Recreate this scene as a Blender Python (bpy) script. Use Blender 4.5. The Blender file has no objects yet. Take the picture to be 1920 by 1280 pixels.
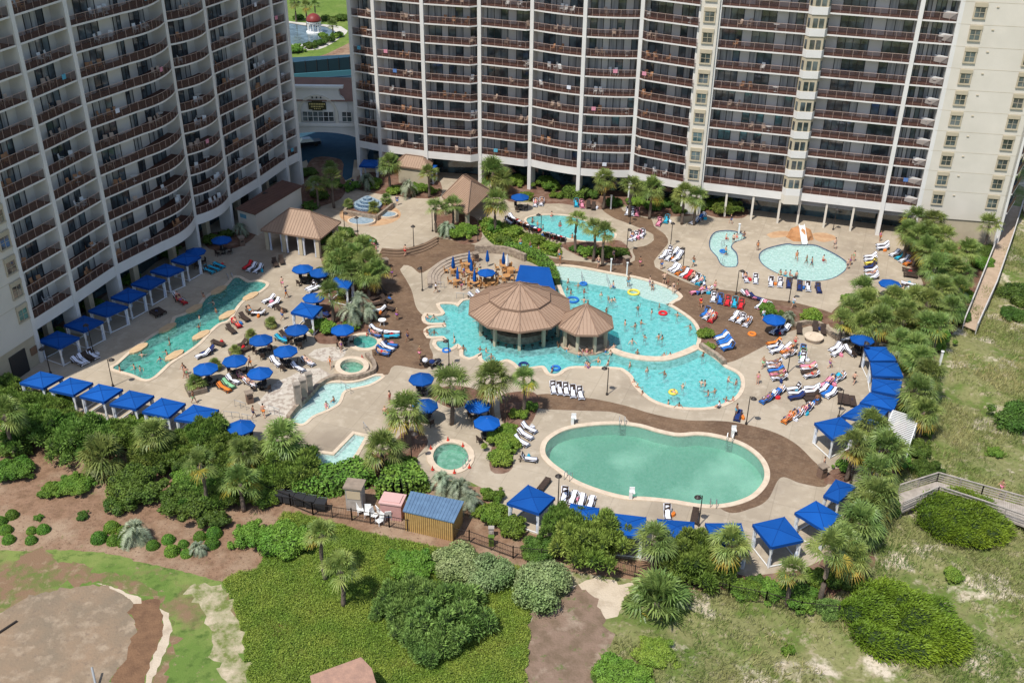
import bpy, math, random
import numpy as np
from mathutils import Vector, Matrix, Euler
from mathutils.geometry import delaunay_2d_cdt
random.seed(7); RNG=np.random.default_rng(11)
PI=math.pi
sc=bpy.context.scene
COL=bpy.context.scene.collection
# ---------------------------------------------------------------- camera
TH=math.radians(30); RO=0.0111; FL=1970.; HC=63.
_r0=Vector((1,0,0)); _u0=Vector((0,math.sin(TH),math.cos(TH))); FW=Vector((0,math.cos(TH),-math.sin(TH)))
RT=_r0*math.cos(RO)+_u0*math.sin(RO); UP=_u0*math.cos(RO)-_r0*math.sin(RO)
cd=bpy.data.cameras.new('camera'); cam=bpy.data.objects.new('camera',cd); COL.objects.link(cam)
cam.matrix_world=Matrix(((RT.x,UP.x,-FW.x,0),(RT.y,UP.y,-FW.y,0),(RT.z,UP.z,-FW.z,HC),(0,0,0,1)))
cd.sensor_width=36; cd.lens=FL/1920*36; cd.clip_end=5000; cd.clip_start=1
sc.camera=cam
def g(px,py,z=0.):
    d=FW+RT*((px-960)/FL)-UP*((py-640)/FL)
    t=(z-HC)/d.z
    return Vector((d.x*t,d.y*t,z))
def gdir(px,py,dx,dy):
    a=g(px,py); b=g(px+dx,py+dy); v=b-a
    return math.atan2(v.y,v.x)
# ---------------------------------------------------------------- world, sun
SUN_AZ=math.radians(38)   # shadows fall towards +y, leaning to +x by this angle
SUN_EL=math.radians(61)
w=bpy.data.worlds.new('World'); sc.world=w; w.use_nodes=True
nt=w.node_tree; nt.nodes.clear()
sky=nt.nodes.new('ShaderNodeTexSky'); sky.sky_type='NISHITA'; sky.sun_disc=False
sky.sun_elevation=SUN_EL; sky.sun_rotation=PI+SUN_AZ
bg=nt.nodes.new('ShaderNodeBackground'); bg.inputs['Strength'].default_value=0.145
ow=nt.nodes.new('ShaderNodeOutputWorld'); nt.links.new(sky.outputs[0],bg.inputs[0]); nt.links.new(bg.outputs[0],ow.inputs[0])
sl=bpy.data.lights.new('sun','SUN'); sl.energy=4.5; sl.angle=math.radians(.55); sl.color=(1,.955,.88)
so=bpy.data.objects.new('sun',sl); COL.objects.link(so)
sd=Vector((math.sin(SUN_AZ)*math.cos(SUN_EL),math.cos(SUN_AZ)*math.cos(SUN_EL),-math.sin(SUN_EL)))
so.rotation_euler=sd.to_track_quat('-Z','Y').to_euler(); so.location=(0,0,200)
sc.view_settings.view_transform='Standard'; sc.view_settings.look='None'; sc.view_settings.gamma=1
sc.view_settings.exposure=0.03
sc.cycles.max_bounces=6; sc.cycles.diffuse_bounces=3; sc.cycles.glossy_bounces=3; sc.cycles.transmission_bounces=4
sc.cycles.transparent_max_bounces=12; sc.cycles.caustics_reflective=False; sc.cycles.caustics_refractive=False
sc.cycles.use_denoising=True
# ---------------------------------------------------------------- materials
MATS={}
def mat(name,c1,c2=None,scale=1.,rough=.8,spec=.3,detail=6,bump=0.,bscale=None,island=0.,trans=0.,objcol=False,lo=.35,hi=.65,orand=0.,c3=None,metal=0.,dist=0.,coords='Object',sc3=(1,1,1)):
    if name in MATS: return MATS[name]
    m=bpy.data.materials.new(name); m.use_nodes=True; t=m.node_tree; N=t.nodes; L=t.links
    b=N['Principled BSDF']; b.inputs['Roughness'].default_value=rough; b.inputs['Specular IOR Level'].default_value=spec; b.inputs['Metallic'].default_value=metal
    def rgb(c): return (c[0],c[1],c[2],1)
    tc=N.new('ShaderNodeNewGeometry') if coords=='World' else N.new('ShaderNodeTexCoord')
    cs=tc.outputs['Position'] if coords=='World' else tc.outputs[coords]
    if sc3!=(1,1,1):
        mp=N.new('ShaderNodeMapping'); mp.inputs['Scale'].default_value=sc3; L.new(cs,mp.inputs[0]); cs=mp.outputs[0]
    out=None
    if c2 is not None:
        n=N.new('ShaderNodeTexNoise'); n.inputs['Scale'].default_value=scale; n.inputs['Detail'].default_value=detail; n.inputs['Distortion'].default_value=dist
        L.new(cs,n.inputs['Vector'])
        r=N.new('ShaderNodeValToRGB'); r.color_ramp.elements[0].position=lo; r.color_ramp.elements[1].position=hi
        r.color_ramp.elements[0].color=rgb(c1); r.color_ramp.elements[1].color=rgb(c2)
        if c3 is not None:
            e=r.color_ramp.elements.new((lo+hi)/2); e.color=rgb(c3)
        L.new(n.outputs[0],r.inputs[0]); out=r.outputs[0]
    if objcol:
        oi=N.new('ShaderNodeObjectInfo'); out=oi.outputs['Color']
    if island>0:
        gi=N.new('ShaderNodeNewGeometry'); hs=N.new('ShaderNodeHueSaturation')
        mr=N.new('ShaderNodeMapRange'); mr.inputs['To Min'].default_value=1-island; mr.inputs['To Max'].default_value=1+island
        L.new(gi.outputs['Random Per Island'],mr.inputs[0]); L.new(mr.outputs[0],hs.inputs['Value'])
        if out: L.new(out,hs.inputs['Color'])
        else: hs.inputs['Color'].default_value=rgb(c1)
        out=hs.outputs[0]
    if orand>0:
        oi=N.new('ShaderNodeObjectInfo'); hs=N.new('ShaderNodeHueSaturation')
        mr=N.new('ShaderNodeMapRange'); mr.inputs['To Min'].default_value=1-orand; mr.inputs['To Max'].default_value=1+orand; L.new(oi.outputs['Random'],mr.inputs[0]); L.new(mr.outputs[0],hs.inputs['Value'])
        if island>0:
            m2=N.new('ShaderNodeMath'); m2.operation='MULTIPLY'; m2.inputs[1].default_value=7.31; L.new(oi.outputs['Random'],m2.inputs[0]); m3=N.new('ShaderNodeMath'); m3.operation='FRACT'; L.new(m2.outputs[0],m3.inputs[0])
            m4=N.new('ShaderNodeMapRange'); m4.inputs['To Min'].default_value=.475; m4.inputs['To Max'].default_value=.515; L.new(m3.outputs[0],m4.inputs[0]); L.new(m4.outputs[0],hs.inputs['Hue'])
        if out: L.new(out,hs.inputs['Color'])
        else: hs.inputs['Color'].default_value=rgb(c1)
        out=hs.outputs[0]
    if out: L.new(out,b.inputs['Base Color'])
    else: b.inputs['Base Color'].default_value=rgb(c1)
    if bump>0:
        nb=N.new('ShaderNodeTexNoise'); nb.inputs['Scale'].default_value=bscale or scale*4; nb.inputs['Detail'].default_value=4
        L.new(cs,nb.inputs['Vector']); bp=N.new('ShaderNodeBump'); bp.inputs['Strength'].default_value=bump; bp.inputs['Distance'].default_value=.05
        L.new(nb.outputs[0],bp.inputs['Height']); L.new(bp.outputs[0],b.inputs['Normal'])
    if trans>0:
        tr=N.new('ShaderNodeBsdfTranslucent'); mx=N.new('ShaderNodeMixShader'); mx.inputs[0].default_value=trans
        if out: L.new(out,tr.inputs[0])
        else: tr.inputs[0].default_value=rgb(c1)
        L.new(b.outputs[0],mx.inputs[1]); L.new(tr.outputs[0],mx.inputs[2]); L.new(mx.outputs[0],N['Material Output'].inputs[0])
    MATS[name]=m; return m
def multi(name,layers,rough=.9,bump=.3,bscale=6,spec=.15,joint=None):
    """ground material: layers = [(color)],[(color,scale,lo,hi,seed)...] mixed over one another by world-space noise"""
    m=bpy.data.materials.new(name); m.use_nodes=True; t=m.node_tree; N=t.nodes; L=t.links
    b=N['Principled BSDF']; b.inputs['Roughness'].default_value=rough; b.inputs['Specular IOR Level'].default_value=spec
    geo=N.new('ShaderNodeNewGeometry'); cur=None
    for i,l in enumerate(layers):
        if i==0:
            rg=N.new('ShaderNodeRGB'); rg.outputs[0].default_value=(*l[0],1); cur=rg.outputs[0]; continue
        c,s,lo,hi,seed=l
        mp=N.new('ShaderNodeMapping'); mp.inputs['Location'].default_value=(seed*13.1,seed*7.7,seed); L.new(geo.outputs['Position'],mp.inputs[0])
        n=N.new('ShaderNodeTexNoise'); n.inputs['Scale'].default_value=s; n.inputs['Detail'].default_value=5; n.inputs['Roughness'].default_value=.62; L.new(mp.outputs[0],n.inputs['Vector'])
        r=N.new('ShaderNodeMapRange'); r.inputs['From Min'].default_value=lo; r.inputs['From Max'].default_value=hi; L.new(n.outputs[0],r.inputs[0])
        mx=N.new('ShaderNodeMix'); mx.data_type='RGBA'; L.new(r.outputs[0],mx.inputs[0]); L.new(cur,mx.inputs[6]); mx.inputs[7].default_value=(*c,1); cur=mx.outputs[2]
    if joint:
        br=N.new('ShaderNodeTexBrick'); br.inputs['Scale'].default_value=1; br.inputs['Brick Width'].default_value=joint[0]; br.inputs['Row Height'].default_value=joint[1]; br.inputs['Mortar Size'].default_value=joint[2]; br.offset=joint[4]
        br.inputs['Color1'].default_value=(1,1,1,1); br.inputs['Color2'].default_value=(joint[5],)*3+(1,); br.inputs['Mortar'].default_value=(joint[3],)*3+(1,)
        mp=N.new('ShaderNodeMapping'); mp.inputs['Rotation'].default_value=(0,0,.35); L.new(geo.outputs['Position'],mp.inputs[0]); L.new(mp.outputs[0],br.inputs['Vector'])
        ml=N.new('ShaderNodeMix'); ml.data_type='RGBA'; ml.blend_type='MULTIPLY'; ml.inputs[0].default_value=1; L.new(cur,ml.inputs[6]); L.new(br.outputs['Color'],ml.inputs[7]); cur=ml.outputs[2]
    L.new(cur,b.inputs['Base Color'])
    nb=N.new('ShaderNodeTexNoise'); nb.inputs['Scale'].default_value=bscale; nb.inputs['Detail'].default_value=5; L.new(geo.outputs['Position'],nb.inputs['Vector'])
    bp=N.new('ShaderNodeBump'); bp.inputs['Strength'].default_value=bump; bp.inputs['Distance'].default_value=.08; L.new(nb.outputs[0],bp.inputs['Height']); L.new(bp.outputs[0],b.inputs['Normal'])
    MATS[name]=m; return m
def water_mat(name,tint,rip=2.2,strength=.35,fac=.0,milk=.42,mv=.15):
    m=bpy.data.materials.new(name); m.use_nodes=True; t=m.node_tree; N=t.nodes; L=t.links; N.remove(N['Principled BSDF'])
    tr=N.new('ShaderNodeBsdfTransparent'); tr.inputs[0].default_value=(*tint,1)
    gl=N.new('ShaderNodeBsdfGlossy'); gl.inputs['Roughness'].default_value=.07
    geo=N.new('ShaderNodeNewGeometry'); n=N.new('ShaderNodeTexNoise'); n.inputs['Scale'].default_value=rip; n.inputs['Detail'].default_value=4; n.inputs['Distortion'].default_value=.6
    L.new(geo.outputs['Position'],n.inputs['Vector'])
    bp=N.new('ShaderNodeBump'); bp.inputs['Strength'].default_value=strength; bp.inputs['Distance'].default_value=.12; L.new(n.outputs[0],bp.inputs['Height']); L.new(bp.outputs[0],gl.inputs['Normal'])
    fr=N.new('ShaderNodeFresnel'); fr.inputs[0].default_value=1.33; L.new(bp.outputs[0],fr.inputs['Normal'])
    ad=N.new('ShaderNodeMath'); ad.operation='ADD'; ad.inputs[1].default_value=fac; L.new(fr.outputs[0],ad.inputs[0])
    # milky scatter just under the surface
    df=N.new('ShaderNodeBsdfDiffuse'); df.inputs[0].default_value=(tint[0]*.8+.1,tint[1]*.8+.1,tint[2]*.8+.1,1)
    mr=N.new('ShaderNodeMapRange'); mr.inputs['From Min'].default_value=.35; mr.inputs['From Max'].default_value=.7; mr.inputs['To Min'].default_value=max(0,milk-mv); mr.inputs['To Max'].default_value=milk+mv; L.new(n.outputs[0],mr.inputs[0])
    m0=N.new('ShaderNodeMixShader'); L.new(mr.outputs[0],m0.inputs[0]); L.new(tr.outputs[0],m0.inputs[1]); L.new(df.outputs[0],m0.inputs[2])
    mx=N.new('ShaderNodeMixShader'); L.new(ad.outputs[0],mx.inputs[0]); L.new(m0.outputs[0],mx.inputs[1]); L.new(gl.outputs[0],mx.inputs[2])
    L.new(mx.outputs[0],N['Material Output'].inputs[0]); MATS[name]=m; return m
# ---------------------------------------------------------------- mesh builder
class MB:
    def __init__(s): s.v=[]; s.f=[]; s.m=[]
    def add(s,vs,fs,mi=0):
        o=len(s.v); s.v+= [tuple(x) for x in vs]; s.f+=[tuple(i+o for i in f) for f in fs]; s.m+=[mi]*len(fs)
    def box(s,c,sz,rz=0,mi=0,rx=0,ry=0):
        x,y,z=sz[0]/2,sz[1]/2,sz[2]/2
        M=Euler((rx,ry,rz)).to_matrix(); c=Vector(c)
        vs=[M@Vector(p)+c for p in [(-x,-y,-z),(x,-y,-z),(x,y,-z),(-x,y,-z),(-x,-y,z),(x,-y,z),(x,y,z),(-x,y,z)]]
        s.add(vs,[(3,2,1,0),(4,5,6,7),(0,1,5,4),(1,2,6,5),(2,3,7,6),(3,0,4,7)],mi)
    def beam(s,a,b,wd,h,mi=0):
        a=Vector(a);b=Vector(b);d=b-a;l=d.length
        if l<1e-6: return
        q=d.to_track_quat('X','Z').to_matrix(); c=(a+b)/2
        x,y,z=l/2,wd/2,h/2
        vs=[q@Vector(p)+c for p in [(-x,-y,-z),(x,-y,-z),(x,y,-z),(-x,y,-z),(-x,-y,z),(x,-y,z),(x,y,z),(-x,y,z)]]
        s.add(vs,[(3,2,1,0),(4,5,6,7),(0,1,5,4),(1,2,6,5),(2,3,7,6),(3,0,4,7)],mi)
    def tube(s,pts,r,n=6,mi=0,cap=True):
        pts=[Vector(p) for p in pts]; rs=r if isinstance(r,(list,tuple)) else [r]*len(pts)
        rings=[]
        for i,p in enumerate(pts):
            d=(pts[min(i+1,len(pts)-1)]-pts[max(i-1,0)]).normalized()
            q=d.to_track_quat('Z','Y').to_matrix()
            rings.append([q@Vector((math.cos(2*PI*k/n)*rs[i],math.sin(2*PI*k/n)*rs[i],0))+p for k in range(n)])
        vs=[v for rg in rings for v in rg]; fs=[]
        for i in range(len(pts)-1):
            for k in range(n): fs.append((i*n+k,i*n+(k+1)%n,(i+1)*n+(k+1)%n,(i+1)*n+k))
        if cap: fs.append(tuple(range(n-1,-1,-1))); fs.append(tuple((len(pts)-1)*n+k for k in range(n)))
        s.add(vs,fs,mi)
    def prism(s,poly,z0,z1,mi=0,top=None):
        n=len(poly)
        a=sum(poly[i][0]*poly[(i+1)%n][1]-poly[(i+1)%n][0]*poly[i][1] for i in range(n))
        if a<0: poly=poly[::-1]
        vs=[(p[0],p[1],z0) for p in poly]+[(p[0],p[1],z1) for p in poly]
        fs=[tuple(range(n-1,-1,-1)),tuple(range(n,2*n))]+[(i,(i+1)%n,n+(i+1)%n,n+i) for i in range(n)]
        s.add(vs,fs,mi)
    def lathe(s,prof,c=(0,0,0),n=16,mi=0,sx=1,sy=1):
        vs=[];fs=[]
        for (r,z) in prof:
            for k in range(n): vs.append((c[0]+r*sx*math.cos(2*PI*k/n),c[1]+r*sy*math.sin(2*PI*k/n),c[2]+z))
        for i in range(len(prof)-1):
            for k in range(n): fs.append((i*n+k,i*n+(k+1)%n,(i+1)*n+(k+1)%n,(i+1)*n+k))
        fs.append(tuple(range(n-1,-1,-1))); fs.append(tuple((len(prof)-1)*n+k for k in range(n)))
        s.add(vs,fs,mi)
    def ball(s,c,r,n=10,mi=0,k=6):
        rx,ry,rz=r if isinstance(r,(tuple,list)) else (r,r,r)
        s.lathe([(math.sin(PI*(i+.001)/k) if 0<i<k else .02,-math.cos(PI*i/k)*rz) for i in range(k+1)],c,n,mi,rx,ry)
    def quad(s,a,b,c,d,mi=0): s.add([a,b,c,d],[(0,1,2,3)],mi)
    def mesh(s,name,mats,loc=None,smooth=False):
        me=bpy.data.meshes.new(name)
        v=s.v
        if loc is not None: v=[(p[0]-loc[0],p[1]-loc[1],p[2]-loc[2]) for p in v]
        me.from_pydata(v,[],s.f)
        for m in (mats if isinstance(mats,(list,tuple)) else [mats]): me.materials.append(m)
        me.polygons.foreach_set('material_index',s.m)
        if smooth: me.polygons.foreach_set('use_smooth',[True]*len(s.f))
        me.update(); return me
    def build(s,name,mats,parent=None,world=True,smooth=False):
        """world=True: vertices are in world coordinates; the parent is an unrotated Empty"""
        loc=None
        if parent is not None and world:
            loc=Vector((0,0,0)); p=parent
            while p is not None: loc=loc+p.location; p=p.parent
        o=bpy.data.objects.new(name,s.mesh(name,mats,loc,smooth)); COL.objects.link(o)
        if parent is not None: o.parent=parent
        return o
    def thing(s,name,mats,label,cat,group=None,smooth=False,loc=None):
        if loc is None:
            n=len(s.v); loc=Vector((sum(p[0] for p in s.v)/n,sum(p[1] for p in s.v)/n,min(p[2] for p in s.v)))
        o=bpy.data.objects.new(name,s.mesh(name,mats,loc,smooth)); COL.objects.link(o); o.location=loc
        return tag(o,label,cat,group)
def tag(o,label=None,cat=None,group=None,kind=None):
    if label: o['label']=label
    if cat: o['category']=cat
    if group: o['group']=group
    if kind: o['kind']=kind
    return o
def empty(name,loc,label,cat,group=None,rz=0):
    o=bpy.data.objects.new(name,None); o.empty_display_size=.3; COL.objects.link(o); o.location=loc; o.rotation_euler=(0,0,rz)
    return tag(o,label,cat,group)
def dup(root,loc,rz=0,label=None,cat=None,group=None,scale=None,colors=None):
    r=root.copy(); COL.objects.link(r); r.location=loc; r.rotation_euler=(0,0,rz)
    if scale: r.scale=scale if isinstance(scale,tuple) else (scale,)*3
    if label: r['label']=label
    if cat: r['category']=cat
    if group: r['group']=group
    for ch in list(root.children):
        c=ch.copy(); COL.objects.link(c); c.parent=r
        if colors and ch.name.split('.')[0] in colors: c.color=colors[ch.name.split('.')[0]]
        for d in list(ch.children):
            e=d.copy(); COL.objects.link(e); e.parent=c
            if colors and d.name.split('.')[0] in colors: e.color=colors[d.name.split('.')[0]]
    if colors and '' in colors: r.color=colors['']
    return r
def kill(root):
    for c in list(root.children):
        kill(c)
    bpy.data.objects.remove(root)
def struct(o,label=None):
    o['kind']='structure'
    if label: o['label']=label
    return o
def spline(pts,step=6.,closed=True):
    """Catmull-Rom through pixel points"""
    P=[np.array(p,float) for p in pts]; n=len(P); out=[]
    rng=range(n) if closed else range(n-1)
    for i in rng:
        if closed: a,b,c,d=P[(i-1)%n],P[i],P[(i+1)%n],P[(i+2)%n]
        else: a,b,c,d=P[max(i-1,0)],P[i],P[i+1],P[min(i+2,n-1)]
        k=max(1,int(np.linalg.norm(c-b)/step))
        for j in range(k):
            t=j/k; out.append(tuple(.5*((2*b)+(-a+c)*t+(2*a-5*b+4*c-d)*t*t+(-a+3*b-3*c+d)*t**3)))
    if not closed: out.append(tuple(P[-1]))
    return out
def W(pts,z=0.): return [(g(x,y,z).x,g(x,y,z).y) for x,y in pts]
def inpoly(pts,poly):
    pts=np.asarray(pts,float); poly=np.asarray(poly,float); x,y=pts[:,0],pts[:,1]; r=np.zeros(len(pts),bool)
    j=len(poly)-1
    for i in range(len(poly)):
        xi,yi=poly[i]; xj,yj=poly[j]
        c=((yi>y)!=(yj>y))&(x<(xj-xi)*(y-yi)/((yj-yi) if yj!=yi else 1e-12)+xi)
        r^=c; j=i
    return r
def offset(poly,d):
    n=len(poly); out=[]
    A=sum(poly[i][0]*poly[(i+1)%n][1]-poly[(i+1)%n][0]*poly[i][1] for i in range(n)); s=1 if A>0 else -1
    for i in range(n):
        a,b,c=Vector(poly[i-1]),Vector(poly[i]),Vector(poly[(i+1)%n])
        d1=(b-a).normalized() if (b-a).length>1e-6 else Vector((1,0)); d2=(c-b).normalized() if (c-b).length>1e-6 else d1
        t=(d1+d2)
        if t.length<1e-4: t=d1
        t.normalize(); nn=Vector((t.y,-t.x))*s
        k=1/max(.5,abs(nn.dot(Vector((d1.y,-d1.x)))))
        out.append((b.x+nn.x*d*k,b.y+nn.y*d*k))
    return out
ORD=['first','second','third','fourth','fifth','sixth','seventh','eighth','ninth','tenth','eleventh','twelfth','thirteenth','fourteenth','fifteenth','sixteenth','seventeenth','eighteenth','nineteenth','twentieth']
def ordn(i):
    if i<20: return ORD[i]
    n=i+1; return f"{n}{'th' if 10<=n%100<=20 else {1:'st',2:'nd',3:'rd'}.get(n%10,'th')}"
CNT=['no','one','two','three','four','five','six','seven','eight','nine','ten','eleven','twelve','thirteen','fourteen','fifteen','sixteen','seventeen','eighteen','nineteen','twenty']
def cnt(n): return CNT[n] if n<=20 else str(n)
# ================================================================ ground: one planar partition, no overlapping sheets
multi('deck',[((.44,.37,.28),),((.36,.30,.225),.12,.42,.62,1),((.50,.43,.335),.9,.5,.75,2),((.30,.25,.195),3.,.6,.78,3),((.27,.22,.17),.055,.52,.7,8)],bump=.1,bscale=3,joint=(3.6,3.6,.05,.86,0,.95))
multi('deck_pale',[((.55,.52,.46),),((.45,.42,.37),.5,.45,.65,1)],bump=.1)
multi('path',[((.21,.135,.085),),((.15,.095,.062),.35,.4,.62,4),((.24,.165,.11),1.6,.5,.72,5),((.30,.24,.18),.1,.6,.78,9)],bump=.3,bscale=7,joint=(.6,.3,.02,.7,.5,.82))
multi('mulch',[((.19,.105,.072),),((.12,.065,.045),2.2,.4,.65,1),((.26,.175,.13),.5,.48,.7,2)],bump=.8,bscale=9)
multi('mulch_pale',[((.27,.165,.105),),((.19,.115,.07),1.4,.42,.65,1),((.35,.25,.17),.25,.46,.66,2),((.13,.075,.05),4.5,.55,.7,3),((.14,.16,.05),.9,.64,.74,4)],bump=.7,bscale=8)
multi('soil',[((.24,.165,.12),),((.17,.12,.08),.8,.42,.62,6),((.36,.28,.21),.45,.55,.7,7),((.12,.15,.05),1.3,.58,.7,8)],bump=.7,bscale=6)
multi('cover',[((.09,.15,.022),),((.05,.09,.014),1.6,.4,.6,1),((.17,.11,.04),.35,.55,.72,2)],bump=.9,bscale=6)
multi('dune',[((.22,.22,.09),),((.115,.165,.035),.3,.46,.6,1),((.56,.48,.37),.24,.54,.62,2),((.13,.13,.05),2.5,.5,.7,3),((.36,.30,.2),1.2,.55,.7,9)],bump=.8,bscale=5)
multi('lawn',[((.13,.20,.035),),((.19,.24,.06),.15,.42,.65,1),((.10,.16,.03),1.1,.45,.65,2)],bump=.4,bscale=8)
multi('golf',[((.12,.19,.04),),((.19,.235,.065),.22,.42,.6,1),((.07,.12,.025),1.1,.5,.68,2),((.22,.145,.085),.13,.56,.66,5),((.26,.2,.12),1.8,.62,.72,6)],bump=.4,bscale=8)
multi('golf_brown',[((.22,.14,.085),),((.13,.16,.045),.35,.46,.56,3),((.30,.22,.14),1.2,.55,.7,4)],bump=.5,bscale=8)
multi('golf_sandy',[((.15,.18,.05),),((.50,.42,.30),.6,.42,.64,3),((.40,.33,.22),2.0,.5,.7,4)],bump=.5,bscale=8)
multi('bunker',[((.29,.205,.135),),((.215,.17,.12),.16,.4,.6,1),((.36,.28,.20),.8,.5,.7,2),((.20,.15,.11),2.6,.55,.75,3)],bump=.5,bscale=5)
multi('dirt',[((.21,.12,.068),),((.15,.085,.05),1.2,.4,.65,1)],bump=.8,bscale=6)
multi('sand',[((.55,.46,.35),),((.42,.34,.25),.8,.45,.68,1)],bump=.5,bscale=6)
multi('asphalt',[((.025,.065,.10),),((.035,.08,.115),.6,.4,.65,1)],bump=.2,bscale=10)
multi('flagstone',[((.52,.47,.40),),((.36,.30,.25),1.8,.48,.56,1),((.62,.57,.50),.8,.55,.7,2)],bump=.4,bscale=4)
multi('terracotta',[((.42,.25,.14),),((.52,.34,.2),.8,.4,.6,1)],bump=.2)
multi('beachplaster',[((.72,.72,.67),),((.62,.62,.57),.6,.45,.7,1)],bump=.1)
LAP=[(437,522),(448,520),(465,529),(484,527),(500,533),(487,546),(470,554),(452,566),(440,581),(428,600),(410,607),(392,622),(374,642),(350,660),(318,680),(280,711),(245,701),(211,691),(221,683),(242,664),(264,646),(290,628),(324,608),(329,596),(350,588),(377,571),(385,560),(402,548),(425,536)]
MAIN=[(824,571),(834,587),(822,592),(800,590),(797,600),(806,606),(832,606),(836,612),(806,615),(800,623),(805,631),(832,631),(838,637),(818,640),(820,650),(832,656),(848,652),(858,645),(868,655),(868,666),(880,671),(893,666),(903,662),(903,672),(912,679),(932,679),(950,674),(964,680),(978,691),(1000,688),(1020,687),(1030,700),(1045,701),(1058,692),(1080,687),(1155,689),(1172,694),(1186,706),(1192,720),(1206,735),(1226,750),(1260,761),(1310,765),(1347,760),(1375,747),(1388,730),(1389,710),(1380,698),(1360,688),(1347,677),(1328,663),(1306,652),(1308,638),(1307,620),(1297,602),(1275,585),(1248,570),(1210,559),(1180,545),(1110,532),(1047,524),(1043,532),(1040,545),(1000,545),(960,548),(915,552),(887,560),(868,564),(859,574),(851,570)]
BEACH=[(1037,499),(1080,501),(1145,513),(1192,521),(1235,533),(1260,544),(1274,556),(1262,564),(1247,570),(1210,559),(1180,545),(1110,532),(1047,524),(1042,512)]
BIG=[(1022,850),(1025,830),(1042,815),(1067,804),(1110,797),(1160,795),(1200,800),(1235,810),(1272,817),(1310,815),(1347,820),(1385,832),(1410,847),(1427,865),(1434,885),(1430,905),(1410,927),(1380,940),(1345,946),(1310,945),(1260,937),(1210,932),(1172,930),(1122,917),(1080,900),(1055,882),(1035,867)]
MID=[(986,413),(997,406),(1030,403),(1072,406),(1110,419),(1145,431),(1153,441),(1146,450),(1122,453),(1095,452),(1070,448),(1030,438),(1000,427)]
ESS=[(1340,436),(1360,432),(1380,434),(1395,440),(1397,447),(1378,454),(1371,463),(1380,473),(1383,485),(1381,499),(1360,500),(1350,493),(1345,482),(1332,467),(1331,450)]
KID=[(1424,477),(1438,466),(1475,457),(1490,459),(1525,459),(1547,467),(1572,480),(1588,493),(1585,506),(1565,520),(1540,526),(1507,526),(1472,518),(1440,503),(1426,490)]
def ell(cx,cy,rx,ry,n=20): return [(cx+rx*math.cos(2*PI*k/n),cy+ry*math.sin(2*PI*k/n)) for k in range(n)]
SPA1=ell(684,641,24,13); SPA2=ell(660,690,23,13.5); SPA3=ell(845,856,34,26)
CHAN=[(705,704),(717,706),(695,720),(667,727),(652,730),(642,737),(635,755),(617,767),(587,780),(567,795),(543,787),(562,766),(580,747),(597,727),(620,717),(655,717),(680,713)]
ELL=[(664,813),(686,818),(668,850),(642,882),(625,888),(600,886),(575,864),(585,847),(626,852)]
POND=[(520,44),(575,48),(610,50),(630,62),(610,72),(590,82),(545,83),(520,84)]
POOLS={'lap':(LAP,1,1.1),'main':(MAIN,1,1.15),'beach':(BEACH,1,.22),'big':(BIG,1,1.4),'mid':(MID,1,1.0),'ess':(ESS,1,.35),'kid':(KID,1,.45),'spa1':(SPA1,1,.8),'spa2':(SPA2,1,.8),'spa3':(SPA3,1,.9),'chan':(CHAN,1,.35),'ell':(ELL,0,.5),'pond':(POND,1,.7)}
REG=[] # (name, polygon world, material)
def rag(P,amp):
    rr=random.Random(len(P)); out=[]
    for i,(x,y) in enumerate(P):
        k=amp*(.6*math.sin(x*2.3+y*1.1)+.6*math.sin(x*5.1-y*4.3)+rr.uniform(-.5,.5)); out.append((x+k*math.cos(i*1.9),y+k*math.sin(i*2.7)))
    return out
RAG={'worn_grass':.5,'golf_bunker':.22,'bunker_edge':.25,'bunker_dirt':.25,'bunker_sand':.2,'dirt_patch':.5,'sandy_grass':.4,'grass':.12,'dirt_clearing':.4,'sand_patch':.5,'groundcover_bed':.2,'mulch_ground':.15}
def reg(nm,pts,m,smooth=True,step=8):
    P=W(spline(pts,step) if smooth else (spline(pts,4) if nm=='x' else pts))
    if nm in RAG:
        Q=[]
        for i in range(len(P)):
            a,b=Vector(P[i]),Vector(P[(i+1)%len(P)]); n=max(1,int((b-a).length/.35)) if (b-a).length<40 else 1
            Q+=[tuple(a.lerp(b,k/n)) for k in range(n)]
        P=rag(Q,RAG[nm])
    REG.append((nm,P,m))
for k,(p,s,d) in POOLS.items(): reg('POOL_'+k,p,None,bool(s),5)
reg('flagstone_paving',[(483,755),(500,735),(518,715),(545,705),(570,690),(600,690),(628,706),(600,718),(583,737),(560,765),(538,782),(508,777)],'flagstone',False)
reg('flagstone_paving',[(578,665),(590,655),(625,650),(648,655),(640,672),(605,677)],'flagstone')
reg('fountain_apron',ell(694,402,58,22,24),'terracotta',False)
reg('terracotta_patch',[(1437,440),(1460,433),(1490,436),(1470,444),(1445,446)],'terracotta')
reg('terracotta_patch',[(1522,438),(1550,437),(1570,447),(1545,454),(1528,449)],'terracotta')
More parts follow.
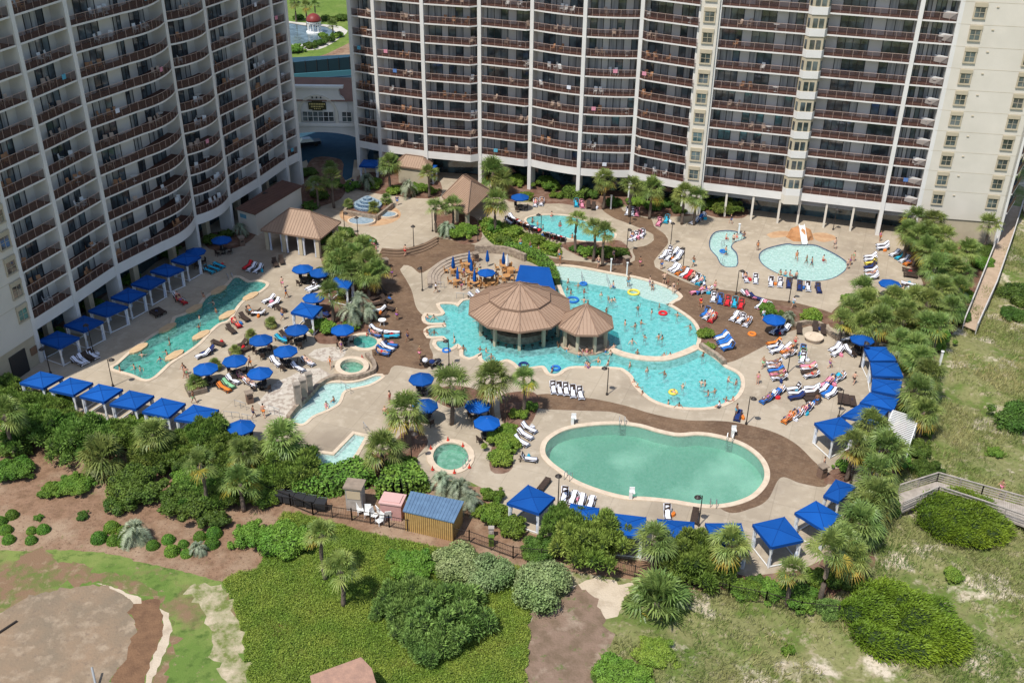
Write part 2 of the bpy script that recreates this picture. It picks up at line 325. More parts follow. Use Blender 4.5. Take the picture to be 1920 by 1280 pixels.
# beds
reg('planting_bed',[(592,640),(590,610),(598,565),(620,530),(606,500),(600,455),(650,436),(700,452),(708,480),(712,530),(706,580),(690,600),(690,622),(650,640),(620,645)],'mulch')
reg('planting_bed',[(815,395),(850,398),(890,408),(903,430),(900,452),(870,458),(845,448),(822,440)],'mulch')
reg('planting_bed',[(897,415),(915,408),(960,424),(1000,442),(1047,460),(1052,482),(1010,474),(960,462),(932,462),(908,442)],'cover')
reg('planting_bed',[(938,466),(965,468),(1005,480),(1036,500),(1046,532),(1033,534),(1020,507),(990,490),(955,480)],'cover')
reg('planting_bed',[(1052,459),(1085,452),(1130,450),(1165,452),(1180,468),(1186,482),(1165,494),(1130,491),(1085,480)],'mulch')
reg('planting_bed',[(1310,612),(1330,608),(1337,630),(1345,650),(1340,662),(1316,650)],'mulch')
reg('planting_bed',[(1427,578),(1460,572),(1500,578),(1545,588),(1560,600),(1540,612),(1500,608),(1460,602)],'mulch')
reg('planting_bed',[(690,900),(688,872),(705,850),(735,838),(752,812),(785,808),(803,828),(782,858),(792,885),(800,905),(740,915)],'mulch')
reg('planting_bed',[(805,735),(850,722),(900,732),(915,745),(890,752),(850,765),(815,750)],'mulch')
reg('planting_bed',[(918,860),(922,838),(938,818),(950,808),(962,815),(962,840),(960,878),(938,888),(920,882)],'mulch')
reg('planting_bed',[(938,745),(960,735),(1000,735),(1012,752),(998,790),(985,800),(965,805),(942,790)],'mulch')
reg('planting_bed',[(585,298),(640,300),(642,330),(650,345),(640,372),(600,388),(572,400),(560,398),(566,350)],'mulch')
reg('planting_bed',[(668,340),(680,325),(760,322),(820,335),(826,368),(790,372),(745,368),(700,362),(672,355)],'mulch')
reg('planting_bed',[(800,318),(900,330),(925,352),(955,378),(985,376),(1015,382),(1055,382),(1100,390),(1135,392),(1165,382),(1200,404),(1240,407),(1290,405),(1320,402),(1345,408),(1395,408),(1400,388),(1330,345),(1200,305),(990,285),(890,290),(800,285)],'mulch')
reg('planting_bed',[(1690,395),(1735,392),(1795,402),(1850,420),(1850,470),(1830,550),(1800,610),(1765,650),(1722,750),(1705,860),(1680,890),(1640,905),(1610,880),(1570,870),(1585,845),(1620,825),(1690,790),(1705,740),(1700,690),(1685,655),(1650,640),(1600,625),(1556,612),(1556,590),(1590,562),(1640,555),(1665,571),(1715,562),(1732,545),(1722,512),(1690,490),(1700,470),(1690,440)],'mulch')
reg('planting_bed',[(385,440),(432,432),(468,425),(480,440),(450,462),(405,470),(385,460)],'mulch')
reg('planting_bed',[(60,655),(150,590),(230,530),(310,482),(385,440),(380,425),(290,470),(215,520),(135,575),(55,632)],'mulch')
reg('planting_bed',[(1545,905),(1560,880),(1600,880),(1615,895),(1580,905)],'mulch')
# brown walks
reg('brown_walk',[(714,470),(760,474),(817,446),(835,448),(905,461),(950,462),(1000,476),(1050,486),(1100,491),(1150,497),(1190,488),(1186,467),(1212,460),(1226,450),(1225,440),(1205,430),(1170,416),(1150,408),(1130,392),(1160,384),(1168,395),(1200,406),(1222,412),(1226,424),(1247,440),(1253,455),(1243,468),(1226,490),(1228,500),(1260,517),(1310,537),(1385,547),(1440,560),(1490,567),(1560,587),(1557,600),(1480,622),(1430,650),(1361,680),(1310,660),(1200,620),(1100,560),(1030,505),(1000,490),(935,470),(905,474),(865,477),(830,487),(802,506),(787,512),(772,500),(757,497),(750,505),(760,522),(772,545),(780,575),(792,590),(815,610),(805,645),(812,665),(805,687),(790,692),(740,685),(727,702),(705,699),(700,685),(697,655),(690,620),(706,580),(712,530)],'path',True,6)
reg('brown_walk',[(992,747),(1025,738),(1110,747),(1172,760),(1222,775),(1285,787),(1365,790),(1440,806),(1490,830),(1527,865),(1551,888),(1547,912),(1500,905),(1464,895),(1440,935),(1410,952),(1360,958),(1300,900),(1185,795),(1172,780),(1147,772),(1107,770),(1050,768),(1005,764)],'path',True,6)
# deck
reg('pool_deck',[(-40,700),(60,640),(130,570),(215,505),(300,460),(365,415),(430,372),(480,345),(540,315),(575,300),(585,330),(560,400),(600,385),(640,370),(660,335),(664,300),(800,300),(900,330),(960,378),(1140,385),(1280,402),(1400,395),(1385,365),(1500,380),(1650,402),(1700,412),(1740,460),(1738,530),(1728,555),(1665,572),(1640,557),(1590,562),(1560,588),(1560,610),(1610,626),(1650,636),(1700,655),(1708,700),(1702,760),(1680,800),(1620,838),(1575,862),(1590,890),(1615,920),(1600,985),(1560,1040),(1500,1068),(1400,1080),(1330,1060),(1240,1055),(1140,1042),(1060,1010),(1000,1000),(935,975),(930,935),(905,915),(880,902),(840,900),(800,905),(700,905),(650,903),(590,900),(545,872),(505,838),(470,815),(400,830),(320,815),(230,792),(150,770),(60,745),(20,728),(-40,735)],'deck',False)
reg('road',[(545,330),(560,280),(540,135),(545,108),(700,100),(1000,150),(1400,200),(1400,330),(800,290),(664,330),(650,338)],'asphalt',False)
# far
reg('pond_path',[(480,38),(560,42),(640,50),(652,58),(640,70),(600,92),(540,95),(480,95)],'deck_pale',True)
reg('mulch_strip',[(540,112),(600,105),(640,88),(680,70),(700,85),(680,108),(600,112)],'mulch_pale')
reg('lawn',[(-400,-90),(2300,-90),(2300,60),(1950,200),(1400,190),(700,104),(300,140),(-400,300)],'lawn',False)
# front
reg('golf_bunker',[(-120,1185),(0,1147),(50,1120),(100,1107),(150,1099),(190,1097),(222,1110),(250,1130),(241,1146),(252,1162),(256,1185),(241,1212),(232,1240),(212,1267),(190,1330),(-120,1330)],'bunker')
reg('bunker_edge',[(186,1093),(215,1100),(262,1122),(264,1132),(250,1132),(225,1112)],'sand')
reg('bunker_dirt',[(250,1131),(264,1124),(298,1122),(302,1140),(304,1165),(303,1190),(292,1215),(275,1260),(262,1330),(190,1330),(212,1267),(232,1240),(241,1212),(256,1185),(252,1162),(241,1146)],'dirt')
reg('bunker_sand',[(304,1140),(314,1150),(321,1180),(312,1215),(290,1262),(270,1330),(258,1330),(275,1260),(292,1215),(303,1190),(305,1165)],'sand')
reg('worn_grass',[(-60,1100),(20,1062),(50,1030),(92,1034),(110,1052),(150,1054),(200,1072),(250,1085),(300,1110),(320,1150),(330,1200),(315,1260),(300,1330),(258,1330),(290,1262),(312,1215),(321,1180),(314,1150),(298,1122),(262,1112),(222,1098),(190,1090),(150,1094),(100,1100),(50,1112),(0,1140),(-60,1160)],'golf_brown')
reg('sandy_grass',[(360,1098),(385,1092),(415,1095),(428,1122),(447,1165),(453,1200),(461,1267),(464,1330),(430,1330),(420,1280),(400,1230),(395,1190),(385,1150),(360,1120)],'golf_sandy')
reg('grass',[(-150,1040),(0,1032),(70,1034),(92,1030),(150,1032),(215,1040),(270,1055),(340,1070),(402,1088),(418,1096),(430,1122),(447,1165),(453,1200),(461,1267),(470,1340),(-150,1340)],'golf')
reg('dirt_clearing',[(1000,1150),(1060,1120),(1085,1100),(1120,1125),(1130,1160),(1150,1200),(1130,1230),(1110,1340),(985,1340),(990,1235),(997,1185)],'soil')
reg('sand_patch',[(1082,1100),(1110,1085),(1160,1090),(1188,1098),(1175,1120),(1160,1150),(1140,1162),(1120,1150),(1108,1130)],'sand')
reg('groundcover_bed',[(415,1093),(442,1075),(480,1067),(492,1040),(500,1010),(520,975),(545,960),(620,978),(700,1002),(800,1022),(900,1045),(975,1062),(990,1100),(1000,1135),(993,1152),(997,1185),(990,1235),(985,1340),(470,1340),(461,1267),(453,1200),(447,1165),(430,1122)],'cover')
reg('mulch_ground',[(-200,700),(20,728),(150,770),(320,815),(470,815),(545,872),(590,900),(700,905),(800,905),(905,912),(935,975),(1000,1000),(1140,1042),(1240,1055),(1330,1075),(1330,1110),(1240,1095),(1140,1080),(1050,1070),(960,1062),(800,1030),(700,1005),(545,962),(520,990),(500,1060),(415,1100),(-200,1060)],'mulch_pale',False)
reg('mulch_ground',[(1330,1060),(1400,1080),(1500,1068),(1560,1040),(1600,985),(1640,1000),(1640,1060),(1560,1120),(1440,1120),(1330,1100)],'mulch',False)
reg('dune',[(985,1340),(1110,1340),(1150,1200),(1188,1098),(1330,1110),(1440,1120),(1560,1120),(1640,1060),(1640,1000),(1600,985),(1650,900),(1740,860),(1790,650),(1830,550),(1850,470),(1850,440),(1880,400),(1915,330),(2300,250),(2600,1400),(985,1400)],'dune',False)
RP=[np.array(r[1]) for r in REG]
def bump_h(x,y):
    return .28*np.sin(x*.31+1)*np.cos(y*.27)+.17*np.sin(x*.73+y*.51)+.1*np.sin(1.7*x-1.1*y)
_cdt_v=[]; _cdt_e=[]
def addpoly(p):
    o=len(_cdt_v); n=len(p); _cdt_v.extend(Vector(q[:2]) for q in p); _cdt_e.extend((o+i,o+(i+1)%n) for i in range(n))
for r in REG: addpoly(r[1])
addpoly([(-1600,-1000),(1600,-1000),(1600,2500),(-1600,2500)])
_ix={r[0]:i for i,r in enumerate(REG)}
gx,gy=np.meshgrid(np.arange(-10,140,1.6),np.arange(52,175,1.6)); gp=np.c_[gx.ravel(),gy.ravel()]
HIGH=[i for i,r in enumerate(REG) if r[0]!='dune']
ind=inpoly(gp,RP[_ix['dune']]); 
for i in HIGH: ind&=~inpoly(gp,RP[i])
for p in gp[ind]: _cdt_v.append(Vector(p))
V,Ed,Fa,ov,oe,of_=delaunay_2d_cdt(_cdt_v,_cdt_e,[],0,1e-4,True)
VV=np.array([(v.x,v.y) for v in V]); FF=[f for f in Fa]
cen=np.array([VV[list(f)].mean(0) for f in FF]); own=np.full(len(FF),-1)
for i in range(len(REG)-1,-1,-1): own[inpoly(cen,RP[i])]=i
# vertex heights on the dune, zero wherever another surface touches
touch=np.zeros(len(VV),bool)
for f,o in zip(FF,own):
    if o<0 or REG[o][0]!='dune':
        for k in f: touch[k]=True
HZ=np.where(touch,0,bump_h(VV[:,0],VV[:,1]))
def region_obj(nm,idx,m):
    fs=[FF[i] for i in range(len(FF)) if own[i] in idx]
    if not fs: return
    used=sorted({k for f in fs for k in f}); mp={k:j for j,k in enumerate(used)}
    me=bpy.data.meshes.new(nm); me.from_pydata([(VV[k][0],VV[k][1],HZ[k]) for k in used],[],[tuple(mp[k] for k in f) for f in fs])
    me.materials.append(MATS[m]); me.polygons.foreach_set('use_smooth',[True]*len(fs)); me.update()
    for p in me.polygons[:1]:
        if p.normal.z<0: me.flip_normals()
    o=bpy.data.objects.new(nm,me); COL.objects.link(o); struct(o); return o
names={}
for i,r in enumerate(REG):
    if r[0].startswith('POOL_'): continue
    names.setdefault((r[0],r[2]),[]).append(i)
for (nm,m),idx in names.items(): region_obj(nm,idx,m)
region_obj('ground',[-1],'dune')
def in_reg(pts,nm):
    """owned by that region only"""
    pts=np.asarray(pts); r=np.zeros(len(pts),bool); taken=np.zeros(len(pts),bool)
    for i,q in enumerate(REG):
        k=inpoly(pts,RP[i])&~taken
        if q[0]==nm: r|=k
        taken|=k
    return r
# ---- pools
water_mat('water_main',(.29,.80,.81),milk=.4); water_mat('water_lap',(.20,.66,.60),milk=.3); water_mat('water_big',(.46,.70,.62),3.5,.16,0,.16,.04); water_mat('water_shallow',(.72,.93,.90),3.,.4)
water_mat('water_spa',(.42,.68,.57),milk=.2); water_mat('water_pond',(.22,.36,.42),.6,.15)
mat('plaster',(.62,.74,.70),(.50,.66,.62),.8,.7); mat('plaster_green',(.34,.60,.50),(.95,1.,.92),.15,.7,lo=.46,hi=.68,coords='World',detail=4); mat('plaster_blue',(.46,.72,.70),(.58,.78,.75),1.,.7)
mat('coping',(.66,.55,.42),(.56,.45,.34),1.5,.8,bump=.2)
mat('mosaic',(.03,.06,.12),(.08,.12,.2),30,.4)
PW={'lap':'water_lap','main':'water_main','beach':'water_shallow','big':'water_big','mid':'water_main','ess':'water_shallow','kid':'water_shallow','spa1':'water_lap','spa2':'water_spa','spa3':'water_spa','chan':'water_shallow','ell':'water_shallow','pond':'water_pond'}
PB={'big':'plaster_green','beach':'beachplaster','lap':'plaster','main':'plaster_blue','mid':'plaster_blue','pond':'dirt'}
for i,r in enumerate(REG):
    if not r[0].startswith('POOL_'): continue
    k=r[0][5:]; poly=r[1]; dep=POOLS[k][2]; n=len(poly)
    fs=[FF[j] for j in range(len(FF)) if own[j]==i]
    used=sorted({q for f in fs for q in f}); mp={q:j for j,q in enumerate(used)}
    for nm,z,m in (('pool_water',-.07,PW[k]),('pool_basin',-dep,PB.get(k,'plaster'))):
        me=bpy.data.meshes.new(nm); me.from_pydata([(VV[q][0],VV[q][1],z) for q in used],[],[tuple(mp[q] for q in f) for f in fs]); me.materials.append(MATS[m])
        if me.polygons[0].normal.z<0: me.flip_normals()
        if k=='pond': nm='pond_'+nm[5:]
        struct(tag(bpy.data.objects.new(nm,me))); COL.objects.link([o for o in bpy.data.objects if o.data==me][0])
    b=MB()
    for j in range(n):
        a,c=poly[j],poly[(j+1)%n]
        if k in('main','beach'): 
            mid=np.array([[(a[0]+c[0])/2,(a[1]+c[1])/2]]); 
            other=np.array(W(spline(POOLS['beach' if k=='main' else 'main'][0],5)))
            if np.min(np.hypot(*(other-mid).T))<.6 and k=='beach': 
                b.quad((a[0],a[1],-.25),(c[0],c[1],-.25),(c[0],c[1],-1.2),(a[0],a[1],-1.2)); continue
            if np.min(np.hypot(*(other-mid).T))<.6: continue
        b.quad((a[0],a[1],-.001),(c[0],c[1],-.001),(c[0],c[1],-dep-.05),(a[0],a[1],-dep-.05))
    struct(b.build('pool_wall',MATS['plaster' if k!='pond' else 'dirt']))
    if k=='pond': continue
    # coping ring
    wdt={'spa1':.55,'spa2':.55,'spa3':.6,'big':.5,'lap':.38,'main':.42,'ess':.07,'kid':.07,'chan':.3,'ell':.35,'mid':.3,'beach':.45}[k]
    out=offset(poly,wdt); inn=offset(poly,-.05); b=MB(); zt={'spa1':.1,'spa2':.35,'spa3':.1,'ess':.03,'kid':.03}.get(k,.06)
    oth=np.array(W(spline(POOLS['beach' if k=='main' else 'main'][0],5)))
    for j in range(n):
        j2=(j+1)%n
        if k in('main','beach') and np.min(np.hypot(*(oth-np.array([poly[j]])).T))<.55 and np.min(np.hypot(*(oth-np.array([poly[j2]])).T))<.55: continue
        A,B,C,D=inn[j],inn[j2],out[j2],out[j]
        b.quad((*A,zt),(*B,zt),(*C,zt),(*D,zt)); b.quad((*A,zt),(*B,zt),(*B,-.12),(*A,-.12)); b.quad((*D,zt),(*C,zt),(*C,-.0),(*D,-.0))
    struct(b.build('pool_coping',MATS['coping'] if k not in('ess','kid') else MATS['mosaic']))
# ================================================================ hotel towers
mat('stucco',(.68,.63,.545),(.60,.56,.48),.35,.85,lo=.3,hi=.75,bump=.08,bscale=8)
mat('stucco_white',(.72,.70,.665),(.64,.62,.585),.5,.8,lo=.3,hi=.75)
mat('stucco_beige',(.50,.43,.31),(.44,.38,.27),.6,.85)
mat('balcony_tile',(.15,.065,.045),(.10,.045,.033),1.2,.6)
mat('ceiling_grey',(.52,.50,.46))
mat('frame_dark',(.02,.022,.025),rough=.4,spec=.5)
mat('curtain',(.50,.50,.48),(.26,.27,.28),.6,.9,sc3=(6,6,.3))
mat('rail_metal',(.44,.33,.28),rough=.5)
def glass_mat(name,c,rough=.04):
    m=bpy.data.materials.new(name); m.use_nodes=True; N=m.node_tree.nodes; L=m.node_tree.links; b=N['Principled BSDF']
    tc=N.new('ShaderNodeTexCoord'); n=N.new('ShaderNodeTexNoise'); n.inputs['Scale'].default_value=.55; L.new(tc.outputs['Object'],n.inputs['Vector'])
    r=N.new('ShaderNodeValToRGB'); r.color_ramp.elements[0].position=.42; r.color_ramp.elements[1].position=.62; r.color_ramp.elements[0].color=(*c,1); r.color_ramp.elements[1].color=(c[0]*3+.03,c[1]*3+.03,c[2]*3+.02,1)
    L.new(n.outputs[0],r.inputs[0]); L.new(r.outputs[0],b.inputs['Base Color']); b.inputs['Roughness'].default_value=rough; b.inputs['IOR'].default_value=2.0
    MATS[name]=m; return m
glass_mat('door_glass',(.04,.055,.066)); glass_mat('window_glass',(.03,.04,.045)); glass_mat('lobby_glass',(.015,.035,.045),.08)
def railing_mat():
    m=bpy.data.materials.new('picket_railing'); m.use_nodes=True; N=m.node_tree.nodes; L=m.node_tree.links; b=N['Principled BSDF']
    b.inputs['Base Color'].default_value=(.075,.038,.03,1); b.inputs['Roughness'].default_value=.6
    tr=N.new('ShaderNodeBsdfTransparent'); mx=N.new('ShaderNodeMixShader'); mx.inputs[0].default_value=.55
    L.new(tr.outputs[0],mx.inputs[1]); L.new(b.outputs[0],mx.inputs[2]); L.new(mx.outputs[0],N['Material Output'].inputs[0]); MATS['picket_railing']=m
railing_mat()
M_=MATS
def norm2(v):
    v=Vector((v[0],v[1])); v.normalize(); return v
def edge_curve(a,b,sag,out,n=8):
    a=Vector(a);b=Vector(b)
    if abs(sag)<.01: return [a,b]
    return [a.lerp(b,i/n)+out*(sag*4*(i/n)*(1-i/n)) for i in range(n+1)]
def project(p):
    v=Vector(p)-Vector((0,0,HC)); d=v.dot(FW); return 960+FL*v.dot(RT)/d, 640-FL*v.dot(UP)/d
CHAIRSPOTS=[]
def tower(name,label,fins,z0,fh,nf,bays,inward_sign,doors,zband,backdepth,tname):
    """fins: world xy of the outer ends of the fins on the first slab; bays: dict per gap"""
    base=Vector((fins[0][0],fins[0][1],0)); root=empty(name,base,label,'hotel tower')
    n=len(fins); F=[Vector(f) for f in fins]
    allout=[]
    for i in range(n-1):
        d=norm2(F[i+1]-F[i]); allout.append(Vector((d.y,-d.x))*inward_sign)
    depth=2.0
    ztop=z0+nf*fh
    visfl=[]
    body=MB(); fin=MB(); band=MB(); gf=MB(); gcol=MB(); upper=MB()
    def finout(i):
        if i==0: return allout[0]
        if i==n-1: return allout[-1]
        v=allout[i-1]+allout[i]; v.normalize(); return v
    inner=[F[i]-finout(i)*depth for i in range(n)]
    for i in range(n-1):
        by=bays[i]; a,b=F[i],F[i+1]; o=allout[i]; ia,ib=inner[i],inner[i+1]
        kind=by.get('k','b')
        if kind=='b':
            ed=edge_curve(a,b,by.get('sag',0),o)
            if 'kick' in by: # small step in the slab edge near one end
                t,dd=by['kick']; ed=[a,a.lerp(b,t)+o*dd,b+o*dd] if t<.5 else [a+o*dd*0,a.lerp(b,t)+o*dd,b]
            ed2=[(p.x,p.y) for p in ed]; bk=[(ib.x,ib.y),(ia.x,ia.y)]
            poly=ed2+bk
            # ground band
            band.prism(ed2+[tuple(p-o*.35) for p in reversed(ed)],zband,z0-.12)
            for k in range(nf+1):
                z=z0+k*fh
                px,py=project((a.x,a.y,z)); px2,py2=project((b.x,b.y,z))
                vis=max(py,py2)>-25 and max(px,px2)>-25
                tgt=MB() if vis else upper
                tgt.prism(poly,z-.12,z+.10,0 if vis else 0)
                if vis:
                    tgt.m[-len(poly)-1]=1 # top face is tiled
                    so=tgt.build('balcony_slab',[M_['stucco_white'],M_['balcony_tile']],root)
                if k==nf: continue
                # back wall & doors
                wl=(ib-ia); L=wl.length; wd=norm2(wl)
                body.prism([(ia.x,ia.y),(ib.x,ib.y),tuple(ib-o*.25),tuple(ia-o*.25)],z+.10,z+fh-.12,2)
                if vis:
                    dm=MB()
                    for (t0,t1) in doors[i%len(doors)]:
                        p0=ia+wd*(L*t0); p1=ia+wd*(L*t1); npn=max(2,round((p1-p0).length/1.0))
                        dm.prism([tuple(p0+o*.03),tuple(p1+o*.03),tuple(p1-o*.02),tuple(p0-o*.02)],z+.11,z+2.5,0)
                        for q in range(npn+1):
                            c=p0.lerp(p1,q/npn)+o*.05; dm.box((c.x,c.y,z+1.3),(.09,.06,2.4),math.atan2(wd.y,wd.x),1)
                        c=p0.lerp(p1,.5)+o*.05; dm.box((c.x,c.y,z+2.5),((p1-p0).length+.1,.08,.1),math.atan2(wd.y,wd.x),1)
                        # a drawn curtain behind one pane
                        for q in random.sample(range(npn),random.choice([0,1,1,min(2,npn)])):
                            q=q; c=p0.lerp(p1,(q+.5)/npn)+o*.036; dm.box((c.x,c.y,z+1.28),((p1-p0).length/npn-.1,.012,2.3),math.atan2(wd.y,wd.x),2)
                    ds=doors[i%len(doors)]; p0=ia+wd*(L*ds[0][0]); p1=ia+wd*(L*ds[-1][1]); dm.beam((*(p0+o*.03),z+2.52),(*(p1+o*.03),z+2.52),.05,.05,1)
                    dm.build('balcony_door',[M_['door_glass'],M_['frame_dark'],M_['curtain']],root)
                    rm=MB()
                    pts=[p-o*.08 for p in ed]
                    for q in range(len(pts)-1):
                        p,r=pts[q],pts[q+1]
                        rm.quad((p.x,p.y,z+.16),(r.x,r.y,z+.16),(r.x,r.y,z+1.08),(p.x,p.y,z+1.08),0)
                        rm.beam((p.x,p.y,z+1.12),(r.x,r.y,z+1.12),.05,.045,1)
                        m_=max(1,round((r-p).length/1.25))
                        for j in range(m_+(1 if q==len(pts)-2 else 0)):
                            c=p.lerp(r,j/m_); rm.box((c.x,c.y,z+.6),(.035,.035,1.0),0,1)
                    rl=rm.build('railing',[M_['picket_railing'],M_['rail_metal']],so)
                    CHAIRSPOTS.append((tname,i,k,[p.copy() for p in pts],o,z+.10,L))
                    if by.get('screen'):
                        sm=MB(); p=b-o*.15-norm2(b-a)*.35; q=p-norm2(b-a)*1.6-o*.9
                        sm.beam((p.x,p.y,z+.75),(q.x,q.y,z+.75),.07,.95); sm.build('privacy_screen',M_['stucco_white'],root)
                else:
                    upper.prism([tuple(ia+o*.02),tuple(ib+o*.02),tuple(ib-o*.02),tuple(ia-o*.02)],z+.3,z+2.4,2)
                    upper.quad((*(a-o*.1),z+.16),(*(b-o*.1),z+.16),(*(b-o*.1),z+1.1),(*(a-o*.1),z+1.1),1)
        elif kind in('stair','wall','flank'):
            pr=by.get('pr',.35); body.prism([tuple(a+o*pr),tuple(b+o*pr),tuple(ib),tuple(ia)],0 if kind=='stair' else zband-.3,ztop+1,0)
            if kind=='wall': body.prism([tuple(a+o*(pr-.15)),tuple(b+o*(pr-.15)),tuple(ib),tuple(ia)],0,zband-.32,1)
            wl=b-a; wd=norm2(wl); L=wl.length; rz=math.atan2(wd.y,wd.x)
            for k in range(nf):
                z=z0+k*fh
                for t in by['win']:
                    c=a+wd*(L*t)+o*pr
                    if project((c.x,c.y,z+1))[1]<-25 or project((c.x,c.y,z+1))[0]<-15: continue
                    wm=MB(); ww=by.get('ww',1.25)
                    q=c+o*.02; wm.box((q.x,q.y,z+1.45),(ww,.08,1.35),rz,0)
                    for dx in(-ww/2,0,ww/2): q=c+wd*dx+o*.07; wm.box((q.x,q.y,z+1.45),(.045,.06,1.35),rz,1)
                    for dz in(-.67,0,.67): q=c+o*.07; wm.box((q.x,q.y,z+1.45+dz),(ww+.06,.055,.04),rz,1)
                    q=c+o*.08; wm.box((q.x,q.y,z+2.42),(ww+.35,.18,.52),rz,2); wm.box((q.x,q.y,z+.68),(ww+.35,.2,.13),rz,2)
                    for dx in(-ww/2-.1,ww/2+.1): q=c+wd*dx+o*.06; wm.box((q.x,q.y,z+1.45),(.14,.12,1.45),rz,2)
                    wm.build('window',[M_['window_glass'],M_['rail_metal'] if False else M_['stucco_beige'],M_['stucco_beige']],root)
                if kind!='stair':
                    c=(a+b)/2+o*(pr+.006); body.box((c.x,c.y,z+2.75),(L,.02,.035),rz,1)
                    c=a+wd*(L*.38)+o*(pr+.05); body.box((c.x,c.y,z+2.2),(.3,.1,.12),rz,1)
        elif kind=='bay':
            wl=b-a; wd=norm2(wl); L=wl.length
            pp=[a,a+wd*L*.2+o*.7,a+wd*L*.5+o*1.0,a+wd*L*.8+o*.7,b]
            pp=[a+o*.1,a+wd*L*.14+o*.75,a+wd*L*.86+o*.75,b+o*.1]
            for k in range(nf):
                z=z0+k*fh
                vis=project((a.x,a.y,z+1))[1]>-25
                bm=MB() if vis else upper
                bm.prism([tuple(p) for p in pp]+[tuple(ib),tuple(ia)],z-.12,z+.9,0)
                q=[p-o*.12 for p in pp]; bm.prism([tuple(p) for p in q]+[tuple(ib),tuple(ia)],z+.9,z+fh-.12,3)
                if vis:
                    for s in(0,1,2):
                        p,r=q[s],q[s+1]; l=(r-p).length; dv=norm2(r-p); nn=Vector((dv.y,-dv.x)); 
                        if nn.dot(o)<0: nn=-nn
                        for t in((.3,.7) if s==1 else (.55,)):
                            c=p.lerp(r,t)+nn*.03; bm.box((c.x,c.y,z+1.65),(.62 if s==1 else .4,.06,1.2),math.atan2(dv.y,dv.x),2)
                    bm.build('bay_window',[M_['stucco_white'],M_['stucco'],M_['window_glass'],M_['stucco_beige']],root)
            body.prism([tuple(p) for p in pp]+[tuple(ib),tuple(ia)],z0-1.5,z0-.12,0)
    for i in range(n):
        o=finout(i); t=Vector((o.y,-o.x)); wf=.28
        if i in FINSKIP.get(tname,()): continue
        p=F[i]+o*.15; q=inner[i]
        if i in (0,n-1): wf=.32
        fin.prism([tuple(p+t*wf),tuple(p-t*wf),tuple(q-t*wf),tuple(q+t*wf)],0,ztop+1.2)
    fin.build('fin_wall',M_['stucco_white'],root)
    body.build('wall',[M_['stucco'],M_['stucco_beige'],M_['stucco_white']],root)
    band.build('ground_band',M_['stucco_white'],root)
    if upper.f: upper.build('upper_storeys',[M_['stucco_white'],M_['balcony_tile'],M_['door_glass'],M_['stucco_beige']],root)
    # inner mass
    core=MB(); av=Vector((0,0))
    for o in allout: av+=o
    av.normalize()
    back=[p-av*backdepth for p in inner]
    core.prism([tuple(p-finout(i)*.27) for i,p in enumerate(inner)]+[tuple(p) for p in reversed(back)],3.8,ztop+1)
    core.prism([tuple(p-finout(i)*2.2) for i,p in enumerate(inner)]+[tuple(p) for p in reversed(back)],0,3.79,1)
    core.build('core',[M_['stucco'],M_['lobby_glass']],root)
    # soffit
    s=MB(); s.prism([tuple(p-finout(i)*.3) for i,p in enumerate(F)]+[tuple(p-finout(i)*2.) for i,p in reversed(list(enumerate(inner)))],z0-.34,z0-.14); s.build('soffit',M_['ceiling_grey'],root)
    return root
FINSKIP={'west':(3,),'east':(8,10)}
LPX=[(60,602),(138,552),(217,498),(304,454),(365,406),(429,368),(485,334),(537,298),(561,286)]
LF=[g(x,y,5.3) for x,y in LPX]; LF=[(p.x,p.y) for p in LF]
d0=norm2((LF[1][0]-LF[0][0],LF[1][1]-LF[0][1]))
LF=[(LF[0][0]-d0.x*16,LF[0][1]-d0.y*16)]+LF
FINSKIP['west']=(0,4)
west=tower('hotel_tower','shaded grey-white balcony tower with bulging curved balconies, along the lap pool',LF,5.3,2.92,21,
  [dict(k='wall',win=(.93,),pr=.1,ww=1.3),{},{},{},dict(sag=.9),dict(sag=1.0),{},{},{}],1,[[(.05,.22),(.45,.82)],[(.04,.2),(.38,.75)]],4.0,16,'west')
RPX=[(671,264),(713,272),(799,284),(900,289),(993,299),(1085,316),(1184,320),(1284,340),(1315,343),(1466,361),(1503,363),(1656,381),(1722,388)]
RF=[g(x,y,5.0) for x,y in RPX]; RF=[(p.x,p.y) for p in RF]; RF.append((69.3,138.2))
FINSKIP['east']=(9,10)
east=tower('hotel_tower','sunlit cream balcony tower with brown railings, stretching behind the pools',RF,5.0,2.88,16,
  [{},{},dict(kick=(.84,.9)),dict(kick=(.9,.5)),dict(sag=.32),dict(sag=.32),dict(kick=(.14,.6)),dict(k='stair',win=(.5,),pr=.5,ww=1.3),{},dict(k='bay'),{},dict(screen=1),dict(k='wall',win=(.2,.84),pr=.15,ww=1.25)],1,
  [[(.1,.48),(.64,.97)],[(.15,.5),(.66,.95)],[(.05,.28),(.4,.66),(.8,.97)]],3.9,15,'east')
a_,b_=Vector(LF[0]),Vector(LF[1]); dv=norm2(b_-a_); o_=Vector((dv.y,-dv.x)); c_=a_.lerp(b_,.80)+o_*.02; m=MB(); m.box((c_.x,c_.y,1.45),(2.4,.16,2.9),math.atan2(dv.y,dv.x)); m.build('service_door',M_['frame_dark'],west)
c_=a_.lerp(b_,.95)+o_*.02; m=MB(); m.box((c_.x,c_.y,1.9),(.9,.16,.9),math.atan2(dv.y,dv.x)); m.build('louvre_vent',M_['timber_brown'] if 'timber_brown' in M_ else mat('timber_brown',(.22,.13,.08)),west)
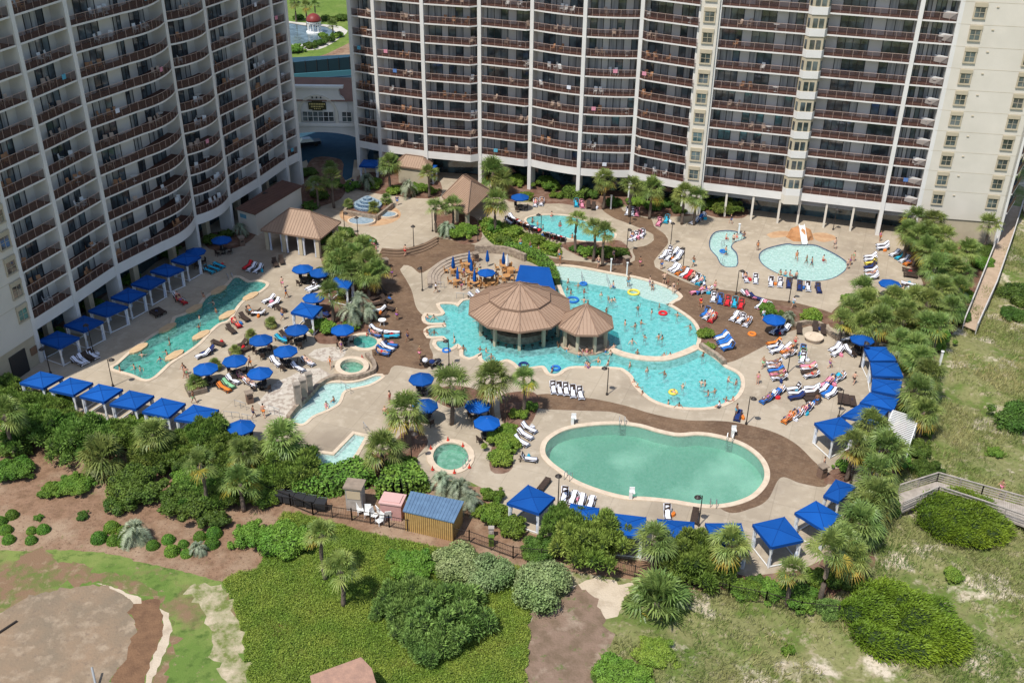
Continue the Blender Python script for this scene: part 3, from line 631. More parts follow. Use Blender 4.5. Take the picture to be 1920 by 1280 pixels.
# the blue-shaded flank of the sunlit tower
fl=MB(); A=Vector((69.5,138.3)); B=Vector(g(1898,376,5.)[:2]); 
o=Vector(((B-A).y,-(B-A).x)).normalized()
for k in range(16):
    z=5+k*2.88
    fl.beam((*(A+o*.2),z),(*(B+o*.2),z),.35,.16,0); fl.beam((*(A+o*.35),z+.6),(*(B+o*.35),z+.6),.05,.9,1); fl.beam((*(A+o*.1),z+1.5),(*(B+o*.1),z+1.5),.06,2.4,2)
ff=fl.build('side_balconies',[M_['stucco_white'],M_['balcony_tile'],M_['door_glass']],east)
# ground floor glazed arcade posts under the sunlit tower
for i in range(8,12):
    a,b=Vector(RF[i]),Vector(RF[i+1]); dv=norm2(b-a); o=Vector((dv.y,-dv.x)); m=max(1,round((b-a).length/3.4))
    for j in range(m):
        c=a.lerp(b,j/m)-o*.3; cb=MB(); cb.box((c.x,c.y,1.95),(.3,.3,3.9),math.atan2(dv.y,dv.x)); cb.build('ground_column',M_['stucco'],east)
    c=(a+b)/2-o*1.2; cb=MB(); cb.box((c.x,c.y,3.3),((b-a).length,.08,.9),math.atan2(dv.y,dv.x)); cb.build('arcade_lintel',M_['grey_lintel'] if 'grey_lintel' in M_ else mat('grey_lintel',(.30,.31,.33)),east)
for i in range(1,9):
    a=Vector(LF[i]); b=Vector(LF[i+1]) if i<9 else a
    for t in(.5,):
        c=a.lerp(b,t); dv=norm2(b-a); o=Vector((dv.y,-dv.x)); c=c-o*1.6; wc=MB(); wc.box((c.x,c.y,2),(.8,.8,4),math.atan2(dv.y,dv.x)); wc.build('ground_column',M_['stucco_beige'],west)
# service-yard wall under the left end of the shaded tower
# ---- link building with the arch between the towers
def link():
    yb=170.; xL,xR=-39.5,-25.6
    r=empty('link_building',(-32.5,yb,0),'cream arched link building with brown tiled roof and sign, between the towers','building')
    b=MB(); zf=5.4
    b.box((-32.5,yb+4,10.4-(10.4-zf)/2),(xR-xL,8,10.4-zf))
    # arch spandrel
    n=14
    for k in range(n):
        x0=xL+(xR-xL)*k/n; x1=xL+(xR-xL)*(k+1)/n
        def az(x): t=(x+32.5)/7.2; return 3.1+2.0*math.sqrt(max(0,1-t*t))
        b.add([(x0,yb-.4,az(x0)),(x1,yb-.4,az(x1)),(x1,yb-.4,6.2),(x0,yb-.4,6.2),(x0,yb+8,az(x0)),(x1,yb+8,az(x1)),(x1,yb+8,6.2),(x0,yb+8,6.2)],[(0,1,2,3),(7,6,5,4),(4,5,1,0),(3,2,6,7)])
    b.box((xL+.1,yb+3.8,3.1),(.9,8.6,6.2)); b.box((xR-.1,yb+3.8,3.1),(.9,8.6,6.2))
    b.box((-32.5,yb-.5,6.5),(xR-xL+.2,.7,.5)); b.box((-32.5,yb-.35,5.75),(xR-xL+.2,.4,.25))
    b.build('wall',M_['stucco_white'],r)
    # shaped gable
    p=MB(); c=-32.6
    prof=[(-5.0,9.9),(-4.6,10.6),(-3.8,11.2),(-3.6,12.3),(-4.2,12.8),(4.2,12.8),(3.6,12.3),(3.8,11.2),(4.6,10.6),(5.0,9.9),(5.0,7.0),(-5.0,7.0)]
    n=len(prof); vs=[(c+x,yb-.25,z) for x,z in prof]+[(c+x,yb+.5,z) for x,z in prof]
    p.add(vs,[tuple(range(n-1,-1,-1)),tuple(range(n,2*n))]+[(i,(i+1)%n,n+(i+1)%n,n+i) for i in range(n)])
    p.box((c,yb-.3,12.8),(9.0,1.0,.35)); p.build('gable',M_['stucco_white'],r)
    a=MB()
    for k in range(13):
        t0=PI*k/13; t1=PI*(k+1)/13
        a.beam((c+3.1*math.cos(t0),yb-.36,8.3+2.9*math.sin(t0)),(c+3.1*math.cos(t1),yb-.36,8.3+2.9*math.sin(t1)),.2,.4)
    for x in(-3.1,3.1): a.box((c+x,yb-.4,7.7),(.5,.3,2.0))
    a.build('arch_moulding',M_['stucco'],r)
    for (x,wd) in((0,5.2),(-4.75,1.6),(4.75,1.6)):
        wn=MB(); wn.box((c+x,yb-.3,7.75),(wd,.1,1.7),0,0); m=6 if wd>3 else 2
        for q in range(m+1): wn.box((c+x-wd/2+wd*q/m,yb-.37,7.75),(.1,.08,1.7),0,1)
        for q in(0,1,2): wn.box((c+x,yb-.36,6.9+.85*q),(wd,.08,.09),0,1)
        wn.build('window',[M_['window_glass'],M_['stucco_white']],r)
    s=MB(); s.box((c,yb-.5,9.6),(2.9,.12,1.25)); s.box((c,yb-.5,10.35),(1.7,.12,.3)); s.box((c,yb-.5,8.92),(1.7,.12,.2))
    so_=s.build('sign_board',mat('sign_dark',(.05,.045,.02)),r)
    lb=MB(); mm=mat('sign_gold',(.62,.50,.2))
    for row,z in((0,9.92),(1,9.5)):
        for q in range(10 if row==0 else 8): 
            lb.box((c-1.2+q*.27+(row*.25),yb-.58,z),(.15+.05*((q*7)%3)/3,.03,.24)); 
    for q in range(4): lb.box((c-.45+q*.3,yb-.58,9.12),(.16,.03,.18))
    lb.build('lettering',mm,so_)
    for q in range(3): 
        m=MB(); m.box((c-.7+q*.7,yb-.5,11.0),(.22,.15,.3)); m.build('spotlight',M_['frame_dark'],r)
    rf=MB(); rf.add([(xL-.3,yb-.6,10.4),(xR+.3,yb-.6,10.4),(xR+.3,yb+5,12.8),(xL-.3,yb+5,12.8),(xL-.3,yb+9,10.4),(xR+.3,yb+9,10.4)],[(0,1,2,3),(3,2,5,4),(0,3,4),(1,5,2),(0,4,5,1)])
    rf.build('roof',M_['roof_brown'],r)
    return r
def seam_mat(name,c1,c2,freq=2.2,axis=0,strength=.6):
    m=mat(name,c1,c2,.7,.55,lo=.3,hi=.7,spec=.3); return m
seam_mat('roof_brown',(.24,.13,.095),(.19,.105,.078)); seam_mat('roof_metal',(.37,.25,.175),(.32,.215,.148)); seam_mat('roof_dark',(.15,.075,.055),(.12,.06,.045))
link()
# ================================================================ roofs and small buildings
mat('stone',(.36,.29,.22),(.22,.17,.13),2.5,.85,bump=.5,bscale=5,lo=.4,hi=.6); mat('timber',(.32,.25,.19),(.24,.19,.145),2,.8,bump=.2,sc3=(1,1,4)); mat('timber_pale',(.44,.39,.34),(.33,.29,.25),2,.8)
mat('white_paint',(.78,.78,.76),rough=.5); mat('dark_metal',(.035,.028,.025),rough=.5); mat('steel',(.5,.52,.54),rough=.25,metal=.9)
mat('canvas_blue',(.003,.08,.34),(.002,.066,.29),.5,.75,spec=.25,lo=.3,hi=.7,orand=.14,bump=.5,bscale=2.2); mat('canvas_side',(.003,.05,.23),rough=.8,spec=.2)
mat('curtain_white',(.70,.71,.74),(.30,.38,.52),6,.9,sc3=(3,3,.1),lo=.45,hi=.6)
def hip_roof(A,B,C,z,zr,ridge_in,name_mat,seams=.42,over=0):
    """A,B,C: world xy corners in order (long side A-B); returns roof MB, D"""
    A,B,C=Vector(A),Vector(B),Vector(C); D=A+C-B; c=(A+B+C+D)/4
    u=(B-A).normalized(); m1=(A+D)/2; m2=(B+C)/2; r1=m1+u*ridge_in; r2=m2-u*ridge_in
    if (r2-r1).dot(u)<0: r1=r2=(r1+r2)/2
    rb=MB(); P=[(*A,z),(*B,z),(*C,z),(*D,z),(*r1,zr),(*r2,zr)]
    rb.add(P,[(0,1,5,4),(1,2,5),(2,3,4,5),(3,0,4),(3,2,1,0)]); 
    Q=[Vector(p) for p in P]
    # standing seams, run from the eave up the slope
    def seam(e0,e1,t0,t1):
        L=(e1-e0).length; n=int(L/seams); dirn=(e1-e0).normalized()
        for i in range(1,n):
            p=e0+dirn*(L*i/n)
            # up-slope direction until it meets hip
            s0=(t0-e0); along0=s0.dot(dirn); s1=(t1-e0); along1=s1.dot(dirn); x=L*i/n
            foot=e0+dirn*along0; upv=t0-foot
            if x<along0: k=x/max(along0,1e-3)
            elif x>along1: k=(L-x)/max(L-along1,1e-3)
            else: k=1
            rb.beam(p+Vector((0,0,.03)),p+upv*k+Vector((0,0,.02)),.035,.05,1)
    seam(Q[0],Q[1],Q[4],Q[5]); seam(Q[1],Q[2],Q[5],Q[5]); seam(Q[2],Q[3],Q[5],Q[4]); seam(Q[3],Q[0],Q[4],Q[4])
    for a,b in((0,4),(1,5),(2,5),(3,4),(4,5)): rb.beam(Q[a]+Vector((0,0,.06)),Q[b]+Vector((0,0,.06)),.16,.1,1)
    for a,b in((0,1),(1,2),(2,3),(3,0)): rb.beam(Q[a]-Vector((0,0,.1)),Q[b]-Vector((0,0,.1)),.12,.22,2)
    return rb,D
def pavilion(pxs,z,zr,ri,label,cat,posts,name='pavilion',curt=True,depth=None):
    A,B,C=[Vector(g(x,y,z)[:2]) for x,y in pxs]
    if depth: C=B+(C-B).normalized()*depth
    rb,D=hip_roof(A,B,C,z,zr,ri,'roof_metal'); ce=(A+B+C+D)/4
    r=empty(name,(ce.x,ce.y,0),label,cat)
    rb.build('roof',[M_['roof_metal'],M_['roof_seam'],M_['roof_seam']],r)
    ins=lambda p: p+(ce-p)*.14
    a,b,c,d=ins(A),ins(B),ins(C),ins(D)
    k=0
    for p,q,n in((a,b,posts),(d,c,posts)):
        for i in range(n):
            t=p.lerp(q,i/(n-1)); m=MB(); m.box((t.x,t.y,z/2+.05),(.5,.5,z),math.atan2((q-p).y,(q-p).x)); m.build('column',M_['stucco_beige'],r)
            if curt:
                u=(q-p).normalized(); m=MB()
                for s in(-1,1):
                    if (i==0 and s<0) or (i==n-1 and s>0): continue
                    e=t+u*s*.42; m.lathe([(.16,0),(.12,1.2),(.22,z-.1)],(e.x,e.y,.05),8)
                m.build('curtain',M_['curtain_white'],r)
    return r
mat('roof_seam',(.26,.17,.12),rough=.6)
pavilion([(489,431),(600,448),(639,416)],3.1,5.5,3.0,'open brown hip-roofed pavilion with tied white curtains, beside the fountain plaza','pavilion',4)
pavilion([(829,368),(876,401),(921,357)],3.0,5.4,2.6,'brown hip-roofed pavilion without curtains, among the palms right of the fountain','pavilion',3,curt=False)
def octo(cx,cy,R,z,h,n,label,tiers,name,postR,npost,px=None):
    c=g(cx,cy,z); r=empty(name,(c.x,c.y,0),label,'pool bar' if tiers>1 else 'gazebo')
    def seg(r0,z0,r1,z1,nm):
        m=MB(); rings=[(r0,z0),(r1,z1)]
        P=[[Vector((c.x+rr*math.cos(2*PI*(k+.5)/n),c.y+rr*math.sin(2*PI*(k+.5)/n),zz)) for k in range(n)] for rr,zz in rings]
        for k in range(n):
            a,b=P[0][k],P[0][(k+1)%n]; d,e=P[1][k],P[1][(k+1)%n]
            m.quad(a,b,e,d,0); m.beam(a+Vector((0,0,.05)),d+Vector((0,0,.05)),.14,.1,1); m.beam(a-Vector((0,0,.1)),b-Vector((0,0,.1)),.1,.24,1)
            L=(b-a).length; q=int(L/.42); mid=(d+e)/2; 
            for i in range(1,q):
                x=i/q; p=a.lerp(b,x); top=mid-(a+b)/2; wt=(e-d).length/L
                s=abs(x-.5)*2; kk=1 if s<=wt else (1-s)/(1-wt)
                m.beam(p+Vector((0,0,.03)),p+top*kk+Vector((0,0,.02)),.035,.05,1)
        if r1>.05: pass
        m.build(nm,[M_['roof_metal'],M_['roof_seam']],r)
    if tiers>1:
        seg(R,z,R*.55,z+h*.42,'lower_roof'); seg(R*.6,z+h*.46,.03,z+h,'upper_roof')
    else: seg(R,z,.03,z+h,'roof')
    m=MB(); m.lathe([(R-.3,z-.15),(R-.3,z-.12)],(c.x,c.y,0),n); m.build('ceiling',M_['timber'],r)
    for k in range(npost):
        t=2*PI*(k+.5)/npost; m=MB(); m.box((c.x+postR*math.cos(t),c.y+postR*math.sin(t),z/2-.3),(.35,.35,z+.6),t); m.build('post',M_['stucco_beige'],r)
    return r,c
bar,bc=octo(974,574,6.35,3.2,3.1,10,'large round swim-up bar with two-tiered ribbed brown metal roof, in the main pool',2,'pool_bar',4.9,10)
m=MB(); m.lathe([(3.6,-1.1),(3.6,.95),(4.0,.95),(4.0,1.05),(3.2,1.05),(3.2,.1)],(bc.x,bc.y,0),20); m.build('bar_counter',M_['stone'],bar)
m=MB(); m.lathe([(1.6,-.1),(1.6,2.6)],(bc.x,bc.y,0),12); m.build('back_bar',M_['timber'],bar)
for k in range(14):
    t=PI+PI*(k+.5)/14; m=MB(); x,y=bc.x+4.7*math.cos(t),bc.y+4.7*math.sin(t); m.tube([(x,y,-1.1),(x,y,.35)],.05); m.lathe([(.2,.35),(.2,.42)],(x,y,0),10); m.build('bar_stool',M_['dark_metal'],bar)
gz,gc=octo(1098,603,3.45,2.9,2.35,8,'small octagonal brown metal-roofed gazebo on the pier beside the swim-up bar',1,'gazebo',2.6,8)
# pier under the small gazebo and lower pool curb (weir)
m=MB(); c=gc
m.prism([(c.x+3.0*math.cos(2*PI*k/16),c.y+3.0*math.sin(2*PI*k/16)) for k in range(16)],-1.0,.12); m.thing('pool_pier',M_['deck'],'round grey concrete pier in the pool carrying the small gazebo','pier')
def ribbon(pxl,wd,z0,z1,name,mt,label=None,cat=None,closed=False,step=5,sm=True,kind=None):
    P=[Vector(p) for p in W(spline(pxl,step,closed))] if sm else [Vector(p) for p in W(pxl)]
    n=len(P); Lf=[];Rt=[]
    for i in range(n):
        a=P[(i-1)%n] if closed or i>0 else P[i]; b=P[(i+1)%n] if closed or i<n-1 else P[i]
        d=(b-a).normalized(); nn=Vector((-d.y,d.x))*wd/2; Lf.append(P[i]+nn); Rt.append(P[i]-nn)
    m=MB(); k=n if closed else n-1
    for i in range(k):
        j=(i+1)%n
        vs=[(*Lf[i],z0),(*Rt[i],z0),(*Rt[j],z0),(*Lf[j],z0),(*Lf[i],z1),(*Rt[i],z1),(*Rt[j],z1),(*Lf[j],z1)]
        m.add(vs,[(4,5,6,7),(0,4,7,3),(1,2,6,5)]+([(0,1,5,4)] if i==0 and not closed else [])+([(2,3,7,6)] if i==k-1 and not closed else []))
    if label: return m.thing(name,mt,label,cat)
    return struct(m.build(name,mt))
ribbon([(1308,650),(1282,662),(1248,672),(1210,672),(1172,665),(1145,655),(1130,648)],1.0,-1.1,.1,'pool_weir',M_['coping'],'curved pale weir wall dividing the round pool from the lower pool','weir wall')
ribbon([(1045,528),(1052,546),(1060,565),(1064,590),(1068,610)],.5,-1.1,.12,'pool_divider',M_['coping'],'short curved pale wall between the bar basin and the round pool','pool wall')
ribbon([(1068,622),(1072,640),(1090,652),(1110,655),(1130,648)],.6,-1.1,.14,'pool_divider',M_['coping'],'curved pale curb round the pier of the small gazebo','pool wall')
# terrace steps, plaza steps
for i in range(4):
    o=i*4.6
    ribbon([(806+o*1.3,536-o*.2),(806+o*1.2,518+o*.1),(822+o*1.1,500+o*.5),(850+o*.9,486+o*.8),(885+o*.6,479+o*.9)],.55,0,.42-i*.1,'terrace_step',M_['flag_step'] if 'flag_step' in M_ else mat('flag_step',(.40,.33,.26),(.30,.24,.19),2,.85),'curved stone step round the sunken terrace, %s from outside'%ORD[i],'step')['group']='curved steps round the terrace'
mat('step_brown',(.20,.13,.085),(.15,.1,.065),1.5,.85)
for i in range(3):
    o=i*4.2
    ribbon([(716+o*.2,470+o),(750,472+o),(785,465+o),(805,457+o),(820,448+o)],.5,0,.32-i*.1,'plaza_step',M_['step_brown'],'curved brown step down from the fountain plaza, %s from the top'%ORD[i],'step')['group']='steps below the plaza'
# stone wall behind terrace
ribbon([(890,474),(925,474),(955,478),(985,490)],.5,0,1.1,'retaining_wall',M_['stone'],'low stone wall behind the terrace tables','wall')
ribbon([(938,473),(965,474),(1000,487),(1022,505),(1038,530)],.45,0,.75,'retaining_wall',M_['white_paint'],'thin white curved wall under the hedge above the bar','wall')
# equipment building
def equipment():
    A,B,C,D=[Vector(g(x,y,3.3)[:2]) for x,y in((442,392),(478,403),(566,350),(528,339))]
    c=(A+B+C+D)/4; r=empty('equipment_building',(c.x,c.y,0),'long low cream pump house with brown metal roof, against the shaded tower','building')
    m=MB(); ins=lambda p:p+(c-p)*.04; m.prism([tuple(ins(p)) for p in(A,B,C,D)],0,3.25); m.build('wall',M_['stucco'],r)
    m=MB(); m.prism([tuple(p) for p in(A,B,C,D)],3.25,3.4,0)
    n=26
    for i in range(n+1):
        p=A.lerp(D,i/n); q=B.lerp(C,i/n); m.beam((*p,3.43),(*q,3.43),.06,.07,1)
    m.build('roof',[M_['roof_dark'],M_['roof_brown']],r)
    m=MB(); p=ins(A).lerp(ins(B),.3); dv=(B-A).normalized(); m.box((p.x,p.y,2.4),(1.2,.12,.6),math.atan2(dv.y,dv.x)); m.build('vent',mat('vent_blue',(.12,.3,.4)),r)
    m=MB(); p=ins(B).lerp(ins(C),.7); dv=(C-B).normalized(); m.lathe([(.3,-.03),(.3,.03)],(0,0,0),12); 
    return r
equipment()
# small tiled hut behind the fountain
def hut():
    A,B,C=[(720,322),(803,330),(812,303)],0,0
    pts=[Vector(g(x,y,3.0)[:2]) for x,y in((742,310),(806,319),(812,303))]
    rb,D=hip_roof(*pts,3.0,4.3,1.5,'roof_metal'); ce=sum(pts,Vector((0,0)))/3
    r=empty('tiled_hut',(ce.x,ce.y,0),'small hut with pinkish brown tiled roof, under the sunlit tower','hut')
    rb.build('roof',[M_['roof_metal'],M_['roof_seam'],M_['roof_seam']],r)
    c=(pts[0]+pts[1]+pts[2]+D)/4; ins=lambda p:p+(c-p)*.12
    m=MB(); m.prism([tuple(ins(p)) for p in(pts[0],pts[1],pts[2],D)],0,2.95); m.build('wall',M_['stucco_beige'],r)
hut()
# ---- cabanas
def cabana(cs,label,z=2.55,group='blue cabanas',peak=.26,fl=True,posts=True,cat='cabana'):
    P=[g(x,y,z) for x,y in cs]; c=sum(P,Vector())/4; 
    r=empty('cabana',(c.x,c.y,0),label,cat,group)
    m=MB(); ap=Vector((c.x,c.y,z+peak)); 
    m.add([tuple(p) for p in P]+[tuple(ap)],[(0,1,4),(1,2,4),(2,3,4),(3,0,4)],0)
    n=4
    for i in range(4):
        a,b=P[i],P[(i+1)%4]; out=((a+b)/2-c); out.z=0; out=out.normalized()*.03
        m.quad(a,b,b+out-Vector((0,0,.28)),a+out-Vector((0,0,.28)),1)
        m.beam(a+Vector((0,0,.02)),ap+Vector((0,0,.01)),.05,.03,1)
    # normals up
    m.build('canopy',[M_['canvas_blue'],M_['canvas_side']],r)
    if posts:
        Q=[p+(c-p)*.09 for p in P]
        for p in Q:
            s=MB(); s.box((p.x,p.y,z/2-.08),(.12,.12,z-.2),0); s.build('post',M_['white_paint'],r)
            s=MB(); d=(c-p); d.z=0; d.normalize(); s.lathe([(.17,.05),(.15,.9),(.08,1.2),(.14,1.5),(.2,z-.3)],(p.x+d.x*.18,p.y+d.y*.18,0),7); s.build('curtain',M_['curtain_white'],r)
        s=MB()
        for i in(1,2,3) if fl else ():
            a,b=Q[i],Q[(i+1)%4]; s.beam((a.x,a.y,.12),(b.x,b.y,.12),.08,.1)
        for i in range(4):
            a,b=Q[i],Q[(i+1)%4]; s.beam((a.x,a.y,z-.25),(b.x,b.y,z-.25),.07,.07)
        s.build('frame_rail',M_['white_paint'],r)
    return r
LB=[[(75.5,695.5),(119,705.5),(81,727),(36,717)],[(131,707),(174.5,717),(137.5,740),(92,730)],[(185,719),(230.5,729),(195,753),(149,742)],[(242.5,731),(289,741),(255,766),(205,757)],[(302.5,745),(348,755.5),(316,782),(266,771)],[(362.5,757.5),(410.5,767.5),(382,793),(326,785)]]
for i,c in enumerate(LB): cabana(c,'blue cabana in the slanting front-left row of six, %s from its left end'%ORD[i],group='cabanas in the front left row')
LT=[[(107,620),(149,632),(111,652),(71,638)],[(157,591),(194,602),(157,621),(120,609)],[(200,564),(240,574),(200,592),(165,582)],[(240,539),(274,549),(242,566),(207,557)],[(275,515),(310,524),(280,541),(245,532)],[(310,494),(345,504),(315,517),(281,508)],[(345,474),(377,481),(350,496),(320,488)]]
for i,c in enumerate(LT): cabana(c,'blue cabana in the row along the shaded tower, %s from the front'%ORD[i],group='cabanas along the shaded tower')
RC=[([(1619,650),(1666,650),(1681,675),(1632,676)],'uppermost'),([(1632,679),(1683,680),(1694,706),(1636,704)],'second'),([(1636,709),(1692,714),(1686,741),(1634,731)],'third'),([(1631,735),(1686,747),(1676,768),(1612,754)],'fourth'),([(1612,757),(1665,770),(1645,794),(1577,779)],'fifth'),([(1527,792),(1576,781),(1605,803),(1562,823)],'lowest')]
for c,l in RC: cabana(c,f'blue cabana in the curved row of six on the right, {l} from the top' if l not in('uppermost','lowest') else f'{l} blue cabana in the curved row of six on the right',group='cabanas in the curved right row',peak=.25)
BR=[([(1567,898),(1607,911),(1573,940),(1544,928)],'small blue cabana beside the wooden ramp, half behind palms'),([(1530,938),(1577,966),(1547,995),(1490,960)],'blue cabana with purple towel beneath, second from the ramp'),([(1411,982),(1471,968),(1507,1012),(1446,1025)],'blue cabana at the lower right corner of the deck, white rail in front'),([(1322,980),(1390,980),(1404,1027),(1345,1030)],'blue cabana behind the bushy tree, left of the corner cabana'),([(1232,972),(1302,978),(1303,1008),(1240,1006)],'blue cabana mostly hidden behind a palm, third left of the corner cabana'),([(1146,961),(1212,969),(1208,1007),(1142,999)],'blue cabana between two bushy pines, below the big oval pool'),([(1070,943),(1124,952),(1117,978),(1062,968)],'blue cabana half hidden behind a bushy pine, left of the oval pool ladder'),([(990,908),(1041,932),(1011,962),(950,942)],'leftmost blue cabana of the front row, below the dark loungers')]
for c,l in BR: cabana(c,l,group='cabanas along the front edge of the deck')
cabana([(565,566),(605,575),(587,595),(545,585)],'single blue cabana left of the spiky palms, in the middle of the left deck')
cabana([(630,519),(664,525),(652,542),(613,533)],'single blue cabana under the palm cluster, above the spiky palms')
cabana([(682,299),(710,300),(708,313),(673,311)],'small blue canopy at the road gate under the sunlit tower',group='blue canopies by the road')
cabana([(799,306),(820,310),(812,318),(794,314)],'tiny blue canopy right of the tiled hut',group='blue canopies by the road')
P=[g(x,y,3.0) for x,y in((975,497),(1030,502),(1043,548),(966,530))]; c=sum(P,Vector())/4
r=empty('shade_canopy',(c.x,c.y,0),'large flat blue shade canopy behind the swim-up bar','shade canopy'); m=MB(); m.prism([(p.x,p.y) for p in P],2.95,3.05); m.build('canopy',M_['canvas_blue'],r)
for p in P: q=p+(c-p)*.08; m=MB(); m.box((q.x,q.y,1.47),(.15,.15,2.95)); m.build('post',M_['white_paint'],r)
# ---- shed with blue roof
def shed():
    z=2.5; R=[g(x,y,zz) for x,y,zz in((770,920,2.5),(870,939,2.5),(851,979,2.3),(755,957,2.3))]
    c=sum(R,Vector())/4; r=empty('storage_shed',(c.x,c.y,0),'slatted yellow timber storage shed with flat blue metal roof, by the black fence','shed')
    m=MB(); m.add([tuple(p) for p in R]+[(p.x,p.y,p.z-.12) for p in R],[(0,1,2,3),(7,6,5,4),(0,4,5,1),(1,5,6,2),(2,6,7,3),(3,7,4,0)])
    for i in range(1,16):
        a=R[0].lerp(R[1],i/16); b=R[3].lerp(R[2],i/16); m.beam(a+Vector((0,0,.03)),b+Vector((0,0,.03)),.04,.04)
    m.build('roof',mat('roof_blue',(.13,.22,.34),(.10,.17,.27),1.5,.5,spec=.5),r)
    Q=[p+(c-p)*.06 for p in R]; m=MB()
    for i in range(4):
        a,b=Q[i],Q[(i+1)%4]; L=(b-a).length; n=int(L/.2)
        for k in range(n):
            t=(k+.5)/n; p=a.lerp(b,t); dv=(b-a); h=min(a.z,b.z)-.15
            m.box((p.x,p.y,h/2),(.13,.05,h),math.atan2(dv.y,dv.x),0)
        p=(a+b)/2; m.box((p.x,p.y,h/2),(L,.02,h-.1),math.atan2(dv.y,dv.x),1)
    m.build('slat_wall',[mat('shed_wood',(.52,.33,.12),(.43,.27,.09),3,.8),mat('shed_dark',(.16,.10,.04))],r)
shed()
# pink playhouse box
c=g(738,965,0); r=empty('storage_box',(c.x,c.y,0),'faded pink plastic storage box left of the blue-roofed shed','storage box')
m=MB(); m.box((c.x,c.y,.9),(2.0,1.5,1.8),-.2); m.build('body',mat('pink',(.55,.30,.27),(.48,.27,.25),1.5,.7),r); m=MB(); m.box((c.x,c.y,1.87),(2.2,1.7,.14),-.2); m.box((c.x,c.y,1.97),(1.7,1.2,.12),-.2); m.build('lid',mat('pink_lid',(.60,.38,.35)),r)
m=MB(); m.box((c.x+.15,c.y-.76,.85),(.8,.05,1.5),-.2); m.build('door',mat('pink_door',(.42,.2,.18)),r)
# wooden booth
c=g(668,950,0); r=empty('towel_booth',(c.x,c.y,0),'tall narrow weathered timber booth behind the fence, right of the black carts','booth')
m=MB(); m.box((c.x,c.y,1.3),(1.5,1.3,2.6),-.15); m.build('body',M_['timber_pale'],r); m=MB(); m.box((c.x,c.y,2.68),(1.8,1.6,.14),-.15); m.build('roof',M_['timber'],r)
m=MB(); m.box((c.x-.05,c.y-.68,1.9),(1.3,.04,.9),-.15); m.build('shelf',mat('tan',(.5,.4,.27)),r)
# black carts
for i,(x,y) in enumerate([(523,940),(543,943),(563,947),(583,951),(603,956)]):
    c=g(x,y,0); r=empty('beach_cart',(c.x,c.y,0),'black wheeled utility cart in the row inside the fence, %s from the left'%ORD[i],'cart','black carts inside the fence',-.15)
    m=MB(); m.box((0,0,.62),(.95,.75,.75),0); m.box((0,0,1.03),(1.05,.85,.08)); m.build('bin',M_['black'] if 'black' in M_ else mat('black',(.03,.03,.033),rough=.55),r,False)
    m=MB(); m.tube([(-.4,.45,.5),(-.4,.65,1.0),(.4,.65,1.0),(.4,.45,.5)],.03); m.build('handle',M_['steel'],r,False)
    for s in(-1,1):
        m=MB(); m.tube([(s*.5,.2,.18),(s*.58,.2,.18)],.18,10); m.build('wheel',M_['dark_metal'],r,False)
# stacked white chairs
for i,(x,y,col) in enumerate([(690,968,0),(703,972,0),(715,965,0),(728,972,1),(738,968,0),(712,982,0),(676,962,0)]):
    c=g(x,y,0); r=empty('deck_chair',(c.x,c.y,0),('white' if not col else 'white and blue')+' plastic deck chair stored behind the fence by the shed','chair','stored white chairs',i*1.1)
    mm=M_['white_paint'] if not col else mat('blue_cloth',(.02,.13,.35))
    m=MB(); m.box((0,0,.42),(.6,.6,.06)); m.build('seat',mm,r,False); m=MB(); m.box((0,.32,.8),(.6,.06,.75),rx=-.2); m.build('backrest',M_['white_paint'],r,False)
    for sx in(-1,1):
        for sy in(-1,1):
            m=MB(); m.box((sx*.27,sy*.27,.2),(.06,.06,.42)); m.build('leg',M_['white_paint'],r,False)
# ---- fences
def fence(pxs,h,label,mt,gap=.14,rails=(.15,.95),post=2.4,name='picket_fence',thick=.02,cat='fence',group=None,z0=0,kind='picket'):
    P=[Vector(g(x,y)[:2]) for x,y in pxs]; c=P[0]; r=empty(name,(c.x,c.y,0),label,cat,group); m=MB(); pm=MB()
    for a,b in zip(P,P[1:]):
        L=(b-a).length; n=max(1,round(L/post))
        for q in range(n+1): t=a.lerp(b,q/n); pm.box((t.x,t.y,z0+h/2+.04),(.09,.09,h+.08))
        for f in rails: m.beam((*a,z0+h*f),(*b,z0+h*f),.04,.05)
        if kind=='picket':
            k=int(L/gap)
            for q in range(k): t=a.lerp(b,(q+.5)/k); m.box((t.x,t.y,z0+h/2),(thick,thick,h*.94))
    m.build('railing',mt,r); pm.build('post',mt,r); return r
fence([(498,930),(545,948),(587,965),(660,975),(730,988),(800,1002),(880,1016),(962,1046),(1068,1056),(1150,1072),(1230,1092),(1297,1102),(1365,1118),(1435,1132),(1500,1150),(1570,1158)],1.35,'long black iron picket fence along the front of the resort',M_['dark_metal'],.16)
def slat_rail(P,h,r,mt,z0=0,nm='railing',nr=4):
    m=MB()
    for a,b in zip(P,P[1:]):
        L=(b-a).length; n=max(1,round(L/2.2))
        for q in range(n+1): t=a.lerp(b,q/n); m.box((t.x,t.y,(z0+h)/2),(.1,.1,z0+h))
        for k in range(nr): z=z0+h*(k+1)/nr-.05; m.beam((*a,z),(*b,z),.04,.12)
        m.beam((*a,z0+h+.03),(*b,z0+h+.03),.14,.05)
    m.build(nm,mt,r)
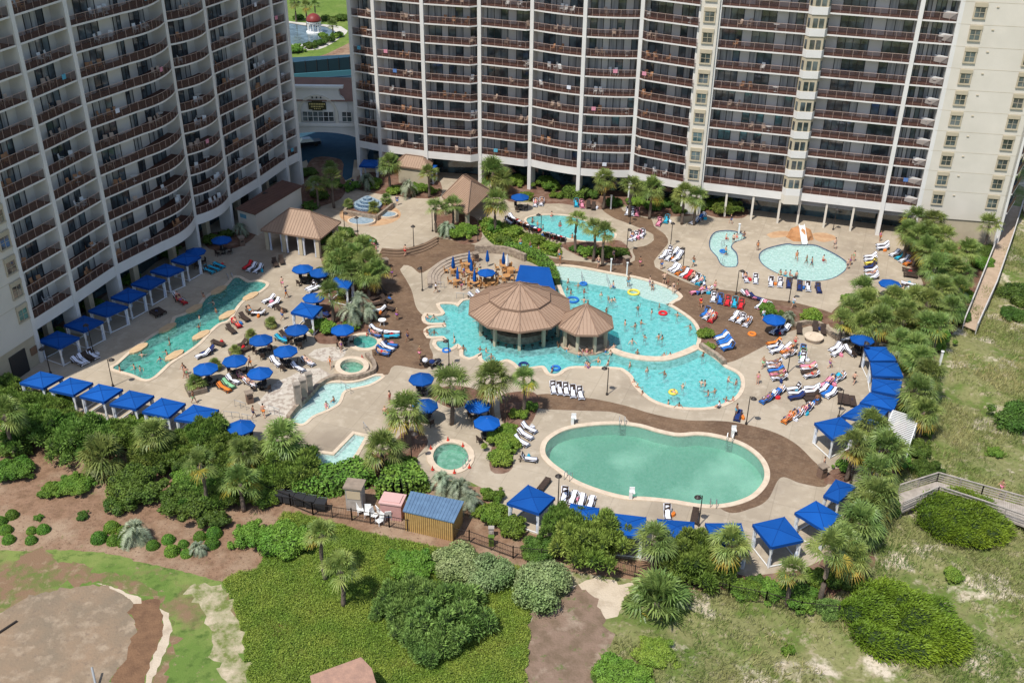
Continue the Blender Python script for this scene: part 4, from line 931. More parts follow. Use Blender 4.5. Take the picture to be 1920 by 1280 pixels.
def boardwalk(L,R,z,label,hr=1.05,mt='timber_pale',fm='boards'):
    LP=[Vector(g(x,y,z)[:2]) for x,y in L]; RP_=[Vector(g(x,y,z)[:2]) for x,y in R]
    c=(LP[0]+RP_[0])/2; r=empty('boardwalk',(c.x,c.y,0),label,'boardwalk','wooden boardwalks'); m=MB()
    for i in range(len(LP)-1):
        d=((LP[i+1]-LP[i]).length); n=max(1,int(d/.16))
        for k in range(n):
            a=LP[i].lerp(LP[i+1],(k+.06)/n); b=LP[i].lerp(LP[i+1],(k+.94)/n); c2=RP_[i].lerp(RP_[i+1],(k+.94)/n); d2=RP_[i].lerp(RP_[i+1],(k+.06)/n)
            m.add([(*a,z),(*b,z),(*c2,z),(*d2,z),(*a,z-.05),(*b,z-.05),(*c2,z-.05),(*d2,z-.05)],[(0,1,2,3),(0,4,5,1),(2,6,7,3),(7,6,5,4)])
        for S in(LP,RP_): m.beam((*S[i],z-.15),(*S[i+1],z-.15),.08,.2)
    m.build('planks',M_[fm],r)
    slat_rail(LP,hr,r,M_[mt],z); slat_rail(RP_,hr,r,M_[mt],z)
    return r
mat('boards',(.52,.39,.28),(.43,.32,.225),1.3,.85,bump=.2)
boardwalk([(1893,384),(1870,450),(1838,530),(1806,610)],[(1916,388),(1897,450),(1866,540),(1830,620)],.5,'long brown plank boardwalk with white rails, running down beside the sunlit tower',1.0,'white_weathered' if 'white_weathered' in M_ else (mat('white_weathered',(.58,.55,.52),(.48,.45,.42),2,.8) and 'white_weathered'))
boardwalk([(1916,384),(1940,390),(2050,440)],[(1921,402),(1960,420),(2060,470)],.5,'short grey boardwalk branch at the right edge, beside the big boardwalk',1.0)
boardwalk([(1684,925),(1756,902),(1840,926),(1925,950),(2050,990)],[(1690,958),(1757,928),(1840,955),(1925,985),(2050,1030)],.9,'weathered grey wooden ramp with slatted rails, above the large round juniper',1.05,'timber_pale','timber_pale')
boardwalk([(1594,885),(1640,896)],[(1600,903),(1640,915)],.3,'short tan wooden landing beside the small cabana at the ramp',.9,'timber_pale')
# pergola
P=[g(x,y,2.5) for x,y in((1674,769),(1722,784),(1705,834),(1655,815))]; c=sum(P,Vector())/4; r=empty('pergola',(c.x,c.y,0),'white slatted pergola behind the curved cabanas','pergola'); m=MB()
for k in range(17): a=P[0].lerp(P[3],k/16); b=P[1].lerp(P[2],k/16); m.beam(a,b,.12,.06)
for a,b in((P[0],P[3]),(P[1],P[2])): m.beam(a-Vector((0,0,.1)),b-Vector((0,0,.1)),.1,.15)
m.build('slat_roof',M_['white_paint'],r)
for p in P: m=MB(); m.box((p.x,p.y,1.2),(.12,.12,2.4)); m.build('post',M_['white_paint'],r)
# hut with shingle roof at the bottom edge
def gable():
    z=2.6; A,B=g(580,1266,z),g(697,1252,z); rid0,rid1=g(640,1243,0),0
    r=empty('shingle_roof_hut',(g(650,1300)[0],g(650,1300)[1],0),'small hut with worn pinkish shingle gable roof, cut by the bottom edge','hut')
    T=g(677,1231,3.0); L=g(581,1266,3.0); R=g(697,1250,2.8); m=MB()
    back=g(590,1400,3.0); br=g(715,1400,3.0)
    m.add([tuple(L),tuple(T),tuple(g(697,1252,2.7)),tuple(g(720,1330,2.3)),tuple(g(600,1360,2.8))],[(0,4,3,2,1)])
    m.build('roof',mat('shingle',(.42,.25,.18),(.33,.2,.15),2.5,.9,bump=.5,bscale=8),r)
    m=MB(); pts=[g(588,1272,0),g(676,1240,0),g(692,1258,0),g(712,1328,0),g(606,1354,0)]; m.prism([(p.x,p.y) for p in [g(592,1270,2.6),g(676,1238,2.6),g(692,1256,2.4),g(712,1326,2.2),g(606,1350,2.6)]],0,2.2); m.build('wall',M_['stucco_beige'],r)
gable()
# ---- fountain
def fountain():
    c=g(692,396); r=empty('fountain',(c.x,c.y,0),'tiered blue mosaic dome fountain inside square stone walls, on the plaza','fountain')
    blue=mat('mosaic_blue',(.03,.06,.13),(.22,.33,.42),9,.25,spec=.6,lo=.45,hi=.6); 
    d=Vector(g(690,392)[:2])
    m=MB(); prof=[(2.2,0),(2.2,.75),(2.05,.85),(1.7,.9),(1.65,1.15),(1.5,1.22),(1.2,1.25),(1.15,1.5),(1.0,1.56),(.7,1.6),(.65,1.82),(.5,1.88),(.02,1.95)]
    m.lathe(prof,(d.x,d.y,0),28,0); m.build('dome',blue,r)
    m=MB()
    for rr,z in((2.12,.86),(1.58,1.23),(1.07,1.57),(.58,1.89)): m.lathe([(rr-.12,z),(rr+.05,z),(rr+.05,z+.03),(rr-.12,z+.03)],(d.x,d.y,0),28)
    m.build('tier_water',M_['curtain_white'] if False else mat('foam',(.34,.42,.48),(.20,.28,.34),3,.3),r)
    P=[Vector(g(x,y)[:2]) for x,y in((646,403),(706,414),(736,390),(722,378))]; m=MB()
    for a,b in zip(P,P[1:]): m.beam((*a,.4),(*b,.4),.35,.8)
    Q=[Vector(g(x,y)[:2]) for x,y in((646,403),(660,384))]; m.beam((*Q[0],.4),(*Q[1],.4),.35,.8); m.build('stone_wall',M_['stone'],r)
    for (x,y,rx) in((678,417,2.1),(726,405,1.6)):
        e=g(x,y); m=MB(); m.lathe([(rx,0),(rx,.35),(rx-.25,.35),(rx-.25,.2)],(e.x,e.y,0),20,0,1,.75); m.build('basin',M_['coping'],r); 
        m=MB(); m.lathe([(rx-.28,.26),(rx-.28,.27)],(e.x,e.y,0),20,0,1,.75); m.build('basin_water',M_['foam'],r)
    e=Vector(g(692,396)[:2]); m=MB(); m.prism([tuple(Vector(p)*1) for p in [g(650,401)[:2],g(705,411)[:2],g(732,390)[:2],g(700,380)[:2],g(665,384)[:2]]],0.01,.5); m.build('planter_fill',M_['mulch'],r)
fountain()
# ---- far gazebo
c=g(590,61); r=empty('domed_gazebo',(c.x,c.y,0),'white columned gazebo with dark red dome in the far pond','gazebo')
m=MB(); m.lathe([(2.0,-.3),(2.0,.3)],(c.x,c.y,0),16); m.build('base',M_['white_paint'],r)
for k in range(8): m=MB(); m.tube([(c.x+1.55*math.cos(k*PI/4),c.y+1.55*math.sin(k*PI/4),.3),(c.x+1.55*math.cos(k*PI/4),c.y+1.55*math.sin(k*PI/4),2.5)],.11,8); m.build('column',M_['white_paint'],r)
m=MB(); m.lathe([(1.8,2.5),(1.8,2.75)],(c.x,c.y,0),16); m.build('ring_beam',M_['white_paint'],r)
m=MB(); m.lathe([(1.85*math.cos(t*PI/16),2.75+1.75*math.sin(t*PI/16)) for t in range(8)]+[(.05,4.6)],(c.x,c.y,0),20); m.build('dome',mat('dome_red',(.20,.035,.03),rough=.45),r,smooth=True)
# windscreen fence beyond road
r=empty('windscreen_fence',tuple(g(550,142)),'tall dark green windscreen fence between lawn and road, seen between the towers','fence'); m=MB(); a,b=g(548,146),g(668,134); a2=a.lerp(b,-.3); b2=a.lerp(b,1.6)
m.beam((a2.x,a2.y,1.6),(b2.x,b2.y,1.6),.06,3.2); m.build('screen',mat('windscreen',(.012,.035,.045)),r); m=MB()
for k in range(12): p=a2.lerp(b2,k/11); m.tube([(p.x,p.y-.08,0),(p.x,p.y-.08,3.4)],.05)
m.build('post',M_['dark_metal'],r)
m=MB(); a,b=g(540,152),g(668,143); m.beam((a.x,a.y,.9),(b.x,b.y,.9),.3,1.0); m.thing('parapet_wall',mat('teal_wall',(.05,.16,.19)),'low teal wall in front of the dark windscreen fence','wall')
# rocks / slide
c=g(1502,449); r=empty('rock_slide',(c.x,c.y,0),'orange rock mound with a white water slide, at the kids pool','water slide')
m=MB(); m.lathe([(1.9,0),(1.7,.6),(1.3,1.15),(.8,1.45),(.1,1.5)],(c.x,c.y+.8,0),14,0,1,.9); 
m.v=[(x+.15*math.sin(5*y+3*z),y+.12*math.sin(4*x),z+.1*math.sin(6*x+y)*(z>.1)) for x,y,z in m.v]; m.build('rock',mat('rock_orange',(.50,.25,.11),(.40,.19,.085),1.5,.85,bump=.4,lo=.3,hi=.7),r)
m=MB(); P=[(c.x,c.y+1.0,1.75),(c.x,c.y+.2,1.45),(c.x,c.y-.8,.8),(c.x,c.y-2.0,.15)]
for a,b in zip(P,P[1:]): m.beam(a,b,.75,.08); m.beam((a[0]-.38,a[1],a[2]+.15),(b[0]-.38,b[1],b[2]+.15),.07,.3); m.beam((a[0]+.38,a[1],a[2]+.15),(b[0]+.38,b[1],b[2]+.15),.07,.3)
m.build('slide',M_['white_paint'],r)
# stone pillars and low walls
for i,(x,y,h) in enumerate([(560,763,2.9),(571,751,2.7),(582,738,2.6)]):
    c=g(x,y); m=MB(); m.box((0,0,h/2),(.62,.62,h),.45); m.box((0,0,h+.05),(.74,.74,.12),.45); o=m.thing('stone_pillar',M_['pillar'] if 'pillar' in M_ else mat('pillar',(.36,.31,.26),(.25,.215,.18),1.8,.85,bump=.4),'square stone pillar beside the splash channel, '+['nearest','middle','farthest'][i]+' of the three','pillar','three stone pillars',loc=(0,0,0)); o.location=c
ribbon([(541,786),(556,768),(580,745),(602,722),(630,710),(655,712),(685,706),(702,697),(700,682),(688,668)],.45,0,.55,'low_wall',M_['stone'],'low curved stone wall above the splash channel','wall')
ribbon([(1358,684),(1345,672),(1328,661),(1313,651)],.5,0,.6,'low_wall',M_['stone'],'short stone planter wall beside the lower end of the main pool','wall')
ribbon([(1490,612),(1520,607),(1540,613),(1556,628),(1575,640)],.4,0,.55,'low_wall',M_['stone'],'curved stone seat wall behind the tan chairs','wall')
for i,(x,y) in enumerate([(410,544),(364,579),(314,615),(470,556),(426,591),(377,629),(260,654),(327,667)]):
    c=g(x,y); an=gdir(x,y,10,-6); m=MB(); n=18
    m.prism([(1.35*math.cos(2*PI*k/n)*(1+.08*math.sin(3*k)),.62*math.sin(2*PI*k/n)*(1+.08*math.cos(2*k))) for k in range(n)],-.9,.1+.01*i); m.v=[tuple(Matrix.Rotation(an,3,'Z')@Vector(v)) for v in m.v]
    o=m.thing('island_slab',M_['tan_slab'] if 'tan_slab' in M_ else mat('tan_slab',(.60,.43,.25),(.52,.36,.21),1.5,.8),'oval tan slab at the edge of the lap pool','slab','tan slabs in the lap pool',loc=(0,0,0)); o.location=c
# ================================================================ plants
def fast(name,V,Fq,mats,mi=None,smooth=False):
    V=np.asarray(V,np.float32).reshape(-1,3); Fq=np.asarray(Fq,np.int32); k=Fq.shape[1]
    me=bpy.data.meshes.new(name); me.vertices.add(len(V)); me.vertices.foreach_set('co',V.ravel())
    me.loops.add(Fq.size); me.loops.foreach_set('vertex_index',Fq.ravel()); me.polygons.add(len(Fq))
    me.polygons.foreach_set('loop_start',np.arange(len(Fq),dtype=np.int32)*k)
    for m in mats: me.materials.append(m)
    if mi is not None: me.polygons.foreach_set('material_index',np.asarray(mi,np.int32))
    me.update(calc_edges=True); me.validate(); return me
LG={'leaf_silver':1.35,'palm_green':1.75,'palm_yellow':1.3,'palm_silver':1.45,'dune_grass':1.35,'flower':1,'leaf_dark':1.8,'leaf_blue':2.3,'leaf_cover':1.9,'leaf_juniper':1.95,'leaf_silver':1.45}
def leafmat(n,c,c2,isl=.35,tr=.25,sc=.6,rough=.55,spec=.25):
    k=LG.get(n,1.9); c=tuple(x*k for x in c); c2=tuple(x*k for x in c2); return mat(n,c,c2,sc,rough,spec,island=isl,orand=.2 if n not in('dune_grass','leaf_cover') else 0.,trans=tr,lo=.38,hi=.62)
leafmat('leaf_bright',(.065,.135,.018),(.11,.17,.025)); leafmat('leaf_dark',(.04,.085,.014),(.075,.12,.02),.4); leafmat('leaf_silver',(.14,.20,.07),(.22,.26,.12),.35)
leafmat('leaf_juniper',(.05,.105,.010),(.095,.155,.012),.4,.2,.5); leafmat('leaf_myrtle',(.065,.125,.02),(.12,.165,.035),.4,.2,.5); leafmat('leaf_blue',(.06,.115,.028),(.095,.155,.04),.45)
leafmat('leaf_box',(.055,.125,.015),(.09,.16,.02),.25); leafmat('leaf_cover',(.088,.138,.018),(.135,.168,.026),.45,.25,.35); leafmat('leaf_hedge',(.06,.13,.02),(.09,.16,.025),.3)
leafmat('palm_green',(.09,.14,.035),(.15,.185,.05),.35,.3,.4,.45,.4); leafmat('palm_yellow',(.30,.26,.04),(.36,.27,.05),.3,.3,.5); leafmat('palm_silver',(.17,.215,.14),(.25,.28,.19),.25,.25,.5,.45,.4)
leafmat('dune_grass',(.11,.17,.035),(.30,.27,.12),.5,.3,.12); leafmat('flower',(.75,.75,.7),(.8,.8,.75),.1)
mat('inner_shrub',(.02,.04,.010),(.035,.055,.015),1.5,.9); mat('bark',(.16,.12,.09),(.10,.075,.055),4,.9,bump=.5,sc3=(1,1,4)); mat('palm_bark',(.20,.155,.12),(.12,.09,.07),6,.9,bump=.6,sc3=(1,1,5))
def leaves(P,Nrm,size,asp=.5,jit=.6,rng=RNG,droop=0.):
    """quads centred at P, facing roughly Nrm"""
    n=len(P); N=Nrm+rng.normal(0,jit,(n,3)); N/=np.linalg.norm(N,axis=1)[:,None]
    T=np.cross(N,rng.normal(0,1,(n,3))); T/=np.linalg.norm(T,axis=1)[:,None]; B=np.cross(N,T)
    s=(size*(.6+.8*rng.random(n)))[:,None] if np.isscalar(size) else size[:,None]
    a=P-T*s*.5; b=P+B*s*asp*.5; c=P+T*s*.5; d=P-B*s*asp*.5
    V=np.stack([a,b,c,d],1).reshape(-1,3); F=np.arange(4*n).reshape(-1,4); return V,F
def blades(P,D,length,width,rng=RNG):
    """narrow triangles/quads from P along D"""
    n=len(P); D=D/np.linalg.norm(D,axis=1)[:,None]; S=np.cross(D,rng.normal(0,1,(n,3))); S/=np.linalg.norm(S,axis=1)[:,None]
    l=(length*(.6+.8*rng.random(n)))[:,None]; w=width*.5
    a=P-S*w*.3; b=P+D*l*.5+S*w; b2=P+D*l*.5-S*w; c=P+D*l
    V=np.stack([a,b,c,b2],1).reshape(-1,3); return V,np.arange(4*n).reshape(-1,4)
def sphere_pts(n,rng=RNG):
    v=rng.normal(0,1,(n,3)); return v/np.linalg.norm(v,axis=1)[:,None]
def lobes_shrub(seed,kind,nl,n,size,flat=.8,core=True,rs=1.,spur=0):
    """unit shrub: radius 1, height about flat*1.2, base at z=0"""
    rng=np.random.default_rng(seed); C=[];R=[]
    for i in range(nl):
        a=rng.random()*2*PI; r=(.66+.2*(1-rs))*math.sqrt(rng.random()); z=flat*(.35+.5*rng.random()*(1-r*.7)); C.append((r*math.cos(a),r*math.sin(a),z)); R.append((.28+.2*rng.random())*rs)
    for i in range(spur):
        a=rng.random()*2*PI; r=.45+.6*rng.random(); z=flat*(.25+1.0*rng.random()*(1.15-r*.75)); C.append((r*math.cos(a),r*math.sin(a),z)); R.append(.09+.10*rng.random())
    nl+=spur
    C=np.array(C);R=np.array(R); Vs=[];Fs=[];mi=[];o=0
    pk=R**2/np.sum(R**2); k=rng.choice(nl,n,p=pk); d=sphere_pts(n,rng); d[:,2]=np.where(d[:,2]<-.4,-d[:,2],d[:,2]); rr=R[k]*(.78+.3*rng.random(n)); P=C[k]+d*rr[:,None]
    # drop leaves buried in other lobes
    keep=np.ones(n,bool)
    for j in range(nl): keep&=~((np.linalg.norm(P-C[j],axis=1)<R[j]*.72)&(k!=j))
    keep&=P[:,2]>.02; P=P[keep]; d=d[keep]
    if kind=='juniper':
        D=d*.8+np.array([.5,-.2,.25])+rng.normal(0,.25,d.shape); V,F=blades(P,D,size*1.6,size*.5,rng)
    elif kind=='needle':
        D=d+rng.normal(0,.5,d.shape)+np.array([0,0,.35]); V,F=blades(P,D,size*1.5,size*.42,rng)
    else: V,F=leaves(P,d,size,.6,.55,rng)
    Vs.append(V);Fs.append(F);mi.append(np.zeros(len(F),int)); o=len(V)
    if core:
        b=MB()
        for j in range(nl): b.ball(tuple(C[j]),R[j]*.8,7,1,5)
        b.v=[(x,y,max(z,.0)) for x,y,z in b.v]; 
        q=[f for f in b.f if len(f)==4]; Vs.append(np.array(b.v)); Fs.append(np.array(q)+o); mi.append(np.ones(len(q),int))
    return np.concatenate(Vs),np.concatenate(Fs),np.concatenate(mi)
SHR={}
def shrub_mesh(kind,v,big=False):
    k=(kind,v,big)
    if k in SHR: return SHR[k]
    s=hash(kind)%1000 if False else sum(map(ord,kind))+v*17
    if kind=='silver': a=lobes_shrub(s,'leaf',26,14000,.075,.85)
    elif kind=='juniper': a=lobes_shrub(s,'juniper',70,46000,.045,.62,rs=.68)
    elif kind=='box': 
        rng=np.random.default_rng(s); n=1400; d=sphere_pts(n,rng); d[:,2]=abs(d[:,2]); P=d*np.array([1,1,1.25])*(.93+.1*rng.random(n))[:,None]; V,F=leaves(P,d,.14,.7,.5,rng)
        b=MB(); b.ball((0,0,0),(.93,.93,1.17),12,1,8); b.v=[(x,y,max(z,0)) for x,y,z in b.v]; q=[f for f in b.f if len(f)==4]; a=(np.concatenate([V,b.v]),np.concatenate([F,np.array(q)+len(V)]),np.r_[np.zeros(len(F),int),np.ones(len(q),int)])
    elif kind=='myrtle': a=lobes_shrub(s,'needle',34,20000,.08,1.0,rs=.56,spur=34)
    elif kind=='blue': a=lobes_shrub(s,'needle',34,18000,.075,.85,rs=.58,spur=30)
    elif kind=='dark': a=lobes_shrub(s,'leaf',26,12000 if big else 6000,.075 if big else .105,.8,rs=.72,spur=14)
    else: a=lobes_shrub(s,'leaf',24,12000 if big else 5000,.075 if big else .115,.8,rs=.7,spur=14)
    mm={'silver':'leaf_silver','juniper':'leaf_juniper','box':'leaf_box','myrtle':'leaf_myrtle','blue':'leaf_blue','dark':'leaf_dark'}.get(kind,'leaf_bright')
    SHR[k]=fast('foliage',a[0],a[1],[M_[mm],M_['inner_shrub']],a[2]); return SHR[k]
def hz(x,y): 
    return float(bump_h(x,y)) if in_reg([(x,y)],'dune')[0] else 0.
NSH=0
def shrub(px,py,r,label,kind='leafy',h=None,name='shrub',group=None,cat=None,flowers=0):
    """px,py = centre of the plant's footprint in the photograph"""
    global NSH; NSH+=1
    c=g(px,py); me=shrub_mesh(kind,NSH%3,r>1.7); h=h or r*.95
    root=empty(name,(c.x,c.y,hz(c.x,c.y)-.03),label,cat or name.replace('_',' '),group,rz=0)
    o=bpy.data.objects.new('foliage',me); COL.objects.link(o); o.parent=root; o.scale=(r,r,h/1.0); o.rotation_euler=(0,0,0 if kind=='juniper' else NSH*1.3)
    m=MB(); 
    for q in range(4): a=q*1.6+NSH; m.tube([(0.05*math.cos(a),.05*math.sin(a),-.05),(r*.35*math.cos(a),r*.35*math.sin(a),h*.5)],[.05,.02],5)
    if kind!='box': m.build('stem',M_['bark'],root,False)
    return root
# ---- palms
PALM={}
def palm_crown(kind,v):
    k=(kind,v)
    if k in PALM: return PALM[k]
    rng=np.random.default_rng(40+v+(100 if kind=='silver' else 0)); V=[];F=[];mi=[]
    def seg(a,b,w0,w1,side,m):
        o=len(V); V.extend([a-side*w0,a+side*w0,b+side*w1,b-side*w1]); F.append((o,o+1,o+2,o+3)); mi.append(m)
    nf={'silver':40,'open':27}.get(kind,46)
    for i in range(nf):
        az=rng.random()*2*PI; t=(i+.5)/nf; el=math.radians(82-(135 if kind!='open' else 108)*t+rng.normal(0,8)); hd=np.array([math.cos(az),math.sin(az),0]); d=hd*math.cos(el)+np.array([0,0,math.sin(el)]); side=np.array([-math.sin(az),math.cos(az),0]); up=np.cross(side,d)*-1
        if up[2]<0: up=-up
        m=1 if (t>.78 and rng.random()<.38) else 0
        if kind!='silver':
            L=.85+.35*rng.random(); p=d*L+np.array([0,0,-.12*L]); seg(np.zeros(3),p,.02,.015,side,m)
            nb=15
            for j in range(nb):
                th=math.radians(-105+210*j/(nb-1)+rng.normal(0,3)); bl=(1.15+.25*rng.random())*(1-.22*abs(th)/1.9)
                bd=d*math.cos(th)+side*math.sin(th)+up*.18*abs(math.sin(th)); bd/=np.linalg.norm(bd); s2=np.cross(bd,up); s2/=np.linalg.norm(s2)
                q=p+bd*bl*.55; e=p+bd*bl+np.array([0,0,-.30*bl]); seg(p,q,.012,.055,s2,m); seg(q,e,.055,.008,s2,m)
        else:
            # arching feather frond
            L=2.0+.5*rng.random(); n=7; P=[]
            for j in range(n+1):
                s=j/n; P.append(d*L*s*(1-.25*s)+np.array([0,0,-.95*L*s*s*.6]))
            for j in range(n):
                seg(P[j],P[j+1],.02,.015,side,0); dv=P[j+1]-P[j]; dv/=np.linalg.norm(dv)
                for q in range(4):
                    b0=P[j]+(P[j+1]-P[j])*q/4
                    for sg in(-1,1):
                        ld=dv*.75+side*sg*.8+np.array([0,0,.35+.1*rng.normal()]); ld/=np.linalg.norm(ld); e=b0+ld*.52*(1-.4*j/n)+np.array([0,0,-.08]); seg(b0,e,.03,.006,dv,0)
    if kind!='silver': 
        # old boot tuft under the crown
        for i in range(26):
            az=rng.random()*2*PI; d=np.array([math.cos(az),math.sin(az),-1.2]); seg(np.array([0,0,-.1]),d*.42,.03,.04,np.array([-math.sin(az),math.cos(az),0]),2)
    PALM[k]=fast('fronds',V,F,[M_['palm_silver' if kind=='silver' else 'palm_green'],M_['palm_yellow'],M_['palm_bark']],mi); return PALM[k]
TR={}
NP=0
def palm(px,py,h,label,kind='fan',s=1.,lean=None,group='palms on the resort grounds'):
    """px,py = crown centre in the photograph, h = crown height over the ground"""
    global NP; NP+=1
    c=g(px,py,h); z0=hz(c.x,c.y)
    root=empty('palm_tree' if kind=='fan' else 'feather_palm',(c.x,c.y,z0),label,'palm tree',group)
    o=bpy.data.objects.new('crown',palm_crown('open' if kind=='fan' and (s<=.85 or NP%5==0) and h>2 else kind,NP%4)); COL.objects.link(o); o.parent=root; o.location=(0,0,h-z0); o.scale=(s,s,s*(.95+.1*(NP%3))); o.rotation_euler=(0.06*math.sin(NP*2.1),.06*math.cos(NP*1.7),NP*2.399)
    if h-z0>.6:
        m=MB(); lx=.12*math.sin(NP*3.3)*h/4; ly=.12*math.cos(NP*2.7)*h/4; n=8
        P=[(lx*math.sin(PI*i/n),ly*math.sin(PI*i/n),-.05+(h-z0)*i/n) for i in range(n+1)]
        m.tube(P,[.22*s**.5*(1-.25*i/n)+.02*(i%2) for i in range(n+1)],9); m.build('trunk',M_['palm_bark'],root,False,True)
    return root
FP='fan palm '
PL=[(8,775,5.5,'fan palm with a bare trunk at the left edge of the photo'),(192,857,1.8,'low wide fan palm below the front-left cabanas',1.25),(285,812,3.2,'fan palm with yellowed fronds below the fifth front-left cabana',1.),(375,867,5.4,'slim fan palm with bare trunk in the lower left thicket',.85),(450,905,3.3,'fan palm with hanging pale fronds in the lower left thicket'),(457,845,3.,'fan palm behind the lower left thicket',.9),
(530,822,3.6,'big fan palm left of the L-shaped pool',1.15),(760,768,4.5,'tall fan palm above the spa with red cones',1.1),(717,838,3.4,'broad fan palm right of the L-shaped pool',1.1),(845,720,5,'large fan palm above two blue umbrellas',1.2),(924,708,5,'fan palm behind the right one of two blue umbrellas',1.1),(982,710,4.5,'fan palm by the row of towel-covered loungers',.85),
(602,1000,5.2,'left palm of the pair on the green groundcover slope',.75),(637,1066,4.1,'right palm of the pair on the green groundcover slope',.85),
(1230,1012,3.6,'fan palm between the front cabanas and bushy pines',1.),(1370,1018,4,'fan palm leaning on the fourth front cabana',.95),(1232,1128,1.1,'huge low trunkless fan palm clump beside the sand patch',1.5),
(1612,978,2.8,'squat yellow-tinged fan palm below the ramp cabana',1.15),(1642,930,3.2,'dense fan palm at the foot of the grey ramp',1.15),(1557,1030,5.8,'fan palm with brown trunk right of the corner cabana',1.),(1487,1070,3.9,'small yellow fan palm on mulch below the corner cabana',.75),(1598,1045,3,'fan palm behind the brown-trunked palm at lower right',.9),
(1635,798,4,'fan palm overhanging the curved cabanas'),(1662,840,4,'fan palm below the white pergola',1.2),(1600,835,4.2,'fan palm beside the lowest curved cabana',.95),(1722,735,4,'fan palm right of the white pergola',1.05),(1725,670,4,'fan palm right of the uppermost curved cabana'),(1690,640,3.6,'fan palm just above the curved cabanas',.9),
(1617,545,4,'fan palm at the lower end of the kids deck',1.),(1597,578,3.6,'fan palm below the kids deck edge',1.),(1665,580,3.6,'fan palm in the planting below the kids deck umbrella',1.05),(1618,608,3.2,'yellow-based fan palm above the round table umbrella',.9),(1695,600,3.6,'fan palm in the right thicket below the kids deck'),(1765,540,4,'fan palm in the right thicket by the boardwalk'),(1740,565,4,'fan palm inside the right thicket'),(1785,575,4,'fan palm near the lower boardwalk end',.9),(1735,610,3.5,'fan palm low in the right thicket'),(1715,560,3.6,'fan palm right of the kids deck umbrella',.9),
(1750,412,5,'fan palm against the cream end wall'),(1716,408,5,'fan palm at the left end of the cream end wall'),(1735,438,4.6,'fan palm in front of the cream end wall'),(1705,432,4.5,'fan palm at the upper corner of the kids deck'),(1768,445,4.6,'fan palm below the cream end wall',1.05),(1738,466,4.2,'fan palm behind the two right loungers of the kids deck'),(1778,475,4.2,'fan palm right behind the kids deck',1.05),(1772,500,4,'fan palm near the dark loungers of the kids deck'),(1815,468,4,'fan palm beside the middle boardwalk',.95),(1804,512,3.8,'fan palm left of the boardwalk bend',.9),(1798,540,3.6,'fan palm left of the lower boardwalk',.9),(1855,420,4.5,'fan palm between end wall and boardwalk',.9),
(1082,412,5,'left palm of the trio beside the oval upper pool',.85),(1115,428,5,'middle palm of the trio beside the oval upper pool',.85),(1134,436,5,'right palm of the trio beside the oval upper pool',.85),
(1134,335,5,'fan palm in front of the sunlit tower, above the blue loungers',.95),(1184,348,5,'fan palm left of the pair below the sunlit tower'),(1222,352,5,'fan palm right of the pair below the sunlit tower'),(1284,362,5,'fan palm at the stair column of the sunlit tower'),(1306,368,4.6,'second fan palm by the stair column of the sunlit tower',.9),
(632,470,4,'fan palm at the upper left of the central cluster'),(668,478,4.2,'fan palm on top of the central cluster',1.05),(692,492,4,'fan palm at the right of the central cluster'),(640,494,3.6,'fan palm at the lower left of the central cluster'),(660,508,3.4,'yellowed fan palm at the bottom of the central cluster'),(690,515,3.2,'yellowed fan palm at the lower right of the central cluster',.9),
(620,552,4,'fan palm with yellow skirt beside the central cabana'),(817,388,4,'fan palm left of the plain pavilion',.85),(848,384,4,'fan palm in front of the plain pavilion',.85),(930,376,5,'fan palm right of the plain pavilion'),(592,345,4,'fan palm above the curtained pavilion, by the road',.8),(622,332,5,'upper of the fan palms beside the road',.9),(619,316,4.6,'fan palm next to the shaded road',.75),(730,305,5,'fan palm in front of the tiled hut'),(803,325,4,'yellowish fan palm right of the tiled hut',.85),
(700,388,1.3,'small fan palm in front of the fountain dome',.5),(653,381,1.2,'small fan palm at the left fountain corner',.45),(724,372,1.4,'small fan palm at the right fountain corner',.5),(924,322,3.8,'wide dense palm against the sunlit tower',1.3),(940,334,3.2,'palm below the dense palm against the sunlit tower',1.),
(552,3,5,'far lawn palm nearest the shaded tower',.9),(573,12,5,'far lawn palm behind the domed gazebo',.9),(590,9,4.5,'small far lawn palm above the dome',.8),(623,47,3,'far palm right of the domed gazebo',.8)]
for p in PL: palm(p[0],p[1],p[2],p[3],'fan',p[4] if len(p)>4 else 1.)
SP=[(253,992,1.4,'single blue-grey feather palm on the mulch among round shrubs',.95),(370,1024,.8,'small feather palm at the right end of the round shrubs',.55),(672,558,3,'tall silvery feather palm in the central bed',.95),(655,580,2.5,'silvery feather palm at the bottom of the central bed',.9),(690,576,2,'silvery feather palm beside the shaded loungers',.75),(687,333,2,'silvery feather palm left of the tiled hut bed',.85),(767,347,2,'silvery feather palm below the tiled hut',.9),(838,424,1.6,'feather palm below the plain pavilion palms',.85),(830,897,1.6,'silvery feather palm below the spa with red cones',.85),(862,912,1.4,'silvery feather palm left of the blue shed roof hedge',.9),(882,932,1.4,'silvery feather palm right of the blue shed roof',.8),(449,425,1.6,'feather palm by the trash bin near the shaded tower',.7),(585,340,2,'silvery feather palm beside the pump house',.8),(1480,590,1.5,'silvery feather palm in the bed below the lamp',.6)]
for p in SP: palm(p[0],p[1],p[2],p[3],'silver',p[4],group='silvery feather palms')
